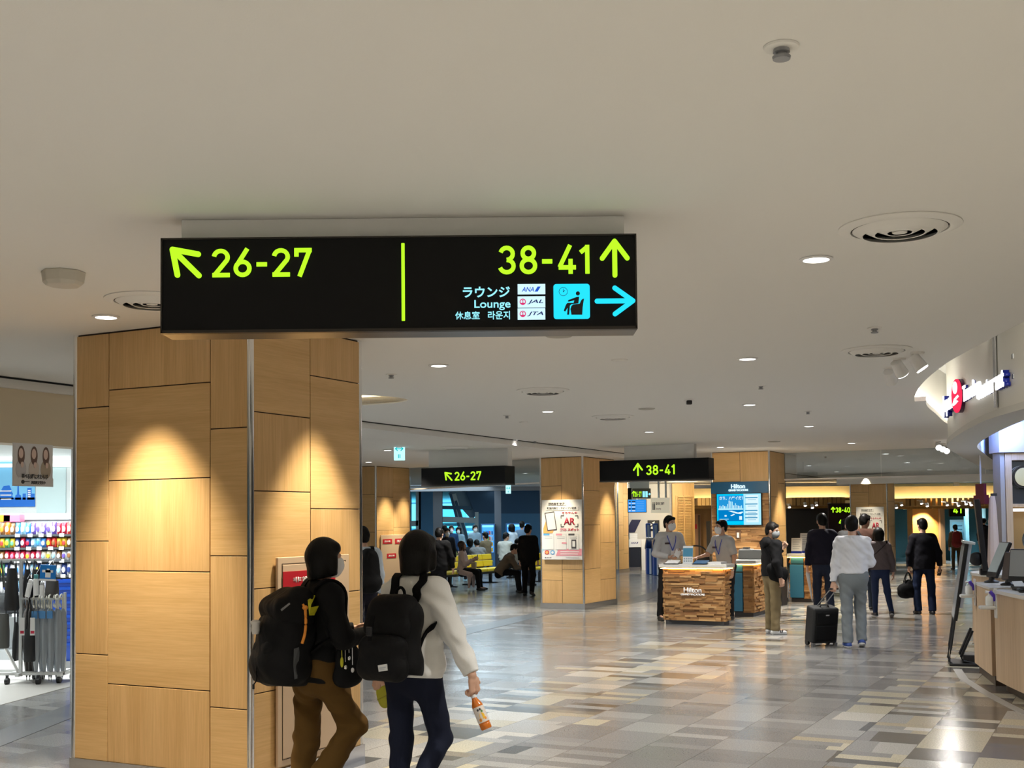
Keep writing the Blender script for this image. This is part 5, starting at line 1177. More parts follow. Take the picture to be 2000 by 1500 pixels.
pos(1969, 12.45, zt, .30, .16, 14, 'brown card terminal on a pole between the order terminal and the frame', mat('terminal_face', (.10, .07, .06), .4), mat('terminal_brown', (.085, .055, .045), .4), yaw=.5)
pos(1990, 12.0, zt, .34, .22, 10, 'black till screen near the right edge of the counter', mat('screen_grey2', (.4, .43, .46), .2), BLACK, yaw=.7)
p = (AT(1967, 1060, 13.1).x, 13.1); t = thing('desk_lamp_screen', 'small dark oval customer display on a thin pole', 'display', (p[0]+.1, p[1]-.25, zt)); b = MB(); b.cyl((0, 0, 0), (0, 0, .40), .012, n=10); b.cyl((0, 0, 0), (0, 0, .012), .06, n=20); b.build('pole', GREYM, t, 40); b = MB(); b.ell((0, 0, .46), (.03, .07, .085)); b.build('display', mat('oval_grey', (.10, .13, .17), .2), t, 60)
tag(MB().bx(-.45, .1, -.10, .10, 0, .035).build('black_tray', BLACK, None, loc=(5.30, 11.55, zt), bevel=.01), 'long black tray lying at the right edge of the curved counter', 'tray')
t = thing('card_reader', 'black card reader with a cable on the curved counter', 'card reader', (4.88, 11.30, zt), .5); MB().bx(-.10, .10, -.05, .05, .0, .05).build('body', BLACK, t, bevel=.015); b = MB(); b.tube([(-.09, 0, .02), (-.16, .02, .03), (-.18, -.03, .008), (-.14, -.06, .006)], .008, 8); b.build('cable', BLACK, t, 60)
tag(MB().bx(-.2, .14, -.08, .08, 0, .02).build('serving_tray', WHITE, None, loc=(4.98, 10.95, zt), rotz=.2, bevel=.008), 'white tray at the front edge of the curved counter', 'tray')
tag(MB().bx(-.10, .10, -.12, .12, 0, .10).build('till_box', BLACK, None, loc=(5.62, 12.95, zt), bevel=.01), 'black box under the order terminal', 'box')
t = thing('menu_card', 'small white card leaning beside the card reader', 'card', (4.98, 11.72, zt), .3); b = MB(); b.T = RX(R(-40)); b.bx(-.06, .06, 0, .004, 0, .10); b.build('card', WHITE, t)
def sanitizer(p, rz, label):
    t = thing('sanitizer_dispenser', label, 'hand sanitizer', p, rz, 'hand sanitizers on the kiosk counters')   # wall side +y... mounted on a face whose normal is -x
    MB().bx(-.012, 0, -.045, .045, -.12, .17).build('back_plate', WHITE, t, bevel=.004); MB().bx(-.16, -.012, -.05, .05, -.035, .0).build('drip_tray', mat('tray_white', (.75, .77, .78), .3), t, bevel=.012)
    b = MB(); b.lathe([(.001, 0), (.035, 0), (.038, .02), (.036, .085), (.02, .10), (.001, .10)], 16, (-.065, 0, .001)); b.build('bottle', mat('bottle_clear', (.80, .84, .86), .15), t, 50)
    b = MB(); b.tube([(-.065, 0, .10), (-.065, 0, .13), (-.10, 0, .135)], .014, 8); b.build('pump', WHITE, t, 50); b = MB(); b.tube([(-.02, 0, .05), (-.035, -.02, .11), (-.06, -.01, .14)], .018, 8); b.build('violet_bracket', mat('violet', (.10, .05, .55), .4), t, 50)
a = KA[-1]; sanitizer((a.x-.005, a.y-.06, .83), R(-8), 'hand sanitizer on the end of the curved counter'); sanitizer((5.0, 12.95, .86), R(-13), 'hand sanitizer on the side of the boxy counter block')
# leaning menu stand
t = thing('poster_stand', 'black leaning poster stand before the kiosk counters, seen from its side', 'poster stand', (AT(1876, 1290, 13.9).x, 13.9, 0), R(-18))
for s in (-.22, .22):
    b = MB(); b.tube([(.14, s, .015), (-.09, s, .015), (-.13, s, .05), (-.11, s, .20), (.07, s, 1.36)], .014, 8); b.build('side_tube', BLACK, t, 60)
    b = MB(); b.tube([(.16, s*.8, .02), (.02, s*.8, .05), (.0, s*.8, .10), (.13, s*.8, .40)], .016, 8); b.build('brace', BLACK, t, 60)
b = MB(); b.T = TR(-.055, 0, .52) @ RY(R(9)); b.bx(-.02, .02, -.32, .32, 0, .88); b.build('frame', BLACK, t, bevel=.005); b = MB(); b.T = TR(-.055, 0, .52) @ RY(R(9)); b.bx(-.026, -.02, -.29, .29, .03, .85); b.build('poster', mat('stand_poster', (.62, .68, .74), .15), t)
b = MB(); b.T = TR(-.055, 0, .52) @ RY(R(9)); b.bx(-.03, .09, -.33, .33, .885, .915); b.build('top_clip', mat('clip_white', (.75, .82, .84), .25), t, bevel=.004); b = MB(); b.T = TR(-.055, 0, .52) @ RY(R(9)); b.bx(.025, .06, -.28, .28, .15, .885); b.build('rear_sheet', mat('sheet_white', (.70, .76, .84), .3), t)
MB().bx(-.13, .22, -.26, .26, 0, .03).build('base_plate', BLACK, t, bevel=.006); MB().bx(.02, .20, -.16, .16, .031, .12).build('weight_box', mat('weight_grey', (.05, .05, .055), .3), t, bevel=.01)
# red hangings and a furled beige banner
for px, y0, y1, Y, lb in ((1916, 945, 985, 17, 'dark red hanging cloth streamer left of the beige banner'), (1955, 961, 990, 17.4, 'smaller dark red hanging streamer by the pilaster')):
    p = AT(px, (y0+y1)/2, Y); t = thing('red_streamer', lb, 'streamer', p); h = AT(px, y0, Y).z - p.z
    b = MB(); b.bx(-.02, .02, -.15, .15, -h*.1, h); b.bx(-.032, .032, -.2, .2, -h, -h*.1); b.build('cloth', mat('streamer_red', (.14, .008, .02), .7), t); b = MB(); b.cyl((0, 0, h), (0, 0, 3.0-p.z if Y < 17.2 else 3.0-p.z), .012, n=6); b.build('rod', WHITE, t)
t = thing('furled_banner', 'furled beige banner on a pole beside the tall display', 'banner', (AT(1941, 1085, 16.35).x, 16.35, 0)); b = MB(); b.lathe([(.001, .75), (.10, .75), (.085, 1.1), (.05, 1.85), (.035, 1.98), (.001, 1.98)], 10); b.build('cloth', mat('banner_beige', (.58, .46, .40), .8, bump=.3, bscale=18), t, 30); b = MB(); b.cyl((0, 0, 0), (0, 0, 2.0), .014, n=8); b.build('pole', GREYM, t); b = MB(); b.cyl((0, 0, 0), (0, 0, .03), .16, n=24); b.build('base', BLACK, t); b = MB(); b.box((.02, 0, 2.0), (.07, .05, .035)); b.build('cap', BLACK, t)
area((7.5, 13.5, 2.96), (7.5, 13.5, 0), 3, 4, 60*KP/5, (.75, .85, 1)); area((6.6, 16.0, 2.9), (6.3, 17.5, 2.9), .8, .3, 14*KP/5, (.25, .4, 1))
spot((4.25, 10.4, 3.66), 16, 50, .8, (1, .95, .8), (4.62, 11.8, 3.0)); spot((3.8, 8.0, 3.66), 16, 50, .8, (1, .95, .8), (4.28, 9.6, 3.0))
# ================================================================== THE SHOP ON THE LEFT
# header over the shop front, along the shadow gap
s1 = (onplane(139, 800, JN, U) - JN).dot(U) + .35
b = MB(); o_ = W*.05
b.prism([JN + U*-14 + o_ + V((0, 0, 2.44)), JN + U*s1 + o_ + V((0, 0, 2.44)), JN + U*s1 + o_ + W*.25 + V((0, 0, 2.44)), JN + U*-14 + o_ + W*.25 + V((0, 0, 2.44))], (0, 0, ZB-2.441))
struct(b.build('wall_header', CREAM), 'beige header wall over the shop front on the left', 'wall')
b = MB(); p = JN + U*(s1-.07) + o_; b.prism([p, p + U*.07, p + U*.07 + W*.25, p + W*.25], (0, 0, 2.44)); struct(b.build('trim_6', WHITE), 'white jamb of the shop front beside the nearest pillar', 'trim')
YS = 17.2
pb('wall_back', -330, zpx(60, ZB-.003, YS), 137, fz(60, YS), YS, .2, mat('shop_white', (.80, .84, .84), .6), 'white rear wall of the shop', 'wall', 'structure')
pb('wall_side', 137, 700, 141, fz(139, YS-.6), YS-.6, 12, mat('shop_white', (.80, .84, .84), .6), 'white side wall of the shop behind the nearest pillar', 'wall', 'structure')
for k, y in enumerate((892, 906)):
    b = MB(); pbox(b, -200, y, 137, y+6.5, YS-.12, .12); tag(b.build('wall_light', glow('wall_light', (.92, 1, .98), 1.6)), ('upper' if k == 0 else 'lower') + ' white light strip high on the rear wall of the shop', 'light strip')
S = Pl(AT(20, 948, YS-.03), XD, 'blue skyline mural with a tower and rooftops on the shop rear wall', 'mural', 'mural'); MB1 = mat('mural_skyblue', (.20, .55, .86), .6); MB2 = mat('mural_blue', (.01, .16, .66), .6)
S.rect('panel', -60, 902, 68, 990, MB1, .01, .02); S.rect('ground_shape', -60, 972, 68, 990, MB2, .006, .01)
S.poly('roof_shape', [(-6, 975), (-2, 968), (1, 968), (-1, 962), (4, 957), (2, 957), (7, 949), (18, 948), (22, 957), (20, 957), (25, 964), (23, 968), (27, 975)], MB2, .006, .01); S.poly('tower_shape', [(29, 976), (30, 967), (33, 966), (34, 948), (31, 946), (38, 946), (36, 948), (37, 966), (40, 967), (41, 976)], MB2, .006, .01)
S.rect('tower_block', 53, 953, 61, 976, MB2, .006, .01); S.rect('tower_block', 44, 964, 50, 976, MB2, .006, .01); S.rect('tower_block', 61, 964, 67, 976, MB2, .006, .01)
for k in range(4): S.rect('window_shape', 54.5, 957+4*k, 59.5, 959.3+4*k, WHITE, .004, .004)
for k in range(3): S.rect('window_shape', 0+1*k, 958+8*k, 22, 960+8*k, WHITE, .004, .004)
S.rect('white_panel', 71, 905, 128, 1005, mat('panel_paleblue', (.62, .78, .80), .5), .01, .02)
# hanging banner with three portraits
p = onplane(63, 911, JN + W*.03, U); S = Pl(p, U, 'hanging advertising banner with three long-haired people under the shop header', 'banner', 'banner')
L1 = lambda x, y: S.lx(x, y)
a0, a1 = L1(24, 911)[0], L1(102, 911)[0]; zt = 2.445 - p.z; zb = L1(63, 950)[1]; PW = mat('banner_white', (.80, .79, .80), .5); HR = mat('print_hair', (.18, .11, .09), .7); SK = mat('print_skin', (.80, .62, .55), .7); CT = [mat('print_coat%d' % k, c, .7) for k, c in enumerate(((.62, .60, .63), (.70, .62, .56), (.46, .38, .29)))]
MB().bx(a0, a1, -.006, 0, zb, zt).build('sheet', PW, S.t); w_ = a1-a0; h_ = zt-zb
def el(nm, cx, cz, rx, rz, m, k): 
    b = MB(); b.prism([V((a0+w_*cx + w_*rx*cos(2*pi*i/20), -.006-.002*k, zb+h_*cz + h_*rz*sin(2*pi*i/20))) for i in range(20)], (0, .002, 0)); b.build(nm, m, S.t)
for k, cx in enumerate((.20, .52, .82)):
    el('printed_coat', cx, .40, .13, .22, CT[k], 1); el('printed_hair', cx, .72, .085, .22, HR, 2); el('printed_face', cx-.01, .76, .055, .12, SK, 3); el('printed_hand', cx+.02, .50, .035, .07, SK, 3)
MB().bx(a0, a1, -.0145, -.0125, zb, zb+h_*.20).build('white_band', PW, S.t)
letters('選べる3種に本わらび', 'lettering', INK, S.t, a0+w_*.2, a0+w_*.86, zb+h_*.17, zb+h_*.29, -.0145, .025, .002); letters('期間限定発売中', 'lettering', INK, S.t, a0+w_*.44, a0+w_*.80, zb+h_*.05, zb+h_*.13, -.0145, .02, .002)
b = MB(); b.cyl((a0+w_*.23, -.015, zb+h_*.10), (a0+w_*.23, -.018, zb+h_*.10), .018, n=16); b.bx(a0+w_*.27, a0+w_*.40, -.016, -.0145, zb+h_*.10, zb+h_*.115); b.build('round_mark', INK, S.t)
# shelf unit with snack packs
YSH = 15.2; xa, xb = AT(-60, 1050, YSH).x, AT(139, 1050, YSH).x
t = thing('shelf_unit', 'long shop shelf unit packed with snacks left of the nearest pillar', 'shelf', ((xa+xb)/2, YSH, 0)); hw = (xb-xa)/2
SHZ = [AT(70, y, YSH).z for y in (1044, 1069.5, 1094.5, 1124, 1158, 1200, 1245)]
MB().bx(-hw, hw, .40, .44, 0, 1.86).build('back_panel', mat('shelf_white', (.75, .80, .82), .5), t); MB().bx(-hw, hw, 0, .40, 0, .12).build('plinth', mat('shelf_grey', (.35, .37, .38), .5), t)
for z in SHZ[:-1]:
    MB().bx(-hw, hw, 0, .40, z-.025, z).build('shelf_board', mat('shelf_dark', (.06, .065, .07), .4), t)
    q = random.Random(int(z*100))
    for k in range(3, 9): x = -hw + .12 + 2*hw*k/9 + .05*q.random(); MB().bx(x, x+.06, -.012, -.002, z-.03, z+.012).build('price_tag', WHITE, t)
MB().bx(-hw, hw, .36, .40, 1.78, 1.86).build('top_rail', WHITE, t)
PKC = {'orange': (.85, .28, .03), 'brown': (.30, .14, .05), 'blue': (.06, .30, .80), 'violet': (.16, .10, .50), 'white': (.82, .82, .84), 'crimson': (.60, .02, .06), 'green': (.15, .50, .25), 'yellow': (.88, .62, .05), 'skyblue': (.35, .66, .88), 'red': (.78, .06, .05), 'pink': (.80, .20, .35), 'cream': (.80, .72, .55), 'navy': (.03, .06, .25), 'lime': (.55, .75, .10)}
def pack(x, y, z, w_, h, c1, c2, label, grp):
    t = thing('snack_pack', label, 'snack pack', (x, y, z), 0, grp)
    n = 6; P = []; rows = 7
    b = MB(); vs = []; fs = []
    for j in range(rows+1):
        f = j/rows; th = .035*math.sin(pi*f)**.6 + .002
        for i in range(n+1):
            g = i/n; tt = th*(math.sin(pi*g)**.5 if 0 < g < 1 else 0) + .001; vs.append(V(((g-.5)*w_, -tt, f*h)))
        for i in range(n, -1, -1):
            g = i/n; tt = th*(math.sin(pi*g)**.5 if 0 < g < 1 else 0) + .001; vs.append(V(((g-.5)*w_, tt, f*h)))
    m = 2*(n+1)
    for j in range(rows): fs += [(j*m+i, j*m+(i+1) % m, (j+1)*m+(i+1) % m, (j+1)*m+i) for i in range(m)]
    b.add(vs, fs); b.build('bag', mat('pack_'+c1, PKC[c1], .3), t, 60)
    b = MB(); b.ell((0, -.034, h*.45), (w_*.36, .008, h*.26), 14, 8); b.build('printed_label', mat('pack_'+c2, PKC[c2], .3), t, 60)
rows = [(0, ('orange brown orange brown blue skyblue blue violet white violet white violet crimson crimson red').split(), ('white orange white cream white white white white violet white violet white white white cream').split(), 'top'),
        (1, ('pink yellow green yellow navy crimson navy skyblue skyblue blue red red yellow yellow brown').split(), ('yellow red yellow green white white crimson white blue white yellow brown brown red cream').split(), 'second'),
        (2, ('red brown crimson crimson pink crimson pink crimson pink cream cream white brown white white').split(), ('brown cream white pink white white yellow white white skyblue yellow skyblue white violet brown').split(), 'third'),
        (3, ('lime green navy white white blue white skyblue navy white blue white white navy white').split(), ('white yellow white navy blue white skyblue white yellow navy white navy skyblue white navy').split(), 'fourth'),
        (4, ('white white skyblue navy white white navy white white').split(), ('skyblue navy white white blue violet white navy pink').split(), 'fifth')]
x0p, x1p = AT(-14, 1050, YSH).x, AT(138, 1050, YSH).x
for ri, c1s, c2s, nm in rows:
    z = SHZ[ri]; n = len(c1s); wv = (x1p-x0p)/n
    for k in range(n):
        h = min(.155, (SHZ[ri-1]-z-.035) if ri else .17)
        pack(x0p + wv*(k+.5), YSH+.06, z+.001, wv*.94, h*(.92+.08*((k*7) % 3)/2), c1s[k], c2s[k], '%s snack bag with a %s label on the %s shelf of the shop' % (c1s[k], c2s[k], nm), 'snack bags on the %s shop shelf' % nm)
for k, (x, c) in enumerate(((6, 'orange'), (24, 'pink'))):
    p = AT(x, 1016, YSH+.2); tag(MB().bx(-.11, .11, -.08, .08, 0, .10).build('snack_box', mat('pack_'+c, PKC[c], .4), None, loc=(p.x, YSH+.25, SHZ[0]+.16), bevel=.01), '%s box lying on top of the snack bags at the left' % c, 'box')
# stack of blue shopping baskets
BB = mat('basket_blue', (.01, .07, .42), .35)
def basket(z, k):
    t = thing('shopping_basket', 'blue plastic shopping basket in the stack beside the clear umbrellas', 'basket', (AT(127, 1200, 14.3).x+.12, 14.3, z), 0, 'stack of blue shopping baskets')
    b = MB(); lo, hi = (.19, .13), (.22, .16)
    R0 = [(-lo[0], -lo[1], 0), (lo[0], -lo[1], 0), (lo[0], lo[1], 0), (-lo[0], lo[1], 0)]; R1 = [(-hi[0], -hi[1], .20), (hi[0], -hi[1], .20), (hi[0], hi[1], .20), (-hi[0], hi[1], .20)]
    b.add(R0 + R1, [(0, 1, 2, 3)] + [(i, (i+1) % 4, 4+(i+1) % 4, 4+i) for i in range(4)]); o = b.build('tub', BB, t); s = o.modifiers.new('thick', 'SOLIDIFY'); s.thickness = .006
    b = MB()
    for a in ((-.23, .23, -.17, -.155), (-.23, .23, .155, .17), (-.23, -.215, -.17, .17), (.215, .23, -.17, .17)): b.bx(a[0], a[1], a[2], a[3], .185, .215)
    b.build('rim', BB, t)
for k in range(10): basket(.10 + .082*k, k)
tag(MB().bx(-.24, .24, -.18, .18, 0, .10).build('basket_base', GREYM, None, loc=(AT(127, 1200, 14.3).x+.12, 14.3, 0)), 'grey base under the stack of blue baskets', 'stand')
# umbrella rack with casters
YR = 12.95; rx = lambda px, Y=YR: AT(px, 1200, Y).x
RW = mat('rack_white', (.72, .74, .74), .35, .3); x0, x1, xm = rx(-70), rx(122), rx(41)
cx = rx(60); t = thing('umbrella_rack', 'white wheeled metal rack holding umbrellas and bags in the shop', 'display rack', (cx, YR, 0)); A = lambda x: x-cx
ztop = AT(60, 1096, YR).z; zmid = AT(60, 1168, YR).z
b = MB(); b.bx(A(xm)-.016, A(xm)+.016, -.016, .016, .08, ztop); b.build('post', RW, t); b = MB(); b.bx(A(x1)-.03, A(x1)-.005, .1, .13, .08, zmid+.05); b.build('post', RW, t); b = MB(); b.bx(A(x0), A(x0)+.03, -.016, .016, .08, ztop); b.build('post', RW, t)
b = MB(); b.bx(A(x0), A(x1)-.02, -.012, .012, ztop, ztop+.025); b.build('top_bar', RW, t); b = MB(); b.bx(A(xm), A(x1), -.03, -.01, zmid-.02, zmid); b.bx(A(xm), A(x1), .09, .11, zmid-.02, zmid); b.build('hanging_bar', RW, t)
b = MB(); b.bx(A(x0), A(x1)+.02, -.02, .02, .09, .12); b.bx(A(x0), A(x1)+.02, .28, .32, .09, .12); b.build('base_bar', RW, t)
for x in (x0+.05, xm, x1): b = MB(); b.bx(A(x)-.02, A(x)+.02, -.1, .36, .085, .115); b.build('cross_bar', RW, t)
b = MB(); b.tube([(A(rx(-4)), .0, AT(0, 1238, YR).z), (A(rx(36)), 0, .13)], .018, 8); b.build('diagonal_strut', RW, t)
b = MB(); b.bx(A(xm)-.1, A(x1), -.0, .3, .12, .125); b.build('drip_tray', WHITE, t)
for px, dy in ((-60, 0), (21, -.08), (45, .33), (60, .33), (82, -.09), (116, 0), (122, .3)):
    x = A(rx(px)); b = MB(); b.cyl((x-.018, dy, .036), (x+.018, dy, .036), .036, n=16); b.bx(x-.012, x+.012, dy-.012, dy+.012, .06, .10); b.build('caster', BLACK, t, 40)
CLR = mat('umbrella_clear', (.42, .46, .50), .25, alpha=.85); HND = mat('umbrella_handle', (.78, .76, .66), .35); TIP = mat('umbrella_tag', (.10, .30, .62), .4)
def umbrella(px, y, dark, label):
    x = rx(px, YR); z = zmid; m = mat('umbrella_dark', (.10, .09, .085), .5) if dark else CLR
    t = thing('umbrella', label, 'umbrella', (x, YR+y, z), 0, 'umbrellas hanging in the shop rack')
    b = MB(); b.tube([(.0, -.03, -.10), (0, -.05, -.07), (0, -.05, .0), (0, -.035, .028), (0, 0, .035), (0, .025, .02), (0, .03, -.12)], .0095, 8); b.build('handle', mat('handle_brown', (.16, .12, .10), .4) if dark else HND, t, 60)
    b = MB(); n = 16; vs = []; prof = [(.012, -.12), (.030, -.16), (.040, -.30), (.036, -.55), (.016, -.80), (.006, -.86)]
    for r_, zz in prof: vs += [(r_*(1+.22*cos(8*2*pi*k/n*.5))*cos(2*pi*k/n), .03 + r_*(1+.22*cos(8*2*pi*k/n*.5))*sin(2*pi*k/n), zz) for k in range(n)]
    b.add(vs, [(j*n+k, j*n+(k+1) % n, (j+1)*n+(k+1) % n, (j+1)*n+k) for j in range(5) for k in range(n)]); b.build('folded_canopy', m, t, 80)
    b = MB(); b.cyl((0, .03, -.85), (0, .03, -.90), .004, n=8); b.build('tip', GREYM, t)
    if not dark and px % 2 == 0: b = MB(); b.bx(-.03, .03, -.022, -.012, -.22, -.14); b.build('tag', TIP, t)
for k, px in enumerate((70, 78, 86, 93, 100, 107, 113, 119)): umbrella(px, .02 if k % 2 else -.02, False, 'clear umbrella with a cream handle, %s from the left in the rack' % ('first second third fourth fifth sixth seventh eighth'.split()[k]))
for k, px in enumerate((47, 53, 60)): umbrella(px, .05, True, 'dark umbrella with a brown handle, %s from the left in the rack' % ('first', 'second', 'third')[k])
BAGB = mat('bag_black', (.014, .014, .016), .5, bump=.3, bscale=25)
def hangbag(px0, px1, y0, y1, Y, label, m, taper=.1, name='shoulder_bag', straps=True, hang=None):
    xa, xb = rx(px0, Y), rx(px1, Y); zt_, zb_ = AT(px0, y0, Y).z, AT(px0, y1, Y).z; xc = (xa+xb)/2; w_ = (xb-xa)/2; h = zt_-zb_
    t = thing(name, label, 'bag', (xc, Y, zb_)); b = MB(); vs = []
    for f, s in ((0, .9), (.05, 1), (.5, 1-taper*.5), (.95, 1-taper), (1, .92-taper)):
        vs += [(w_*s*cos(a)*(abs(cos(a))**-.4 if abs(cos(a)) > .1 else 1)*.85, .07*(1 if f < .9 else .3)*sin(a), f*h) for a in [2*pi*k/16 + .2 for k in range(16)]]
    n = 16; b.add(vs, [(j*n+k, j*n+(k+1) % n, (j+1)*n+(k+1) % n, (j+1)*n+k) for j in range(4) for k in range(n)] + [tuple(range(n-1, -1, -1)), tuple(range(4*n, 5*n))]); b.build('body', m, t, 60)
    if straps:
        hz = (hang or ztop) - zb_
        for s in (-.5, .5): b = MB(); b.strap([(w_*s, 0, h*.95), (w_*s*.8, 0, (h+hz)/2), (0, -.02, hz+.012), (w_*s*.1, .04, (h+hz)/2)], (0, .025, 0), .005); b.build('strap', m, t)
    return t
hangbag(6, 39, 1110, 1192, YR-.16, 'black shoulder bag at the left end of the umbrella rack', BAGB, .35)
hangbag(46, 60, 1112, 1166, YR-.06, 'narrow black bag hanging left of the white umbrella packs', BAGB); hangbag(60, 80, 1112, 1166, YR+.05, 'black bag hanging behind the white umbrella packs', BAGB)
hangbag(87, 116, 1134, 1167, YR+.04, 'dark taupe bag under the blue price board', mat('bag_taupe', (.07, .062, .055), .6), 0)
hangbag(-12, 20, 1198, 1266, YR-.14, 'grey bag with a yellow edge at the far left of the rack', mat('bag_grey', (.10, .105, .10), .6), 0)
hangbag(46, 72, 1228, 1292, YR-.02, 'black bag low in the rack beside the clear umbrellas', BAGB, 0, hang=zmid); hangbag(26, 38, 1215, 1290, YR+.10, 'slim black bag low in the rack by the white post', BAGB, .2)
for px, y0, y1, lean, lb, m2 in ((53, 1131, 1166, 12, 'white folding umbrella pack hanging at a slant in the rack', WHITE), (70, 1122, 1163, 0, 'teal and white folding umbrella pack hanging in the rack', mat('pack_teal', (.10, .35, .36), .4)), (82, 1137, 1165, 0, 'pale grey folding umbrella pack under the blue price board', mat('pack_grey', (.50, .52, .55), .4))):
    Y = YR-.19; z0, z1 = AT(px, y1, Y).z, AT(px, y0, Y).z; t = thing('umbrella_pack', lb, 'umbrella pack', (rx(px, Y), Y, z0)); h = z1-z0
    b = MB(); b.T = RY(R(lean)); b.bx(-.024, .024, -.02, .02, 0, h*.8); b.build('sleeve', WHITE if m2 is not WHITE else m2, t, bevel=.008); b = MB(); b.T = RY(R(lean)); b.bx(-.02, .02, -.016, .016, h*.8, h); b.build('cap', m2, t, bevel=.006); b = MB(); b.tube([(0, 0, h), (0, .09, h+.06), (0, .18, ztop-z0+.01)], .004, 6); b.build('loop', BLACK, t)
for px, lb in ((54, 'left'), (74, 'right')):
    Y = YR-.03; z0 = AT(px, 1240, Y).z; t = thing('paper_label', 'white printed hang tag on the dark umbrellas, %s one' % lb, 'hang tag', (rx(px-6, Y), Y-.06, z0)); MB().bx(-.025, .025, -.002, .002, 0, .19).build('card', WHITE, t); MB().bx(-.02, .02, -.003, -.002, .02, .05).build('printed_block', RED, t); b = MB(); b.tube([(0, 0, .19), (0, .04, .30), (0, .05, zmid-z0-.01)], .002, 5); b.build('string', BLACK, t)
p = AT(94, 1117, YR-.2); t = thing('price_board', 'blue price board with a white shirt symbol on the umbrella rack', 'price board', (p.x, YR-.2, p.z), 0)
b = MB(); b.T = RY(R(3)); b.bx(-.085, .085, -.004, .004, -.075, .075); b.build('board', mat('price_blue', (.01, .20, .62), .4), t, bevel=.003); b = MB(); b.T = RY(R(3)); b.bx(-.09, .09, -.006, .004, -.095, -.076); b.build('white_edge', WHITE, t)
b = MB(); b.T = RY(R(3)); b.bx(-.026, .03, -.008, -.004, -.06, .02); b.bx(-.06, .055, -.008, -.004, -.006, .02); b.bx(-.012, .016, -.008, -.004, .02, .035); b.build('shirt_symbol', WHITE, t); b = MB(); b.tube([(0, .004, .06), (0, .1, ztop-p.z), (0, .20, ztop-p.z+.012)], .005, 6); b.build('arm', RW, t)
pS = AT(60, 800, 14.0); area((pS.x-.6, 14.0, ZB-.05), (pS.x-.6, 14.0, 0), 2.5, 2.5, 150*KP/5, (.93, 1, .99)); area((pS.x-2.5, 12.2, ZB-.05), (pS.x-2.5, 12.2, 0), 2.5, 1.5, 60*KP/5, (.95, 1, .99))  # added area lamps fill the shop with light; no fixtures built
# ================================================================== PEOPLE: smooth surfaces grown round a posed skeleton
def nz(v): return V(v).normalized()
def sdf_eval(groups, X, h, lo, shape):
    """groups: dicts(prims, cuts, k, wr); X: axis arrays"""
    tot = None
    for g in groups:
        D = np.full(shape, 1.0); k = g.get('k', .03)
        for p in g['prims']:
            if p[0] == 'c': a, b, ra, rb = p[1], p[2], p[3], p[4]; rm = max(ra, rb); mn = np.minimum(a, b) - rm; mx = np.maximum(a, b) + rm
            else: a = np.array(p[1]); rr = np.array(p[2]); mn = a - rr.max(); mx = a + rr.max()
            pad = k + 3*h; i0 = np.maximum(((np.array(mn) - pad - lo)/h).astype(int), 0); i1 = np.minimum(((np.array(mx) + pad - lo)/h).astype(int) + 2, shape)
            if (i1 <= i0).any(): continue
            sl = tuple(slice(i0[q], i1[q]) for q in range(3))
            x = X[0][sl[0]][:, None, None]; y = X[1][sl[1]][None, :, None]; z = X[2][sl[2]][None, None, :]
            if p[0] == 'c':
                a = np.array(a, float); b = np.array(b, float); ab = b-a; L = float(ab@ab) or 1e-9
                qx, qy, qz = x-a[0], y-a[1], z-a[2]
                t = np.clip((qx*ab[0] + qy*ab[1] + qz*ab[2])/L, 0, 1); qx = qx - t*ab[0]; qy = qy - t*ab[1]; qz = qz - t*ab[2]
                r = ra + (rb-ra)*t; s = 1
                if len(p) > 5 and p[5] is not None:
                    n = np.array(p[5], float); s = p[6]; c = qx*n[0] + qy*n[1] + qz*n[2]; f = 1/s - 1
                    qx = qx + n[0]*c*f; qy = qy + n[1]*c*f; qz = qz + n[2]*c*f
                d = (np.sqrt(qx*qx + qy*qy + qz*qz) - r)*min(1, s**.5)
            else:
                c = np.array(p[1], float); r = np.array(p[2], float); qx, qy, qz = x-c[0], y-c[1], z-c[2]
                if len(p) > 3 and p[3] is not None:
                    M = np.array(p[3], float); qx, qy, qz = (qx*M[0][0] + qy*M[1][0] + qz*M[2][0], qx*M[0][1] + qy*M[1][1] + qz*M[2][1], qx*M[0][2] + qy*M[1][2] + qz*M[2][2])
                k0 = np.sqrt((qx/r[0])**2 + (qy/r[1])**2 + (qz/r[2])**2); k1 = np.sqrt((qx/r[0]**2)**2 + (qy/r[1]**2)**2 + (qz/r[2]**2)**2) + 1e-9
                d = k0*(k0-1)/k1
            E = D[sl]; hh = np.maximum(k - np.abs(E-d), 0)/k; D[sl] = np.minimum(E, d) - hh*hh*k*.25
        x = X[0][:, None, None]; y = X[1][None, :, None]; z = X[2][None, None, :]
        w_ = g.get('wr', 0)
        if w_:
            D = D + w_*(np.sin(31*x + 17*z + 3*np.sin(9*z))*np.sin(23*y + 11*z + 2) + .6*np.sin(47*z + 19*x - 13*y)*np.sin(29*x + 7*z) + .45*np.sin(71*z + 38*x + 2*np.sin(23*x))*np.sin(52*x - 44*y + 17*z))
        for p, n in g.get('cuts', ()):
            n = np.array(n, float); n = n/np.linalg.norm(n); p = np.array(p, float)
            D = np.maximum(D, (x-p[0])*n[0] + (y-p[1])*n[1] + (z-p[2])*n[2])
        if tot is None: tot = D
        else:
            k = g.get('kg', .015); hh = np.maximum(k - np.abs(tot-D), 0)/k; tot = np.minimum(tot, D) - hh*hh*k*.25
    return tot
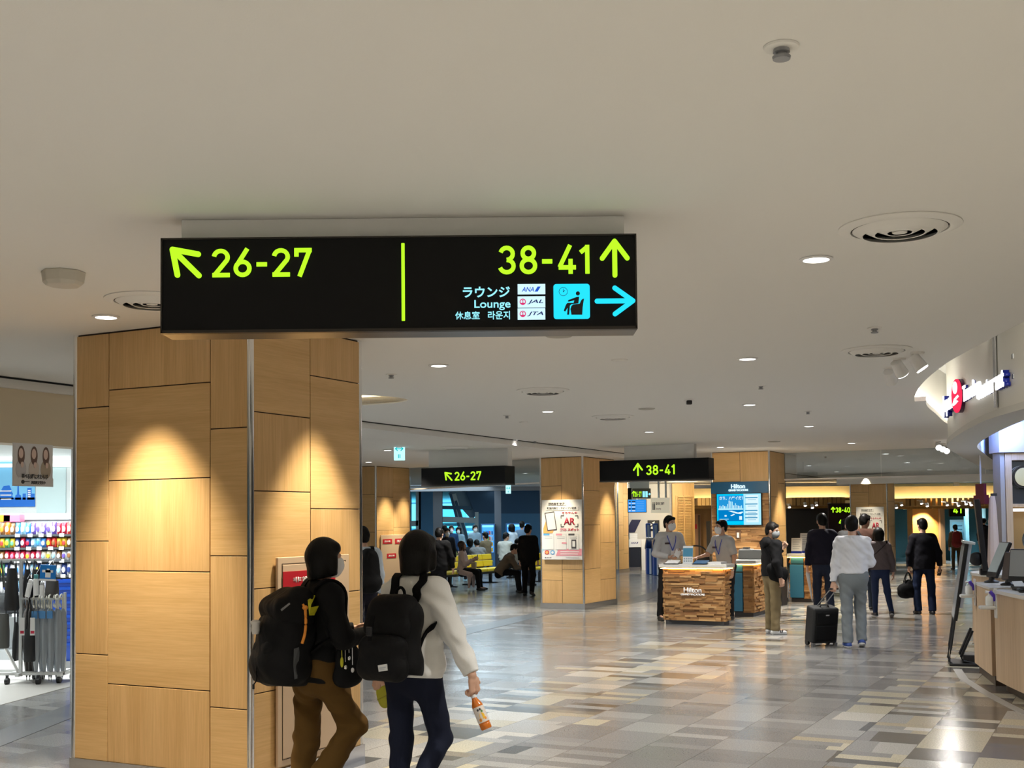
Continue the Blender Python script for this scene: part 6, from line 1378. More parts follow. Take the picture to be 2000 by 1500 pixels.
def surface(groups, h):
    mn, mx = [], []
    for g in groups:
        for p in g['prims']:
            if p[0] == 'c': r = max(p[3], p[4]); mn += [np.minimum(p[1], p[2]) - r]; mx += [np.maximum(p[1], p[2]) + r]
            else: r = max(p[2]); mn += [np.array(p[1]) - r]; mx += [np.array(p[1]) + r]
    lo = np.min(mn, 0) - 3*h - .01; hi = np.max(mx, 0) + 3*h + .01
    n = tuple(int(q) for q in np.ceil((hi-lo)/h)); X = [lo[q] + h*np.arange(n[q]) for q in range(3)]
    D = sdf_eval(groups, X, h, lo, n)
    s = D < 0; c = np.zeros(tuple(q-1 for q in n), int)
    for i in (0, 1):
        for j in (0, 1):
            for k in (0, 1): c += s[i:n[0]-1+i, j:n[1]-1+j, k:n[2]-1+k]
    cells = np.argwhere((c > 0) & (c < 8)); idx = np.full(c.shape, -1); idx[tuple(cells.T)] = np.arange(len(cells))
    acc = np.zeros((len(cells), 3)); cnt = np.zeros(len(cells)); I, J, K = cells.T
    for ax in range(3):
        for u in (0, 1):
            for v_ in (0, 1):
                o = [0, 0, 0]; o[(ax+1) % 3] = u; o[(ax+2) % 3] = v_; o2 = list(o); o2[ax] = 1
                a = D[I+o[0], J+o[1], K+o[2]]; b = D[I+o2[0], J+o2[1], K+o2[2]]; m = (a < 0) != (b < 0)
                t = np.where(m, a/np.where(m, a-b, 1), 0); q = np.array(o, float)[None, :].repeat(len(a), 0); q[:, ax] = t
                acc[m] += q[m]; cnt[m] += 1
    P = lo + h*(cells + acc/np.maximum(cnt, 1)[:, None]); F = []
    for ax in range(3):
        b_, c_ = (ax+1) % 3, (ax+2) % 3; A = [slice(None)]*3; B = [slice(None)]*3; A[ax] = slice(0, -1); B[ax] = slice(1, None)
        e = np.argwhere(s[tuple(A)] != s[tuple(B)]); e = e[(e[:, b_] > 0) & (e[:, c_] > 0) & (e[:, b_] < n[b_]-1) & (e[:, c_] < n[c_]-1)]
        if not len(e): continue
        fl_ = s[tuple(e.T)]; q = []
        for db, dc in ((-1, -1), (0, -1), (0, 0), (-1, 0)): k = e.copy(); k[:, b_] += db; k[:, c_] += dc; q.append(idx[tuple(k.T)])
        q = np.stack(q, 1); q[~fl_] = q[~fl_][:, ::-1]; F.append(q)
    return P, np.concatenate(F)
def sobj(name, parts, m, par, label=None):
    """parts: list of (groups, h); merged into one mesh"""
    vs, fs, b = [], [], 0
    for g, h in parts: P, F_ = surface(g, h); vs.append(P); fs.append(F_ + b); b += len(P)
    P = np.concatenate(vs); F_ = np.concatenate(fs); me = bpy.data.meshes.new(name)
    me.vertices.add(len(P)); me.vertices.foreach_set('co', P.ravel()); n = len(F_)
    me.loops.add(n*4); me.loops.foreach_set('vertex_index', F_.ravel()); me.polygons.add(n)
    me.polygons.foreach_set('loop_start', np.arange(n)*4)
    me.update(calc_edges=True); me.validate(); me.materials.append(m); me.shade_smooth()
    o = bpy.data.objects.new(name, me); COL.objects.link(o); o.parent = par
    if label: o['label'] = label
    return o
def hand_prims(w, d, n, s, curl=.5, k=1.0, spread=1.0):
    """wrist w, hand direction d, palm normal n, thumb side s"""
    w, d = V(w), nz(d); n = nz(V(n) - d*V(n).dot(d)); s_ = nz(d.cross(n)); s = s_ if s_.dot(V(s)) >= 0 else -s_
    pr = [('c', w, w + d*.03*k, .026*k, .028*k, n, .62), ('c', w + d*.035*k + s*.018*k, w + d*.085*k + s*.024*k, .024*k, .019*k, n, .62), ('c', w + d*.035*k - s*.012*k, w + d*.08*k - s*.022*k, .024*k, .018*k, n, .62)]
    for off, L, cv in ((.031, .072, 0), (.0105, .080, .05), (-.0105, .074, .1), (-.030, .058, .15)):
        p = w + d*.088*k + s*off*k; a = 0; r = .0092*k
        for f in (.46, .30, .24):
            a += (curl + cv*.4)*(1.15 if f < .4 else .8); q = p + (d*cos(a) + n*sin(a) + s*off*1.2*spread)*(L*f*k); pr.append(('c', p, q, r, r*.9)); p = q; r *= .92
    p = w + d*.028*k + s*.028*k; q = p + (d*.62 + s*.62 + n*.35).normalized()*.042*k; pr.append(('c', p, q, .0125*k, .0105*k)); q2 = q + (d*.85 + s*.15 + n*(.3 + .4*curl)).normalized()*.034*k; pr.append(('c', q, q2, .0105*k, .0085*k))
    return pr
SKIN = mat('skin', (.62, .37, .26), .55); HAIRM = mat('hair_black', (.004, .0035, .003), .5, spec=.16)
def hair_mat(name, col):
    m = mat(name, col, .45, spec=.2); nt = m.node_tree; tc = nt.nodes.new('ShaderNodeTexCoord'); mp = nt.nodes.new('ShaderNodeMapping'); mp.inputs['Scale'].default_value = (220, 220, 9); n = nt.nodes.new('ShaderNodeTexNoise'); n.inputs['Scale'].default_value = 1; n.inputs['Detail'].default_value = 2
    bp = nt.nodes.new('ShaderNodeBump'); bp.inputs['Strength'].default_value = .5; bp.inputs['Distance'].default_value = .004; L = nt.links.new; L(tc.outputs['Object'], mp.inputs['Vector']); L(mp.outputs[0], n.inputs['Vector']); L(n.outputs['Fac'], bp.inputs['Height']); L(bp.outputs[0], nt.nodes['Principled BSDF'].inputs['Normal']); return m
HAIRN = hair_mat('hair_strands', (.004, .0035, .003))
HAIRB = mat('hair_brown', (.05, .018, .010), .35, bump=.25, bscale=90); MASKW = mat('mask_white', (.92, .92, .93), .6); MASKG = mat('mask_grey', (.28, .30, .31), .6)
EYE_D = mat('eye_dark', (.015, .010, .008), .3)
def person(label, loc, heading, H=1.7, sex='m', lean=4, side=0, legs=None, arms=None, head=(0, 0), hair='short', hairm=None, top=None, trousers=None, shoes=None, mask=None, seat=None,
           res=1.0, face=False, skin=None, fem=None, hands=None, coat=None, group=None, twist=0):
    """legs/arms: L and R as (upper direction, lower direction); y forward, x right, z up"""
    k = H/1.70; loc = V(loc); t = thing('person', label, 'person', (loc.x, loc.y, loc.z), -R(heading), group); t['_k'] = k
    legs = legs or {'L': ((0, .05, -1), (0, -.03, -1)), 'R': ((0, .05, -1), (0, -.03, -1))}
    arms = arms or {'L': ((-.18, 0, -1), (-.05, .12, -1)), 'R': ((.18, 0, -1), (.05, .12, -1))}
    sm = skin or SKIN; f = sex == 'f'; res *= k
    SW_ = (.150 if f else .172)*k
    # skeleton
    J = {}; low = 0
    for s_, sg in (('L', -1), ('R', 1)):
        hp = V((sg*.088*k, 0, 0)); kn = hp + nz(legs[s_][0])*.43*k; an = kn + nz(legs[s_][1])*.42*k; fd = legs[s_][2] if len(legs[s_]) > 2 else (sg*.12, 1, 0); fd = nz(fd)
        J['h'+s_], J['k'+s_], J['a'+s_], J['f'+s_] = hp, kn, an, fd
        low = min(low, an.z - .075*k, (an + fd*.17*k).z - .045*k)
    pz = seat if seat is not None else -low
    for q in ('hL', 'kL', 'aL', 'hR', 'kR', 'aR'): J[q] = J[q] + V((0, 0, pz))
    pel = V((0, 0, pz)); up = nz((sin(R(side)), sin(R(lean)), cos(R(lean)))); rt = Matrix.Rotation(-R(twist), 3, 'Z') @ V((1, 0, 0)); rt = nz(rt - up*rt.dot(up)); fw = up.cross(rt)
    nb = pel + up*.515*k; sh = {'L': pel + up*.435*k - rt*SW_, 'R': pel + up*.435*k + rt*SW_}
    B3 = lambda v: rt*v[0] + fw*v[1] + up*v[2]
    for s_ in 'LR':
        J['s'+s_] = sh[s_]; J['e'+s_] = sh[s_] + nz(V(arms[s_][0]))*.275*k; J['w'+s_] = J['e'+s_] + nz(V(arms[s_][1]))*.245*k
    HR_ = Matrix.Rotation(-R(head[0]), 3, 'Z') @ Matrix.Rotation(R(head[1]), 3, 'X'); hc = nb + up*.030*k + HR_ @ V((0, .022, .12))*k
    hm = np.array(HR_); HP = lambda x, y, z: hc + HR_ @ (V((x, y, z))*k)
    J.update(nb=nb, hc=hc, pel=pel, up=up, rt=rt, fw=fw, HR=HR_)
    # body
    inner = []
    inner += [('c', pel, pel + up*.2*k, .115*k, .105*k, fw, .72), ('c', pel + up*.2*k, pel + up*.4*k, .11*k, .12*k, fw, .68), ('c', sh['L'], sh['R'], .045*k, .045*k)]
    for s_ in 'LR':
        inner += [('c', J['s'+s_], J['e'+s_], .044*k, .036*k), ('c', J['e'+s_], J['w'+s_], .037*k, .024*k), ('c', J['h'+s_], J['k'+s_], .068*k, .046*k), ('c', J['k'+s_], J['a'+s_], .046*k, .03*k), ('c', J['a'+s_], J['a'+s_] + J['f'+s_]*.14*k - V((0, 0, .03*k)), .03*k, .022*k)]
    inner += [('c', nb - up*.05*k, HP(0, -.02, -.07), .052*k, .05*k)]
    hd = [('c', nb - up*.02*k, HP(0, -.02, -.06), .05*k, .05*k), ('e', HP(0, -.008, .022), np.array((.073, .092, .098))*k, hm), ('e', HP(0, .022, -.045), np.array((.056, .066, .065))*k, hm), ('c', HP(0, .045, -.085), HP(0, .058, -.088), .024*k, .022*k),
          ('c', HP(0, .083, -.002), HP(0, .100, -.032), .010*k, .014*k), ('c', HP(-.03, .078, .018), HP(.03, .078, .018), .012*k, .012*k), ('c', HP(-.018, .078, -.066), HP(.018, .078, -.066), .009*k, .009*k)]
    for sg in (-1, 1): hd.append(('e', HP(sg*.076, -.006, -.012), np.array((.011, .024, .033))*k, hm))
    parts = [([dict(prims=inner, k=.03*k)], .015*res), ([dict(prims=hd, k=.014*k, cuts=[(nb - up*.035*k, -up)])], .0065*max(res, .9))]
    hands = hands or {}
    for s_, sg in (('L', -1), ('R', 1)):
        fd = nz(V(arms[s_][1])); o = hands.get(s_, {}); d = o.get('d', fd); n_ = o.get('n', (-sg, .15, 0)); th = o.get('s', (0, 1, 0))
        parts.append(([dict(prims=[('c', J['w'+s_] - fd*.04*k, J['w'+s_], .026*k, .025*k)] + hand_prims(J['w'+s_], d, n_, th, o.get('curl', .38), k), k=.008*k)], .0048*max(res, .9)))
        J['H'+s_] = J['w'+s_] + nz(d)*.085*k
    sobj('body', parts, sm, t)
    if face:
        b = MB()
        for sg in (-1, 1):
            b.ell(HP(sg*.031, .081, -.002), (.013*k, .006*k, .0065*k), 12, 8, HR_.to_4x4())
            b.tube([HP(sg*.016, .088, .020), HP(sg*.032, .087, .026), HP(sg*.048, .077, .021)], .0035*k, 6)
        b.build('eyes_and_brows', EYE_D, t, 60)
    if mask:
        g = [dict(prims=[('e', HP(0, .026, -.048), np.array((.066, .082, .080))*k, hm), ('c', HP(0, .088, -.02), HP(0, .092, -.05), .022*k, .02*k)], k=.02*k, cuts=[(HP(0, .012, 0), HR_ @ V((0, -1, .0))), (HP(0, .08, .004), HR_ @ V((0, .0, 1))), (HP(0, 0, -.118), HR_ @ V((0, 0, -1)))])]
        mo = sobj('face_mask', [(g, .0055*max(res, .9))], mask, t)
        b = MB()
        for sg in (-1, 1): b.tube([HP(sg*.066, .018, -.02), HP(sg*.080, -.01, -.005), HP(sg*.078, -.026, -.012)], .0025*k, 6)
        b.build('ear_loop', mask, t, 60)
    # hair
    hm_ = hairm or HAIRM; hr = []; cu = []
    cap_ = ('e', HP(0, -.014, .034), np.array((.086, .104, .106))*k, hm)
    if hair == 'short':
        g = [dict(prims=[cap_, ('e', HP(0, -.055, -.02), np.array((.074, .058, .075))*k, hm)], k=.02*k, wr=.004, cuts=[(HP(0, .060, .045), HR_ @ V((0, .75, -.95))), (HP(0, -.02, -.066), HR_ @ V((0, .3, -1)))]), dict(prims=[('c', HP(-.045, .052, .078), HP(.045, .054, .072), .028*k, .026*k), ('c', HP(-.07, .03, .05), HP(-.074, .02, .0), .016*k, .010*k), ('c', HP(.07, .03, .05), HP(.074, .02, .0), .016*k, .010*k)], k=.02*k, wr=.003)]
    elif hair == 'bob':
        g = [dict(prims=[('e', HP(0, -.016, .034), np.array((.094, .109, .106))*k, hm), ('c', HP(-.045, .05, .07), HP(.045, .05, .07), .028*k, .028*k)], k=.03*k, wr=.0012, cuts=[(HP(0, .06, .028), HR_ @ V((0, .6, -.8)))]),
             dict(prims=[('e', HP(0, -.022, .02), np.array((.096, .106, .10))*k, hm), ('c', HP(0, -.042, .0), HP(0, -.046, -.085), .094*k, .091*k, list(HR_ @ V((0, 1, 0))), .86), ('c', HP(-.074, .024, -.0), HP(-.070, .028, -.085), .030*k, .024*k), ('c', HP(.074, .024, -.0), HP(.070, .028, -.085), .030*k, .024*k)], k=.03*k, wr=.0014, cuts=[(HP(0, 0, -.108), HR_ @ V((0, .15, -1))), (HP(0, .05, 0), HR_ @ V((0, 1, 0)))], kg=.02*k)]
    elif hair == 'long':
        g = [dict(prims=[('e', HP(0, -.016, .030), np.array((.091, .108, .106))*k, hm), ('c', HP(0, -.055, .0), HP(0, -.075, -.24), .084*k, .072*k, list(HR_ @ V((0, 1, 0))), .6), ('c', HP(-.072, .022, -.01), HP(-.066, .01, -.2), .028*k, .022*k), ('c', HP(.072, .022, -.01), HP(.066, .01, -.2), .028*k, .022*k), ], k=.025*k, wr=.002, cuts=[(HP(0, .05, 0), HR_ @ V((0, 1, 0)))]), dict(prims=[('e', HP(0, -.016, .034), np.array((.09, .107, .105))*k, hm)], cuts=[(HP(0, .06, .028), HR_ @ V((0, .6, -.8)))])]
    else:
        g = [dict(prims=[('e', HP(0, -.014, .040), np.array((.088, .108, .092))*k, hm), ('c', HP(-.05, .075, .05), HP(.05, .075, .05), .03*k, .03*k), ('c', HP(-.03, .12, .035), HP(.03, .12, .035), .014*k, .014*k)], k=.03*k, cuts=[(HP(0, 0, .015), HR_ @ V((0, .2, -1)))])]
    sobj('hair' if hair != 'cap' else 'cap', [(g, (.006 if res < .8 else .008)*max(res, .8))], hm_, t)
    # upper garment
    T = dict(col=(.02, .02, .02), rough=.85, sleeve=.96, hem=-.06, fit=1.0, collar=True, wr=.003, kind='shirt'); T.update(top or {})
    fit = T['fit']; hem = T['hem']; cw, ww, hw_ = ((.150, .137, .168) if f else (.172, .158, .168)); cw, ww, hw_ = cw*fit*k, ww*fit*k, hw_*fit*k
    body = [('c', pel + up*(hem-.14)*k, pel + up*.02*k, hw_*T.get('flare', 1), hw_, fw, .70), ('c', pel + up*.02*k, pel + up*.20*k, hw_, ww, fw, .70), ('c', pel + up*.20*k, pel + up*.355*k, ww, cw, fw, .68), ('c', sh['L'] - up*.005*k + rt*.03*k, sh['R'] - up*.005*k - rt*.03*k, .068*k*fit, .068*k*fit), ('c', nb - up*.06*k, nb + up*(.010 if T['collar'] else -.015)*k, .082*k, .060*k)] + [('c', nb - up*.035*k, sh[q] + up*.012*k - (sh[q]-nb)*.12, .062*k, .060*k*fit) for q in 'LR']
    gs = [dict(prims=body, k=.05*k, wr=T['wr']*k, cuts=[(pel + up*hem*k, -up), (nb + up*(.018 if T['collar'] else -.004)*k, up)])]
    for s_ in 'LR':
        S0, E0, W0 = J['s'+s_], J['e'+s_], J['w'+s_]; sl = T['sleeve']; pr = []
        if sl > .5:
            e = E0 + (W0-E0)*((sl-.5)*2); pr = [('c', S0, E0, .064*k*fit, .055*k*fit), ('c', E0, e, .054*k*fit, .043*k*fit)]; ct = [(e + nz(W0-E0)*.012*k, nz(W0-E0))]
        else: e = S0 + (E0-S0)*(sl*2); pr = [('c', S0, e, .066*k*fit, .062*k*fit)]; ct = [(e + nz(E0-S0)*.01*k, nz(E0-S0))]
        gs.append(dict(prims=pr, k=.03*k, wr=T['wr']*k, cuts=ct, kg=.04*k))
    tm = T.get('mat') or mat('cloth_%s_%.3f_%.3f_%.3f' % ((T['kind'],) + tuple(T['col'])), T['col'], T['rough'], bump=.12, bscale=240, spec=.18)
    to = sobj(T['kind'], [(gs, .0115*res)], tm, t); J['top'] = to
    if T.get('skirt'):       # coat skirt over the thighs
        pr = [('c', pel + up*-.02*k, (J['kL']+J['kR'])/2 + V((0, -.02, .02)), .17*k, .19*k, fw, .72)]
        sobj('coat_skirt', [([dict(prims=pr, k=.03, wr=.004)], .0115*res)], tm, t)
    # trousers
    B = dict(col=(.02, .02, .03), rough=.85, w=1.0, flare=1.0, length=1.0, wr=.003); B.update(trousers or {}); w_ = B['w']*k
    gl = [dict(prims=[('c', pel + up*.09*k, pel - V((0, 0, .02*k)), .142*w_, .152*w_, fw, .72), ('c', J['hL'], J['hR'], .095*w_, .095*w_)], k=.04*k, cuts=[(pel + up*.10*k, up)])]
    for s_ in 'LR':
        an = J['k'+s_] + (J['a'+s_]-J['k'+s_])*B['length']
        gl.append(dict(prims=[('c', J['h'+s_], J['k'+s_], .092*w_, .068*w_), ('c', J['k'+s_], an, .068*w_, .056*w_*B['flare'])], k=.03*k, wr=B['wr']*k, cuts=[(an + nz(an-J['k'+s_])*.015*k, nz(an-J['k'+s_]))], kg=.05*k))
    tm2 = mat('trousers_%.3f_%.3f_%.3f' % tuple(B['col']), B['col'], B['rough'], bump=.1, bscale=240, spec=.18)
    sobj('trousers', [(gl, .0115*res)], tm2, t)
    # shoes
    C_ = dict(col=(.015, .015, .016), sole=None); C_.update(shoes or {})
    for s_ in 'LR':
        an, fd = J['a'+s_], J['f'+s_]; sid = nz(fd.cross(V((0, 0, 1)))); dn = nz(sid.cross(fd)); dn = dn if dn.z < 0 else -dn
        heel = an + dn*.042*k - fd*.035*k; toe = an + dn*.048*k + fd*.155*k
        gsh = lambda lo_, hi_: [dict(prims=[('c', heel, heel + fd*.07*k, .042*k, .042*k), ('c', heel + fd*.07*k, toe, .045*k, .034*k), ('c', an, an + dn*.03*k + fd*.02*k, .046*k, .046*k)], k=.02*k, cuts=[(an + dn*.075*k, dn)] + ([(an + dn*.052*k, dn)] if lo_ else []) + ([(an + dn*.052*k, -dn)] if hi_ else []))]
        if C_['sole'] is None: sobj('shoe', [(gsh(0, 0), .009*max(res, 1))], mat('shoe_%.2f_%.2f_%.2f' % tuple(C_['col']), C_['col'], .45), t)
        else:
            so = sobj('shoe', [(gsh(1, 0), .008*max(res, 1))], mat('shoe_%.2f_%.2f_%.2f' % tuple(C_['col']), C_['col'], .55), t)
            sobj('sole', [(gsh(0, 1), .007*max(res, 1))], mat('sole_%.2f_%.2f_%.2f' % tuple(C_['sole']), C_['sole'], .5), so)
    t['_k'] = 0; del t['_k']
    M = Matrix.Translation(t.location) @ RZ(t.rotation_euler.z)
    J['M'] = M; J['t'] = t; J['k'] = k
    return J
def wl(J, p): return J['M'] @ V(p)          # person-local -> world
def walk(a=.30, b=-.25, kb=.35, sw='R'):
    """mid-stride legs: one thigh forward by a, the other back by b with the knee bent by kb"""
    o = 'L' if sw == 'R' else 'R'
    return {o: ((0, a, -1), (0, a-.12, -1)), sw: ((0, b*.4, -1), (0, b-kb, -1), (0, .85, -.55))}
def gp(px, Z): p = AT(px, 1018, Z); return V((p.x, p.y, 0))
from mathutils.bvhtree import BVHTree
BPK = mat('backpack_black', (.0035, .0035, .004), .7, bump=.15, bscale=120, spec=.2); BPW = mat('webbing_black', (.004, .004, .0045), .8, spec=.15)
def bvh_of(o): return BVHTree.FromPolygons([v.co[:] for v in o.data.vertices], [p.vertices[:] for p in o.data.polygons])
def ribbon(path, w_, th, m, name, par, wdir=None, snap=None, lim=.09):
    """strap: smooth path of local points; flat side along wdir (vector or list); snap lays it on a garment"""
    P = spline(path, 5); b = MB()
    if snap is not None:
        q = bvh_of(snap); Q = []
        for p in P:
            c, n, i, d_ = q.find_nearest(p); out = (p - c).dot(n) > 0
            Q.append(c + n*(th*.6+.003) if (not out or d_ < lim) else p)
        P = [Q[0]] + [(Q[i-1] + Q[i]*2 + Q[i+1])/4 for i in range(1, len(Q)-1)] + [Q[-1]]
    return ribbon_tail(P, b, w_, th, m, name, par, wdir)
def surf(J, objs, pts, off):
    """photo pixels landed on worn things (returns wearer-local points)"""
    inv = J['M'].inverted(); o = inv @ V((0, 0, EYE)); T = [bvh_of(x) for x in objs]; out = []
    for px, py in pts:
        d = (inv.to_3x3() @ ray(px, py)).normalized(); hs = [h for h in (t.ray_cast(o, d) for t in T) if h[0] is not None]
        if hs: h = min(hs, key=lambda h: h[3]); out.append(h[0] - d*off)
    return out
def ribbon_tail(P, b, w_, th, m, name, par, wdir):
    if isinstance(wdir, list): wd = spline([V(q) for q in wdir], 5); wd = [nz(q)*w_ for q in wd]
    else: wd = nz(wdir)*w_
    b.strap(P, wd, th); return b.build(name, m, par)
# ------------------------------------------------------------------ the two women in front
p0 = gp(612, 7.0)
A = person('person in a black jacket and loose brown trousers carrying a huge black backpack', p0, 58, 1.60, 'f', lean=7, head=(8, 2), hair='bob', hairm=HAIRN, mask=MASKW, res=.72,
    legs={'R': ((.06, .50, -.85), (0, -.60, -.78), (.1, .55, -.8)), 'L': ((-.03, .0, -1), (0, -.16, -1))}, arms={'R': ((.42, .12, -1), (-.42, .9, .05)), 'L': ((-.3, .25, -1), (.35, .9, .1))},
    hands={'R': dict(n=(-.6, 0, -.6), s=(0, 0, 1), curl=.8), 'L': dict(n=(.6, 0, -.6), s=(0, 0, 1), curl=.8)},
    top=dict(col=(.0075, .0075, .008), kind='jacket', fit=1.10, hem=-.09, wr=.004), trousers=dict(col=(.105, .055, .012), w=1.10, flare=1.22, wr=.008), shoes=dict(col=(.03, .03, .03), sole=(.6, .6, .6)))
YLW = mat('emblem_yellow', (.62, .58, .02), .6); CORD = mat('cord_orange', (.85, .30, .03), .5)
# large backpack: local +x right, +y forward; it hangs behind the back (-y)
k = A['k']; T_ = A['pel']; 
bp = thing('backpack', 'huge black rolltop backpack with an orange cord, worn by the person in brown trousers', 'backpack', A['t'].location, A['t'].rotation_euler.z)
L_ = lambda x, y, z: V((x, y, z))
cy = -.165; zc = A['pel'].z + .012
g = [dict(prims=[('c', L_(-.03, cy-.02, zc+.02), L_(-.03, cy+.02, zc+.17), .205, .20, (0, 1, 0), .80), ('c', L_(-.12, cy-.03, zc-.0), L_(.08, cy-.03, zc-.0), .135, .135), ('c', L_(-.13, cy, zc+.2), L_(.08, cy, zc+.2), .12, .12)], k=.06, wr=.0035, cuts=[(L_(0, 0, zc-.115), L_(0, -.1, -1))])]
sobj('main_compartment', [(g, .0085)], BPK, bp)
g = [dict(prims=[('c', L_(-.12, cy+.02, zc+.29), L_(.09, cy+.02, zc+.29), .105, .105), ('c', L_(-.12, cy+.03, zc+.36), L_(.08, cy+.05, zc+.38), .085, .08), ('c', L_(-.13, cy-.055, zc+.33), L_(.09, cy-.055, zc+.33), .062, .062)], k=.05, wr=.004)]
sobj('lid', [(g, .0085)], BPK, bp)
g = [dict(prims=[('c', L_(-.09, cy-.085, zc-.02), L_(.05, cy-.085, zc-.02), .085, .085), ('c', L_(-.09, cy-.085, zc+.10), L_(.05, cy-.085, zc+.10), .08, .08)], k=.05, wr=.003)]
sobj('front_pocket', [(g, .0085)], BPK, bp)
g = [dict(prims=[('c', L_(.14, cy+.02, zc-.02), L_(.15, cy+.02, zc+.08), .055, .05, (1, 0, 0), .7)], k=.03, wr=.002)]
sobj('side_pocket', [(g, .0085)], BPK, bp)
for s in (-1, 1):
    x = s*.095; ribbon([L_(x*.7, cy+.17, zc+.36), L_(x*1.05, -.155, zc+.455), L_(x*1.2, -.02, zc+.545), L_(x*1.25, .10, zc+.46), L_(x*1.5, .135, zc+.33), L_(x*1.9, .06, zc+.19), L_(x*1.8, -.12, zc+.10)], .055, .012, BPW, 'shoulder_strap', bp, (1, 0, 0), A['top'], .17)
bo = list(bp.children[:4])
q = surf(A, bo + [A['top']], [(596, 1187), (597, 1205), (597, 1222), (595, 1240), (590, 1257)], .008)
b = MB(); b.tube(spline(q, 4), [.0085]*(4*(len(q)-1)+1), 8); b.ell(q[0], (.017, .017, .014), 10, 8); b.tube([q[0], q[0] + V((-.01, -.01, .02))], .007, 8); b.build('orange_cord', CORD, bp, 60, label='bright orange pull cord')
def patch(J, objs, pts, m, name, par, off=.004):
    q = surf(J, objs, pts, off); c = sum(q, V())/len(q); e = J['M'].inverted() @ V((0, 0, EYE)); n_ = (e-c).normalized()*.004
    b = MB(); b.prism(q, n_); return b.build(name, m, par)
patch(A, bo + [A['top']], [(574, 1267), (584, 1264), (585, 1275), (581, 1325), (575, 1327), (573, 1300)], mat('tab_grey', (.055, .058, .062), .5), 'grey_pull_tab', bp)
patch(A, bo, [(548, 1190), (565, 1177), (567, 1180), (550, 1194)], mat('patch_grey', (.22, .22, .22), .6), 'printed_name_patch', bp)
patch(A, bo + [A['top']], [(615, 1161), (616, 1164), (608, 1181), (607, 1186), (623, 1183), (614, 1202), (604, 1202), (601, 1172)], YLW, 'yellow_emblem', A['top'], .006)
b = MB(); b.tube(spline([L_(.0, cy-.165, zc+.05), L_(.02, cy-.19, zc+.0), L_(.01, cy-.185, zc-.06), L_(.0, cy-.20, zc-.09)], 4), .004, 6); b.tube([L_(.0, cy-.165, zc+.0), L_(.015, cy-.18, zc-.03), L_(0, cy-.165, zc-.06)], .003, 6); b.build('drawcord', BPW, bp, 60); b = MB(); b.box(L_(0, cy-.20, zc-.10), (.012, .012, .03)); b.build('cord_stopper', BLACK, bp, bevel=.003)
g = MB(); g.lathe([(.001, -.02), (.02, -.02), (.026, 0), (.024, .03), (.03, .05), (.018, .06), (.001, .06)], 12, (-.06, cy-.165, zc+.21)); g.build('charm', mat('charm_pale', (.60, .58, .55), .5), bp, 50)
# pouch with charms at the hip
pt = thing('crossbody_bag', 'small black crossbody pouch with dangling charms at the hip of the person in brown trousers', 'bag', A['t'].location, A['t'].rotation_euler.z); zq = zc
g = [dict(prims=[('c', L_(.19, .13, zq+.06), L_(.19, .13, zq-.05), .075, .075, (1, 0, 0), .5), ('c', L_(.19, .09, zq-.06), L_(.19, .17, zq-.06), .05, .05, (1, 0, 0), .6)], k=.03, wr=.001)]
sobj('pouch', [(g, .008)], BPK, pt)
for j, (c, dz) in enumerate(((YLW, 0), (CHROME, -.03), (CHROME, .02), (WHITE, -.05))):
    b = MB(); x, y = .24, .07+.022*j; b.tube([L_(x, y, zq+.14), L_(x+.004, y, zq+.06+dz)], .0025, 5); b.ell(L_(x+.004, y, zq+.03+dz), (.009, .010, .03 if j == 0 else .014), 10, 8); b.build('charm', c, pt, 60)
ribbon([L_(.19, .13, zq+.12), L_(.16, .165, zq+.30), L_(-.02, .15, zq+.46), L_(-.12, .02, zq+.53)], .02, .004, BPW, 'strap', pt, (.5, .3, .8), A['top'])

p1 = gp(803, 6.7)
Bp = person('person in a white shirt and dark jeans with a black backpack and drink bottle', p1, 30, 1.635, 'f', lean=6, head=(4, 0), hair='bob', hairm=HAIRN, mask=MASKW, res=.72,
    legs={'R': ((.07, .30, -1), (0, -.72, -.72), (.1, .5, -.85)), 'L': ((-.02, .06, -1), (0, -.10, -1))}, arms={'R': ((.55, -.10, -1), (.55, -.02, -1)), 'L': ((-.42, .0, -1), (-.22, .16, -1))},
    hands={'R': dict(n=(-.9, .2, 0), s=(0, 1, .0), curl=.95, d=(.08, .15, -1)), 'L': dict(n=(.3, .9, 0), s=(.8, 0, 0), curl=.6)},
    top=dict(col=(.80, .795, .765), kind='shirt', fit=1.14, hem=-.05, flare=1.06, wr=.0075, sleeve=.95), trousers=dict(col=(.010, .013, .028), w=.98, flare=.86, wr=.003), shoes=dict(col=(.02, .02, .02), sole=(.6, .6, .6)))
zc = Bp['pel'].z + .045; cy = -.205; xo = .015
bp = thing('backpack', 'black flap backpack with a small white label, worn by the person in the white shirt', 'backpack', Bp['t'].location, Bp['t'].rotation_euler.z)
g = [dict(prims=[('c', L_(xo, cy, zc+.03), L_(xo, cy+.03, zc+.21), .168, .155, (0, 1, 0), .72), ('c', L_(xo-.09, cy, zc-.02), L_(xo+.09, cy, zc-.02), .085, .085), ('c', L_(xo-.07, cy+.03, zc+.265), L_(xo+.07, cy+.03, zc+.265), .085, .085)], k=.06, wr=.003, cuts=[(L_(0, 0, zc-.085), L_(0, -.15, -1))])]
sobj('main_compartment', [(g, .008)], BPK, bp)
g = [dict(prims=[('c', L_(xo-.07, cy+.0, zc+.295), L_(xo+.07, cy+.0, zc+.295), .075, .075), ('c', L_(xo-.09, cy-.055, zc+.20), L_(xo+.09, cy-.055, zc+.20), .06, .06, (0, 1, 0), .8), ('c', L_(xo-.07, cy+.05, zc+.315), L_(xo+.07, cy+.05, zc+.315), .045, .045)], k=.06, wr=.0025)]
sobj('flap', [(g, .008)], BPK, bp)
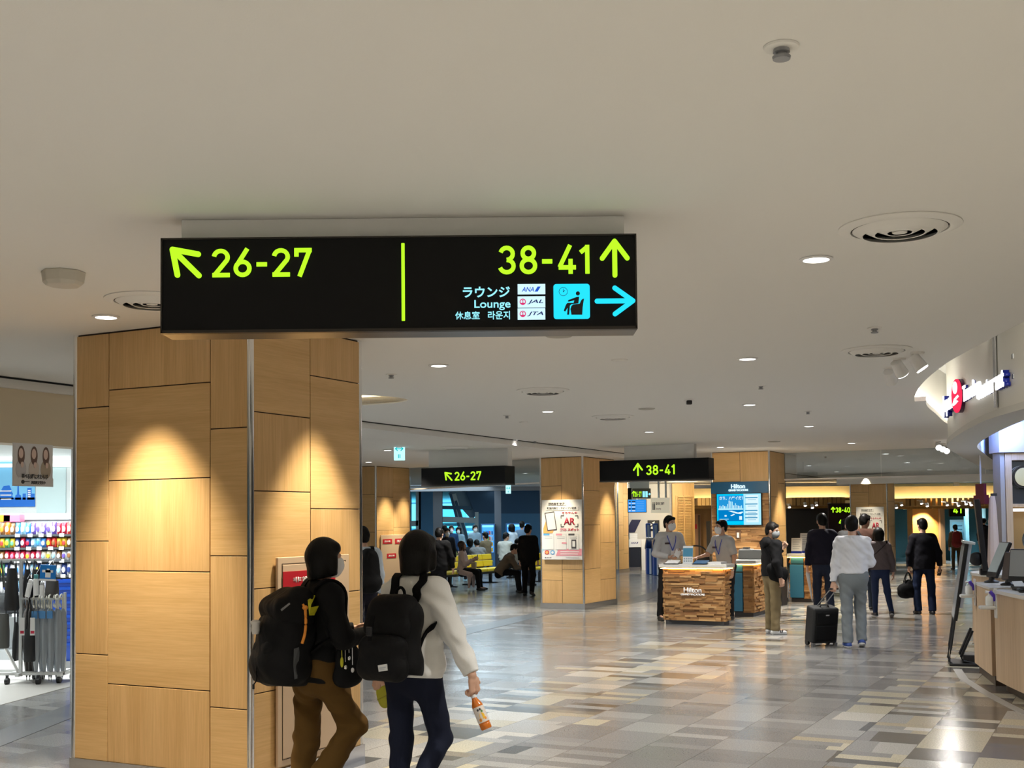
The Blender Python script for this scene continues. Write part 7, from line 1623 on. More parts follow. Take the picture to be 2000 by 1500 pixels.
g = [dict(prims=[('c', L_(xo-.085, cy-.085, zc-.01), L_(xo+.085, cy-.085, zc-.01), .075, .075), ('c', L_(xo-.08, cy-.085, zc+.10), L_(xo+.08, cy-.085, zc+.10), .068, .068)], k=.05, wr=.002)]
sobj('front_pocket', [(g, .008)], BPK, bp)
b = MB(); b.T = TR(xo+.055, cy-.163, zc+.0) @ RZ(R(8)) @ RY(R(-10)); b.bx(-.027, .027, -.004, .002, -.017, .017); lb = b.build('white_label', mat('label_white', (.66, .66, .64), .6), bp, label='small white sewn label')
b = MB(); b.T = TR(xo+.055, cy-.1675, zc+.0) @ RZ(R(8)) @ RY(R(-10)); b.bx(-.02, .02, -.001, .0, -.003, .005); b.bx(-.02, .010, -.001, .0, -.010, -.006); b.build('label_print', mat('ink_grey', (.45, .47, .5), .6), lb)
ribbon([L_(xo-.02, cy-.145, zc+.27), L_(xo-.02, cy-.172, zc+.20), L_(xo-.02, cy-.178, zc+.14)], .028, .006, BPW, 'flap_strap', bp, (1, 0, 0)); b = MB(); b.box(L_(xo-.02, cy-.182, zc+.19), (.036, .014, .05)); b.build('buckle', BLACK, bp, bevel=.005)
b = MB(); b.ell(L_(xo+.115, cy-.07, zc+.20), (.006, .006, .006), 8, 6); b.build('metal_snap', CHROME, bp, 60)
for s in (-1, 1):
    x = s*.085
    ribbon([L_(xo*.6+x*.8, cy+.09, zc+.31), L_(xo*.3+x*1.0, -.125, zc+.39), L_(x*1.1, -.07, zc+.47), L_(x*1.15, .03, zc+.545), L_(x*1.3, .13, zc+.44), L_(x*1.75, .13, zc+.33), L_(x*2.02, .03, zc+.225), L_(x*1.95, -.10, zc+.17), L_(xo+x*1.5, cy+.07, zc+.05)], .050, .011, BPW, 'shoulder_strap', bp, [(1, 0, 0)]*6 + [(.5, .3, .6), (.2, .2, 1), (.1, 0, 1)], Bp['top'], .17)
b = MB(); b.tube(spline([L_(xo-.03, cy+.07, zc+.33), L_(xo-.028, cy+.075, zc+.385), L_(xo, cy+.08, zc+.41), L_(xo+.028, cy+.075, zc+.385), L_(xo+.03, cy+.07, zc+.33)], 4), .0085, 8); b.build('grab_loop', BPW, bp, 60)
ribbon([L_(.185, .02, zc+.20), L_(.20, .05, zc+.14), L_(.205, .075, zc+.08), L_(.215, .085, zc+.06)], .02, .005, BPW, 'loose_strap_end', bp, (1, .2, 0))
# bottle in the right hand
hR = wl(Bp, Bp['HR_'] if 'HR_' in Bp else Bp['wR']); w_ = wl(Bp, Bp['wR'])
hand = w_ + (Bp['M'].to_3x3() @ nz((.08, .15, -1)))*.09 + Bp['M'].to_3x3() @ V((-.028, .01, 0))
e = hand + V((.085, -.03, -.205)); dd = (hand - e).normalized()
bt = thing('drink_bottle', 'orange tea bottle with a white label held by the person in the white shirt', 'bottle', (0, 0, 0))
bt.location = e + dd*.004; bt.rotation_mode = 'QUATERNION'; bt.rotation_quaternion = dd.to_track_quat('Z', 'Y')
TEA = mat('tea_orange', (.62, .17, .02), .12, spec=.6)
b = MB(); b.lathe([(.001, 0), (.027, 0), (.031, .006), (.031, .028), (.029, .032), (.0315, .036), (.0315, .130), (.029, .142), (.016, .172), (.0135, .18), (.0135, .192), (.001, .192)], 28); b.build('body', TEA, bt, 40)
b = MB(); b.lathe([(.0318, .040), (.0322, .040), (.0322, .128), (.0318, .128), (.0318, .040)], 28); b.build('label', mat('label_cream', (.72, .66, .60), .4), bt, 40)
vd = (bt.rotation_quaternion.to_matrix().inverted() @ (V((0, 0, EYE)) - bt.location)); an = math.atan2(vd.y, vd.x)
for da, z, r_, m in ((.1, .075, .016, mat('print_yellow', (.85, .50, .03), .4)), (-.25, .110, .006, INK), (.15, .112, .006, INK), (.35, .10, .006, mat('print_green', (.10, .25, .05), .5)), (-.4, .055, .008, mat('print_orange', (.8, .3, .03), .5)), (.55, .058, .007, mat('print_orange', (.8, .3, .03), .5))):
    b = MB(); P = []
    for i in range(14): aa = an + da + r_/.0325*cos(2*pi*i/14); P.append(V((.0327*cos(aa), .0327*sin(aa), z + r_*1.15*sin(2*pi*i/14))))
    b.add(P, [tuple(range(14))]); b.build('label_print', m, bt)
b = MB(); b.cyl((0, 0, .180), (0, 0, .198), .0155, n=24); b.build('cap', WHITE, bt, 40)
wL = wl(Bp, Bp['wL']); yp = thing('yellow_pouch', 'yellow-green folded pouch in the other hand of the person in the white shirt', 'pouch', (0, 0, 0)); c = wL + V((.045, -.02, -.13)); yp.location = c; yp.rotation_euler = (.1, R(-25), R(-30))
g = [dict(prims=[('c', L_(-.025, 0, -.03), L_(.03, 0, -.035), .034, .034, (0, 1, 0), .45), ('c', L_(-.02, 0, .03), L_(.02, 0, .03), .03, .03, (0, 1, 0), .45)], k=.03, wr=.003)]
sobj('pouch_body', [(g, .006)], mat('pouch_yellow', (.42, .40, .02), .6), yp); b = MB(); b.bx(-.05, .05, -.018, -.012, -.002, .004); b.build('seam', mat('pouch_seam', (.30, .28, .015), .6), yp)

# ------------------------------------------------------------------ people by the sales counters
GRYS = (.58, .58, .59)
def lanyard(J, bdg=True):
    k = J['k']; t = J['t']; q = lambda x, y, z: J['pel'] + J['rt']*(x*k) + J['fw']*(y*k) + J['up']*(z*k)
    b = MB(); b.tube(spline([q(-.055, -.03, .535), q(-.075, .085, .475), q(-.05, .135, .36), q(0, .145, .23)], 5), .006*k, 6); b.tube(spline([q(.055, -.03, .535), q(.075, .085, .475), q(.05, .135, .36), q(0, .145, .23)], 5), .006*k, 6); o = b.build('lanyard', NAVY, t, 60)
    if bdg: b = MB(); b.T = Matrix.Translation(q(0, .152, .18)) @ J['rt'].to_track_quat('X', 'Z').to_matrix().to_4x4(); b.bx(-.035, .035, -.003, .003, -.05, .05); b.build('badge', WHITE, o)
    b = MB(); b.T = Matrix.Translation(q(.085, .128, .345)); b.bx(-.045, .045, -.004, .012, -.012, .018); b.build('name_tag', mat('tag_dark', (.05, .02, .02), .5), t)
C1 = person('person in a grey uniform shirt and white mask standing behind the front sales counter', gp(1306, 20.3), 165, 1.75, 'm', lean=2, head=(-28, 4), hair='short', mask=MASKW, face=True,
    arms={'R': ((.34, .12, -1), (-.75, .75, -.25)), 'L': ((-.34, .14, -1), (.75, .80, .05))}, hands={'R': dict(n=(-.3, -.2, .8), s=(0, .5, .6), curl=.7), 'L': dict(n=(.3, -.3, .5), s=(0, .3, .8), curl=.7)},
    top=dict(col=GRYS, hem=-.02, wr=.005, fit=1.08), trousers=dict(col=(.012, .012, .014)), legs={'L': ((-.12, .02, -1), (-.06, -.03, -1)), 'R': ((.12, .02, -1), (.08, -.03, -1))})
lanyard(C1); q = wl(C1, (C1['wL'] + C1['wR'])/2 + V((0, .13, .03))); tcd = thing('white_card', 'white card held by the clerk in the long-sleeved grey shirt', 'card', q, R(15)); b = MB(); b.T = RY(R(35)) @ RX(R(-25)); b.bx(-.05, .05, -.002, .002, -.07, .07); b.build('card', WHITE, tcd)
D1 = person('person in a short-sleeved grey shirt and white mask leaning on the front sales counter', gp(1418, 20.3), -125, 1.68, 'm', lean=12, head=(20, 6), hair='short', mask=MASKW, face=True,
    arms={'R': ((.25, .55, -1), (.1, 1.0, -.22)), 'L': ((-.22, -.18, -1), (-.05, .28, -1))}, hands={'R': dict(n=(0, 0, -1), s=(-1, .2, 0), curl=.2, d=(0, 1, -.1)), 'L': dict(n=(1, 0, 0), s=(0, 1, 0), curl=.4)},
    top=dict(col=(.52, .525, .54), hem=-.03, sleeve=.42, wr=.005, fit=1.05), trousers=dict(col=(.012, .012, .015)))
lanyard(D1, False); 
b = MB(); w = D1['wL']; b.ell(w, (.032, .032, .012), 14, 8); b.build('wrist_watch', CHROME, D1['t'], 60)
E1 = person('person in a black hoodie and khaki trousers standing beside the counters', gp(1506, 17.7), 72, 1.63, 'm', lean=-1, head=(48, -4), hair='short', hairm=mat('hair_greying', (.012, .010, .009), .5, spec=.15), mask=MASKG, face=True,
    arms={'R': ((.28, -.25, -1), (.1, .25, -1)), 'L': ((-.15, .45, -.8), (.35, .55, .75))}, hands={'L': dict(n=(.5, -.6, 0), s=(0, 0, 1), curl=1.0), 'R': dict(n=(-1, 0, 0), s=(0, 1, 0), curl=.6)},
    top=dict(col=(.009, .009, .010), kind='hoodie', fit=1.16, hem=-.03, wr=.006), trousers=dict(col=(.20, .155, .085), w=1.08, flare=1.15, wr=.006), shoes=dict(col=(.70, .70, .70), sole=(.75, .75, .74)), legs={'L': ((-.06, .06, -1), (-.02, -.02, -1)), 'R': ((.06, -.02, -1), (.02, -.06, -1))})
J = E1; g = [dict(prims=[('c', J['nb'] + J['fw']*-.09 - J['rt']*.07 - J['up']*.03, J['nb'] + J['fw']*-.09 + J['rt']*.07 - J['up']*.03, .055, .055), ('c', J['nb'] + J['fw']*-.10 - J['up']*.09, J['nb'] + J['fw']*-.06 - J['up']*.0, .05, .06)], k=.05, wr=.004)]
sobj('hood', [(g, .012)], mat('cloth_hoodie_%.3f_%.3f_%.3f' % (.009, .009, .010), (.009, .009, .010)), J['t'])
b = MB()
for s in (-.03, .03): b.tube([J['nb'] + J['fw']*.08 + J['rt']*s, J['nb'] + J['fw']*.135 + J['rt']*s - J['up']*.09, J['nb'] + J['fw']*.15 + J['rt']*s - J['up']*.19], .005, 6)
b.build('drawstring', WHITE, J['t'], 60)
for nm in ('aL', 'aR'):
    fd = J['f'+nm[1]]; sd = nz(fd.cross(V((0, 0, 1)))); b = MB()
    for s in (-1, 1):
        for i in range(3): c = J[nm] + fd*(.035+.028*i) + sd*s*.038 - V((0, 0, .025)); b.T = Matrix.Translation(c) @ fd.to_track_quat('Y', 'Z').to_matrix().to_4x4() @ RX(R(-25)); b.bx(-.008, .008, -.006, .006, -.024, .024)
    b.build('shoe_stripes', BLACK, J['t'])
cb = thing('crossbody_bag', 'black crossbody bag at the hip of the person in the black hoodie', 'bag', J['t'].location, J['t'].rotation_euler.z); z0 = J['pel'].z
g = [dict(prims=[('c', V((.20, -.12, z0+.08)), V((.20, .06, z0+.01)), .09, .09, (1, 0, 0), .5), ('c', V((.20, -.10, z0-.02)), V((.20, .05, z0-.07)), .07, .07, (1, 0, 0), .5)], k=.03)]; sobj('pouch', [(g, .011)], BPK, cb)
b = MB(); b.box((.248, -.06, z0+.10), (.004, .07, .014)); b.build('name_strip', mat('patch_grey', (.22, .22, .22), .6), cb); b = MB(); b.ell((.25, -.0, z0-.03), (.006, .012, .012), 10, 8); b.build('metal_badge', CHROME, cb, 60)
ribbon([V((.20, -.14, z0+.14)), V((.12, -.16, z0+.30)), V((-.05, -.13, z0+.44)), V((-.14, .0, z0+.51)), V((-.06, .15, z0+.40)), V((.12, .17, z0+.22)), V((.20, .10, z0+.08))], .035, .006, BPW, 'strap', cb, (.5, .2, .8), E1['top'])

# ------------------------------------------------------------------ the walking group on the right
F1 = person('person in a white dress shirt and grey trousers pulling a black suitcase', gp(1664, 15.75), 8, 1.715, 'm', lean=3, head=(6, 4), hair='short', legs={'L': ((0, .02, -1), (0, -.10, -1)), 'R': ((.02, .28, -1), (0, -.22, -1), (.1, .95, -.3))},
    arms={'L': ((-.22, -.12, -1), (-.10, -.12, -1)), 'R': ((.25, .12, -1), (-.35, .85, .1))}, hands={'L': dict(n=(0, 1, 0), s=(1, 0, 0), curl=.9), 'R': dict(n=(-1, 0, 0), s=(0, 0, 1), curl=.8)},
    top=dict(col=(.72, .73, .78), hem=.03, wr=.008, fit=1.06), trousers=dict(col=(.20, .225, .245), w=1.08, flare=1.1, wr=.006), shoes=dict(col=(.03, .07, .28), sole=(.75, .75, .75)))
b = MB(); J = F1; b.tube([J['pel'] + J['up']*.055 + J['rt']*(.152*cos(a)) + J['fw']*(.108*sin(a)) for a in [2*pi*i/24 for i in range(25)]], .012, 6); b.build('belt', BLACK, J['t'], 60)
b = MB(); w = J['wL']; b.ell(w + V((0, 0, .01)), (.03, .03, .008), 14, 8); b.build('watch', BLACK, J['t'], 60)
hL = wl(F1, F1['wL'] + V((.0, .0, -.085)))
sc = thing('suitcase', 'black soft two-wheeled suitcase pulled by the person in the white dress shirt', 'suitcase', FL(1607, 1262) + V((0, .10, 0)), R(14)); lc = sc.location
g = MB(); g.T = RX(R(10)); g.bx(-.185, .185, -.10, .13, .05, .53); g.build('shell', mat('suitcase_black', (.010, .0105, .012), .65, bump=.2, bscale=200), sc, bevel=.03, seg=4)
g = MB(); g.T = RX(R(10)); g.bx(-.155, .155, -.13, -.10, .09, .30); g.build('lower_pocket', BPK, sc, bevel=.02, seg=3); g = MB(); g.T = RX(R(10)); g.bx(-.155, .155, -.125, -.10, .32, .48); g.build('upper_pocket', BPK, sc, bevel=.018, seg=3)
g = MB(); g.T = RX(R(10)); g.bx(-.025, .025, -.128, -.122, .435, .45); g.build('badge', mat('badge_grey', (.35, .35, .36), .4), sc)
g = MB(); g.T = RX(R(10)); g.tube([(-.06, -.02, .53), (-.05, -.02, .56), (.05, -.02, .56), (.06, -.02, .53)], .011, 8); g.build('grab_handle', BLACK, sc, 60)
for s in (-1, 1): g = MB(); g.cyl((s*.165, .09, .045), (s*.135, .09, .045), .045, n=20); g.build('wheel', BLACK, sc, 40); g = MB(); g.T = RX(R(10)); g.bx(s*.16-.02, s*.16+.02, -.11, -.06, .012, .06); g.build('front_foot', mat('foot_grey', (.12, .12, .12), .5), sc)
hl = RZ(-sc.rotation_euler.z) @ (hL - lc); g = MB()
top_ = V(hl); side_ = V((.055, 0, 0)); base_ = RX(R(10)) @ V((0, .10, .50))
g.tube([base_ - side_, top_ - side_*.8], .007, 8); g.tube([base_ + side_, top_ + side_*.8], .007, 8); g.build('telescopic_tubes', GREYM, sc, 60); g = MB(); g.tube([top_ - side_*1.2, top_ + side_*1.2], .013, 10); g.build('pull_handle', BLACK, sc, 60)
G1 = person('person in a dark navy shirt walking ahead of the suitcase with a white umbrella', gp(1606, 20.2), 6, 1.73, 'm', lean=3, head=(-6, 4), hair='short', legs=walk(.28, -.1, .3, 'R'), arms={'L': ((-.24, -.10, -1), (-.08, .04, -1)), 'R': ((.2, .1, -1), (.0, .4, -1))}, hands={'L': dict(curl=.8)},
    top=dict(col=(.013, .012, .022), hem=-.06, wr=.005, fit=1.10), trousers=dict(col=(.018, .024, .045), w=1.02))
hL = wl(G1, G1['wL'] + V((-.0, .03, -.09))); um = thing('furled_umbrella', 'slim white furled umbrella hanging from the hand of the person in the navy shirt', 'umbrella', hL, .2); b = MB(); b.T = RY(R(-9)); b.lathe([(.001, -.52), (.005, -.52), (.012, -.45), (.03, -.12), (.034, -.05), (.02, -.0), (.001, .0)], 12); b.build('folded_canopy', mat('umbrella_white', (.72, .72, .74), .4), um, 50); b = MB(); b.T = RY(R(-9)); b.cyl((0, 0, -.01), (0, 0, .10), .009, n=8); b.build('handle', BLACK, um, 40)
I1 = person('person in a dark brown jacket walking just beyond the white dress shirt', gp(1688, 21.2), 20, 1.72, 'm', lean=4, head=(35, 2), hair='short', legs=walk(.25, -.1, .3, 'L'), top=dict(col=(.05, .022, .014), kind='jacket', fit=1.1), trousers=dict(col=(.035, .05, .08)), shoes=dict(col=(.02, .02, .03), sole=(.4, .4, .4)))
ribbon([wl(I1, I1['pel'] + I1['rt']*.19 + I1['fw']*.0 + I1['up']*.05), wl(I1, I1['pel'] + I1['rt']*.03 - I1['fw']*.145 + I1['up']*.28), wl(I1, I1['pel'] - I1['rt']*.10 - I1['fw']*.10 + I1['up']*.47), wl(I1, I1['pel'] - I1['rt']*.12 + I1['up']*.52)], .04, .008, BPW, 'bag_strap', None, (1, 0, .3)); o = COL.objects[-1]; o.parent = I1['t']; o.matrix_parent_inverse = I1['M'].inverted()
H1 = person('person with bobbed hair in a loose grey top carrying a tan shoulder bag', gp(1716, 20.4), 4, 1.50, 'f', lean=3, head=(-10, 3), hair='bob', legs={'L': ((0, .10, -1), (0, .0, -1)), 'R': ((.12, .08, -1), (.12, -.30, -1), (.2, .9, -.4))}, arms={'L': ((-.3, .05, -1), (.1, .5, -.8)), 'R': ((.30, -.05, -1), (.12, .05, -1))},
    top=dict(col=(.135, .11, .115), kind='sweater', fit=1.22, hem=-.02, wr=.006), trousers=dict(col=(.022, .035, .085), w=.95, flare=.85), shoes=dict(col=(.02, .02, .025), sole=(.6, .6, .6)))
bg = thing('shoulder_bag', 'tan canvas shoulder bag on the left side of the person in the grey top', 'bag', H1['t'].location, H1['t'].rotation_euler.z); z0 = H1['pel'].z
g = MB(); g.T = TR(-.24, .0, z0+.04) @ RZ(R(70)); g.bx(-.15, .15, -.045, .045, -.12, .13); g.build('body', mat('canvas_tan', (.23, .18, .095), .8, bump=.2), bg, bevel=.03, seg=3); g = MB(); g.T = TR(-.24, .0, z0+.04) @ RZ(R(70)); g.bx(-.152, .152, -.05, -.02, -.03, .135); g.build('flap', mat('canvas_tan', (.23, .18, .095), .8, bump=.2), bg, bevel=.02)
ribbon([V((-.26, -.06, z0+.16)), V((-.14, -.16, z0+.24)), V((.04, -.16, z0+.38)), V((.115, -.07, z0+.46)), V((.12, .02, z0+.47)), V((.05, .13, z0+.40)), V((-.16, .14, z0+.22)), V((-.25, .06, z0+.16))], .03, .006, BPW, 'strap', bg, (.8, .2, .5), H1['top'])
J1 = person('person in a dark suit jacket and blue jeans carrying a black holdall', gp(1802, 21.0), 2, 1.665, 'm', lean=1, head=(-14, 2), hair='short', legs={'L': ((-.10, .06, -1), (.05, -.04, -1)), 'R': ((.08, -.02, -1), (0, -.10, -1))}, arms={'L': ((-.30, .0, -1), (.0, .10, -1)), 'R': ((.34, -.12, -1), (.12, .12, -1))}, hands={'L': dict(curl=.9), 'R': dict(curl=.8)},
    top=dict(col=(.008, .008, .012), kind='suit_jacket', fit=1.15, hem=-.12, flare=1.08, wr=.004), trousers=dict(col=(.012, .020, .05), w=1.04, flare=1.15))
hL = wl(J1, J1['wL'] + V((0, .01, -.085))); hb = thing('holdall', 'black rounded holdall bag carried by the person in the dark suit jacket', 'bag', (hL.x-.02, hL.y, hL.z-.47), R(10))
g = [dict(prims=[('c', V((-.08, 0, .13)), V((.08, 0, .13)), .13, .13, (0, 1, 0), .6), ('c', V((0, 0, .2)), V((0, 0, .26)), .10, .075, (0, 1, 0), .6)], k=.06, wr=.004)]; sobj('body', [(g, .013)], BPK, hb)
for s in (-.03, .03): b = MB(); b.tube(spline([V((-.07, s, .28)), V((-.04, s*.5, .40)), V((0, 0, .465)), V((.04, s*.5, .40)), V((.07, s, .28))], 4), .009, 8); b.build('handle', BPW, hb, 60)
hR = wl(J1, J1['wR'] + V((0, .02, -.10))); w_ = thing('wallet', 'small dark wallet in the right hand of the person in the suit jacket', 'wallet', hR, .3); b = MB(); b.T = RY(R(20)); b.bx(-.01, .01, -.04, .04, -.07, .05); b.build('wallet_body', BLACK, w_, bevel=.004); b = MB(); b.T = RY(R(20)); b.bx(.0101, .013, -.035, .035, -.06, .0); b.build('pocket', BPW, w_)
K1 = person('person in khaki with a red backpack walking to the 41 gate', gp(1866, 38.7), 2, 1.44, 'm', lean=3, hair='short', legs={'L': ((-.05, .05, -1), (.0, .0, -1)), 'R': ((.05, .05, -1), (0, 0, -1))}, top=dict(col=(.18, .12, .06), fit=1.1), trousers=dict(col=(.10, .065, .03), flare=1.0), res=1.5)
bp = thing('backpack', 'red backpack worn by the person walking to the 41 gate', 'backpack', K1['t'].location, K1['t'].rotation_euler.z); z0 = K1['pel'].z; k = K1['k']
g = [dict(prims=[('c', V((-.04, -.20, z0+.08)), V((-.04, -.18, z0+.34)), .16, .13, (0, 1, 0), .55), ('c', V((-.09, -.2, z0+.06)), V((.03, -.2, z0+.06)), .10, .10)], k=.05)]; sobj('body', [(g, .016)], mat('backpack_red', (.24, .010, .012), .6), bp)
g = [dict(prims=[('c', V((-.08, -.28, z0+.06)), V((.01, -.28, z0+.06)), .06, .06)], k=.03)]; sobj('front_pocket', [(g, .016)], mat('backpack_red', (.24, .010, .012), .6), bp)
for s in (-.1, .07): ribbon([V((s, -.12, z0+.40)), V((s, .0, z0+.47)), V((s, .12, z0+.34)), V((s*1.2, .0, z0+.12))], .04, .008, BPW, 'shoulder_strap', bp, (1, 0, 0), K1['top'])
for px, Z, hd_, lb in ((1921, 43.6, 40, 'dark silhouetted person standing by the far gate, on the left'), (1937, 43.9, -30, 'dark silhouetted person with a pale bag by the far gate, on the right')):
    person(lb, gp(px, Z), hd_, 1.64, 'm', hair='short', top=dict(col=(.012, .012, .018), kind='jacket', fit=1.15), trousers=dict(col=(.012, .012, .016)), res=1.6)
M1 = person('person in a grey jacket and white mask glimpsed behind the navy shirt', gp(1649, 26), 150, 1.62, 'f', hair='bob', mask=MASKW, top=dict(col=(.12, .12, .125), kind='jacket', fit=1.1), res=1.3, legs=walk(.2, -.1, .2, 'L'))
# ------------------------------------------------------------------ around the yellow seats
R1 = person('person in a black suit walking away beside the poster pillar', gp(1030, 27.3), 22, 1.60, 'm', lean=5, head=(12, 8), hair='short', legs={'L': ((0, .05, -1), (0, -.05, -1)), 'R': ((.05, .15, -1), (.04, -.35, -1), (.1, .9, -.35))}, top=dict(col=(.006, .006, .007), kind='suit_jacket', fit=1.16, hem=-.12), trousers=dict(col=(.006, .006, .007), w=1.05))
b = MB(); J = R1; b.tube([J['nb'] + J['up']*.015 + J['rt']*(.064*cos(a)) + J['fw']*(.064*sin(a)) for a in [2*pi*i/20 for i in range(21)]], .012, 6); b.build('white_collar', WHITE, J['t'], 60)
N1 = person('person all in black standing with their back turned, just past the white-shirted walker', gp(856, 23.0), 15, 1.57, 'm', hair='short', top=dict(col=(.002, .002, .0025), kind='jacket', fit=1.22, hem=-.1), trousers=dict(col=(.008, .008, .010)), arms={'L': ((-.3, .2, -1), (.2, .8, -.2)), 'R': ((.34, .05, -1), (.0, .4, -.8))}, mask=MASKW)
N2 = person('person with short hair in a dark coat standing behind the one all in black', gp(872, 31.5), 160, 1.52, 'm', hair='short', mask=MASKW, top=dict(col=(.010, .010, .014), kind='coat', fit=1.15, hem=-.2), res=1.3)
SEATL = {'L': ((-.1, 1, -.06), (-.0, .12, -1)), 'R': ((.1, 1, -.06), (.0, .12, -1))}
ph = R(62)
def sit(label, px, Z, heading, H, sex, top, trousers, hair='short', lean=4, head=(0, 0), arms=None, seat=.50, **kw):
    arms = arms or {'L': ((-.2, .35, -1), (.35, .85, .1)), 'R': ((.2, .35, -1), (-.35, .85, .1))}
    return person(label, gp(px, Z), heading, H, sex, lean=lean, head=head, hair=hair, legs=kw.pop('legs', SEATL), arms=arms, seat=seat, top=top, trousers=trousers, res=kw.pop('res', 1.2), **kw)
O1 = sit('seated person in a pale pink coat with long brown hair, looking at a phone', 902, 29.55, 100, 1.58, 'f', dict(col=(.72, .56, .52), kind='coat', fit=1.08, hem=-.06, wr=.005), dict(col=(.012, .012, .014)), 'long', 2, (0, 14), {'L': ((-.2, .35, -1), (.3, .8, .45)), 'R': ((.2, .35, -1), (-.3, .8, .45))}, face=True, hairm=HAIRB, res=1.0, seat=.49)
pq = wl(O1, (O1['wL']+O1['wR'])/2 + V((0, .10, .05))); tag(MB().bx(-.035, .035, -.005, .005, -.07, .07).build('smartphone', BLACK, None, loc=pq, rotz=O1['t'].rotation_euler.z), 'smartphone in the hands of the seated person in pink', 'phone')
J = O1; b = MB(); kk = (J['kL']+J['kR'])/2; g = [dict(prims=[('c', J['pel'] + V((-.16, .0, -.03)), J['kL'] + V((-.10, -.12, -.06)), .07, .06), ('c', J['kL'] + V((-.10, -.15, -.10)), J['kL'] + V((-.11, -.17, -.38)), .055, .03), ('c', J['pel'] + V((.16, .0, -.03)), J['kR'] + V((.10, -.14, -.06)), .07, .06), ('c', J['kR'] + V((.10, -.17, -.10)), J['kR'] + V((.11, -.18, -.36)), .055, .03)], k=.04, wr=.004)]; sobj('coat_skirt', [(g, .014)], mat('cloth_coat_%.3f_%.3f_%.3f' % (.72, .56, .52), (.72, .56, .52)), J['t'])
tb = thing('tote_bag', 'pale straw tote bag on the knees of the seated person in pink', 'bag', wl(O1, kk + V((0, -.10, .075))), J['t'].rotation_euler.z); MB().bx(-.10, .10, -.05, .05, 0, .16).build('body', mat('straw', (.50, .40, .24), .8), tb, bevel=.02)
b = MB(); b.tube(spline([V((-.05, 0, .15)), V((-.03, 0, .22)), V((.03, 0, .22)), V((.05, 0, .15))], 4), .006, 6); b.build('handle', mat('straw', (.50, .40, .24), .8), tb, 60)
P1 = sit('seated person in a beige-grey jacket bent forward over their hands', 975, 28.4, 84, 1.66, 'm', dict(col=(.16, .13, .10), kind='jacket', fit=1.12, wr=.006), dict(col=(.008, .008, .010)), 'short', 36, (10, -18), {'L': ((-.2, .55, -1), (.25, .9, -.1)), 'R': ((.2, .55, -1), (-.25, .9, -.1))}, face=True)
Q1 = sit('seated person in a white shirt right of the bent-over person, arms resting forward', 999, 31.6, 88, 1.64, 'm', dict(col=(.60, .58, .52), fit=1.05), dict(col=(.02, .022, .03)), 'short', 16, (12, -6), face=True, mask=MASKG, seat=.50)
S1 = sit('seated person in a grey hoodie seen from behind over the yellow seats', 934, 33.6, -10, 1.60, 'm', dict(col=(.20, .20, .20), kind='hoodie', fit=1.25, wr=.006), dict(col=(.02, .02, .03)), 'short', 24, (-10, -20))
T1 = sit('seated person with dark bobbed hair left of the grey hoodie', 918, 34.2, -5, 1.56, 'f', dict(col=(.03, .03, .035)), dict(col=(.02, .02, .03)), 'bob', 8)
U1 = sit('seated person in a brown jacket turned sideways before the drink machine', 950, 35.5, -50, 1.64, 'm', dict(col=(.16, .12, .07), kind='jacket', fit=1.1), dict(col=(.02, .02, .03)), 'short', 4, seat=.62)
V1 = sit('seated person in black right of the brown jacket, before the grey post', 985, 35.0, 20, 1.66, 'm', dict(col=(.50, .48, .42), fit=1.05), dict(col=(.02, .02, .03)), 'short', 8, (40, -4), seat=.60)
for px, Z, H, hd_, sx, hr_, col, lb in ((881, 37, 1.57, 170, 'm', 'short', (.02, .05, .12), 'standing person in a navy jacket and mask facing the viewer by the window'), (869, 38, 1.58, -20, 'm', 'short', (.01, .02, .05), 'standing dark-haired person at the left edge of the window'),
        (896, 38.5, 1.52, 185, 'f', 'bob', (.30, .45, .55), 'standing person with bobbed hair and mask under the steel truss'), (926, 38.5, 1.58, 150, 'm', 'short', (.35, .50, .62), 'standing person in a pale top beside the left drink machine'),
        (1001, 35.8, 1.60, -40, 'f', 'bob', (.55, .62, .68), 'standing person with bobbed dark hair and a white top at the right drink machine'), (1019, 36.6, 1.68, 10, 'm', 'short', (.12, .18, .25), 'standing person facing the right drink machine')):
    person(lb, gp(px, Z), hd_, H, sx, hair=hr_, mask=MASKW if 100 < hd_ < 260 else None, top=dict(col=col), trousers=dict(col=(.015, .02, .04)), res=1.5, face=100 < hd_ < 260)
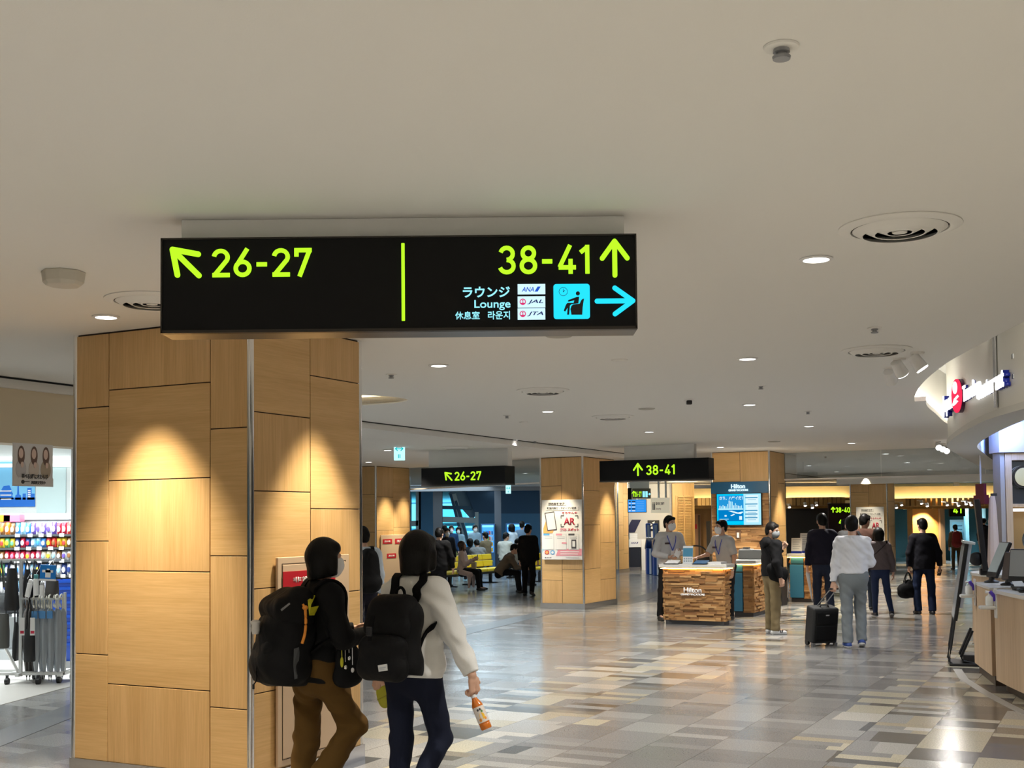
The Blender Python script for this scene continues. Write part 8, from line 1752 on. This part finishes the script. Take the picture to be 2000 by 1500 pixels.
# walker half hidden behind the nearest pillar
X1 = person('person in a pale shirt with a black backpack, half hidden by the nearest pillar', gp(711, 14.6), -22, 1.60, 'm', hair='short', top=dict(col=(.50, .56, .62), fit=1.1), trousers=dict(col=(.02, .02, .03)), legs=walk(.2, -.1, .3, 'L'))
bp = thing('backpack', 'black backpack of the person half hidden by the nearest pillar', 'backpack', X1['t'].location, X1['t'].rotation_euler.z); z0 = X1['pel'].z
g = [dict(prims=[('c', V((0, -.21, z0+.10)), V((0, -.20, z0+.36)), .15, .13, (0, 1, 0), .6), ('c', V((-.05, -.22, z0+.06)), V((.05, -.22, z0+.06)), .10, .10)], k=.05, wr=.003)]; sobj('body', [(g, .013)], BPK, bp)
for s in (-.1, .1): ribbon([V((s, -.12, z0+.44)), V((s, .0, z0+.53)), V((s, .13, z0+.40)), V((s*1.5, .0, z0+.14))], .045, .008, BPW, 'shoulder_strap', bp, (1, 0, 0), X1['top'])
# stroller behind the counters
st = thing('stroller', 'dark baby stroller with a hoop handle and pale canopy behind the clerks', 'stroller', gp(1366, 24.5), R(-20))
b = MB(); b.tube(spline([V((-.2, -.05, .55)), V((-.24, -.16, .95)), V((-.12, -.2, 1.15)), V((.10, -.2, 1.13)), V((.20, -.16, .95)), V((.2, -.05, .55))], 5), .016, 8); b.build('hoop_handle', BLACK, st, 60)
g = [dict(prims=[('c', V((-.05, .05, .5)), V((.05, 0, .82)), .18, .16), ('c', V((.08, .1, .5)), V((.2, .15, .62)), .14, .12)], k=.05, wr=.006)]; sobj('seat_shell', [(g, .016)], mat('stroller_dark', (.03, .026, .02), .7), st)
g = [dict(prims=[('e', V((.26, .12, .82)), (.25, .16, .13), None)], k=.03, wr=.006)]; sobj('pale_canopy', [(g, .016)], mat('canopy_pale', (.42, .40, .36), .8), st)
for x, y in ((-.2, -.15), (.2, -.15), (-.2, .4), (.2, .4)):
    b = MB(); b.cyl((x-.02, y, .09), (x+.02, y, .09), .09, n=18); b.build('wheel', BLACK, st, 40); b = MB(); b.tube([(x, y, .09), (x*.8, y*.4, .5)], .012, 6); b.build('leg', GREYM, st, 60)
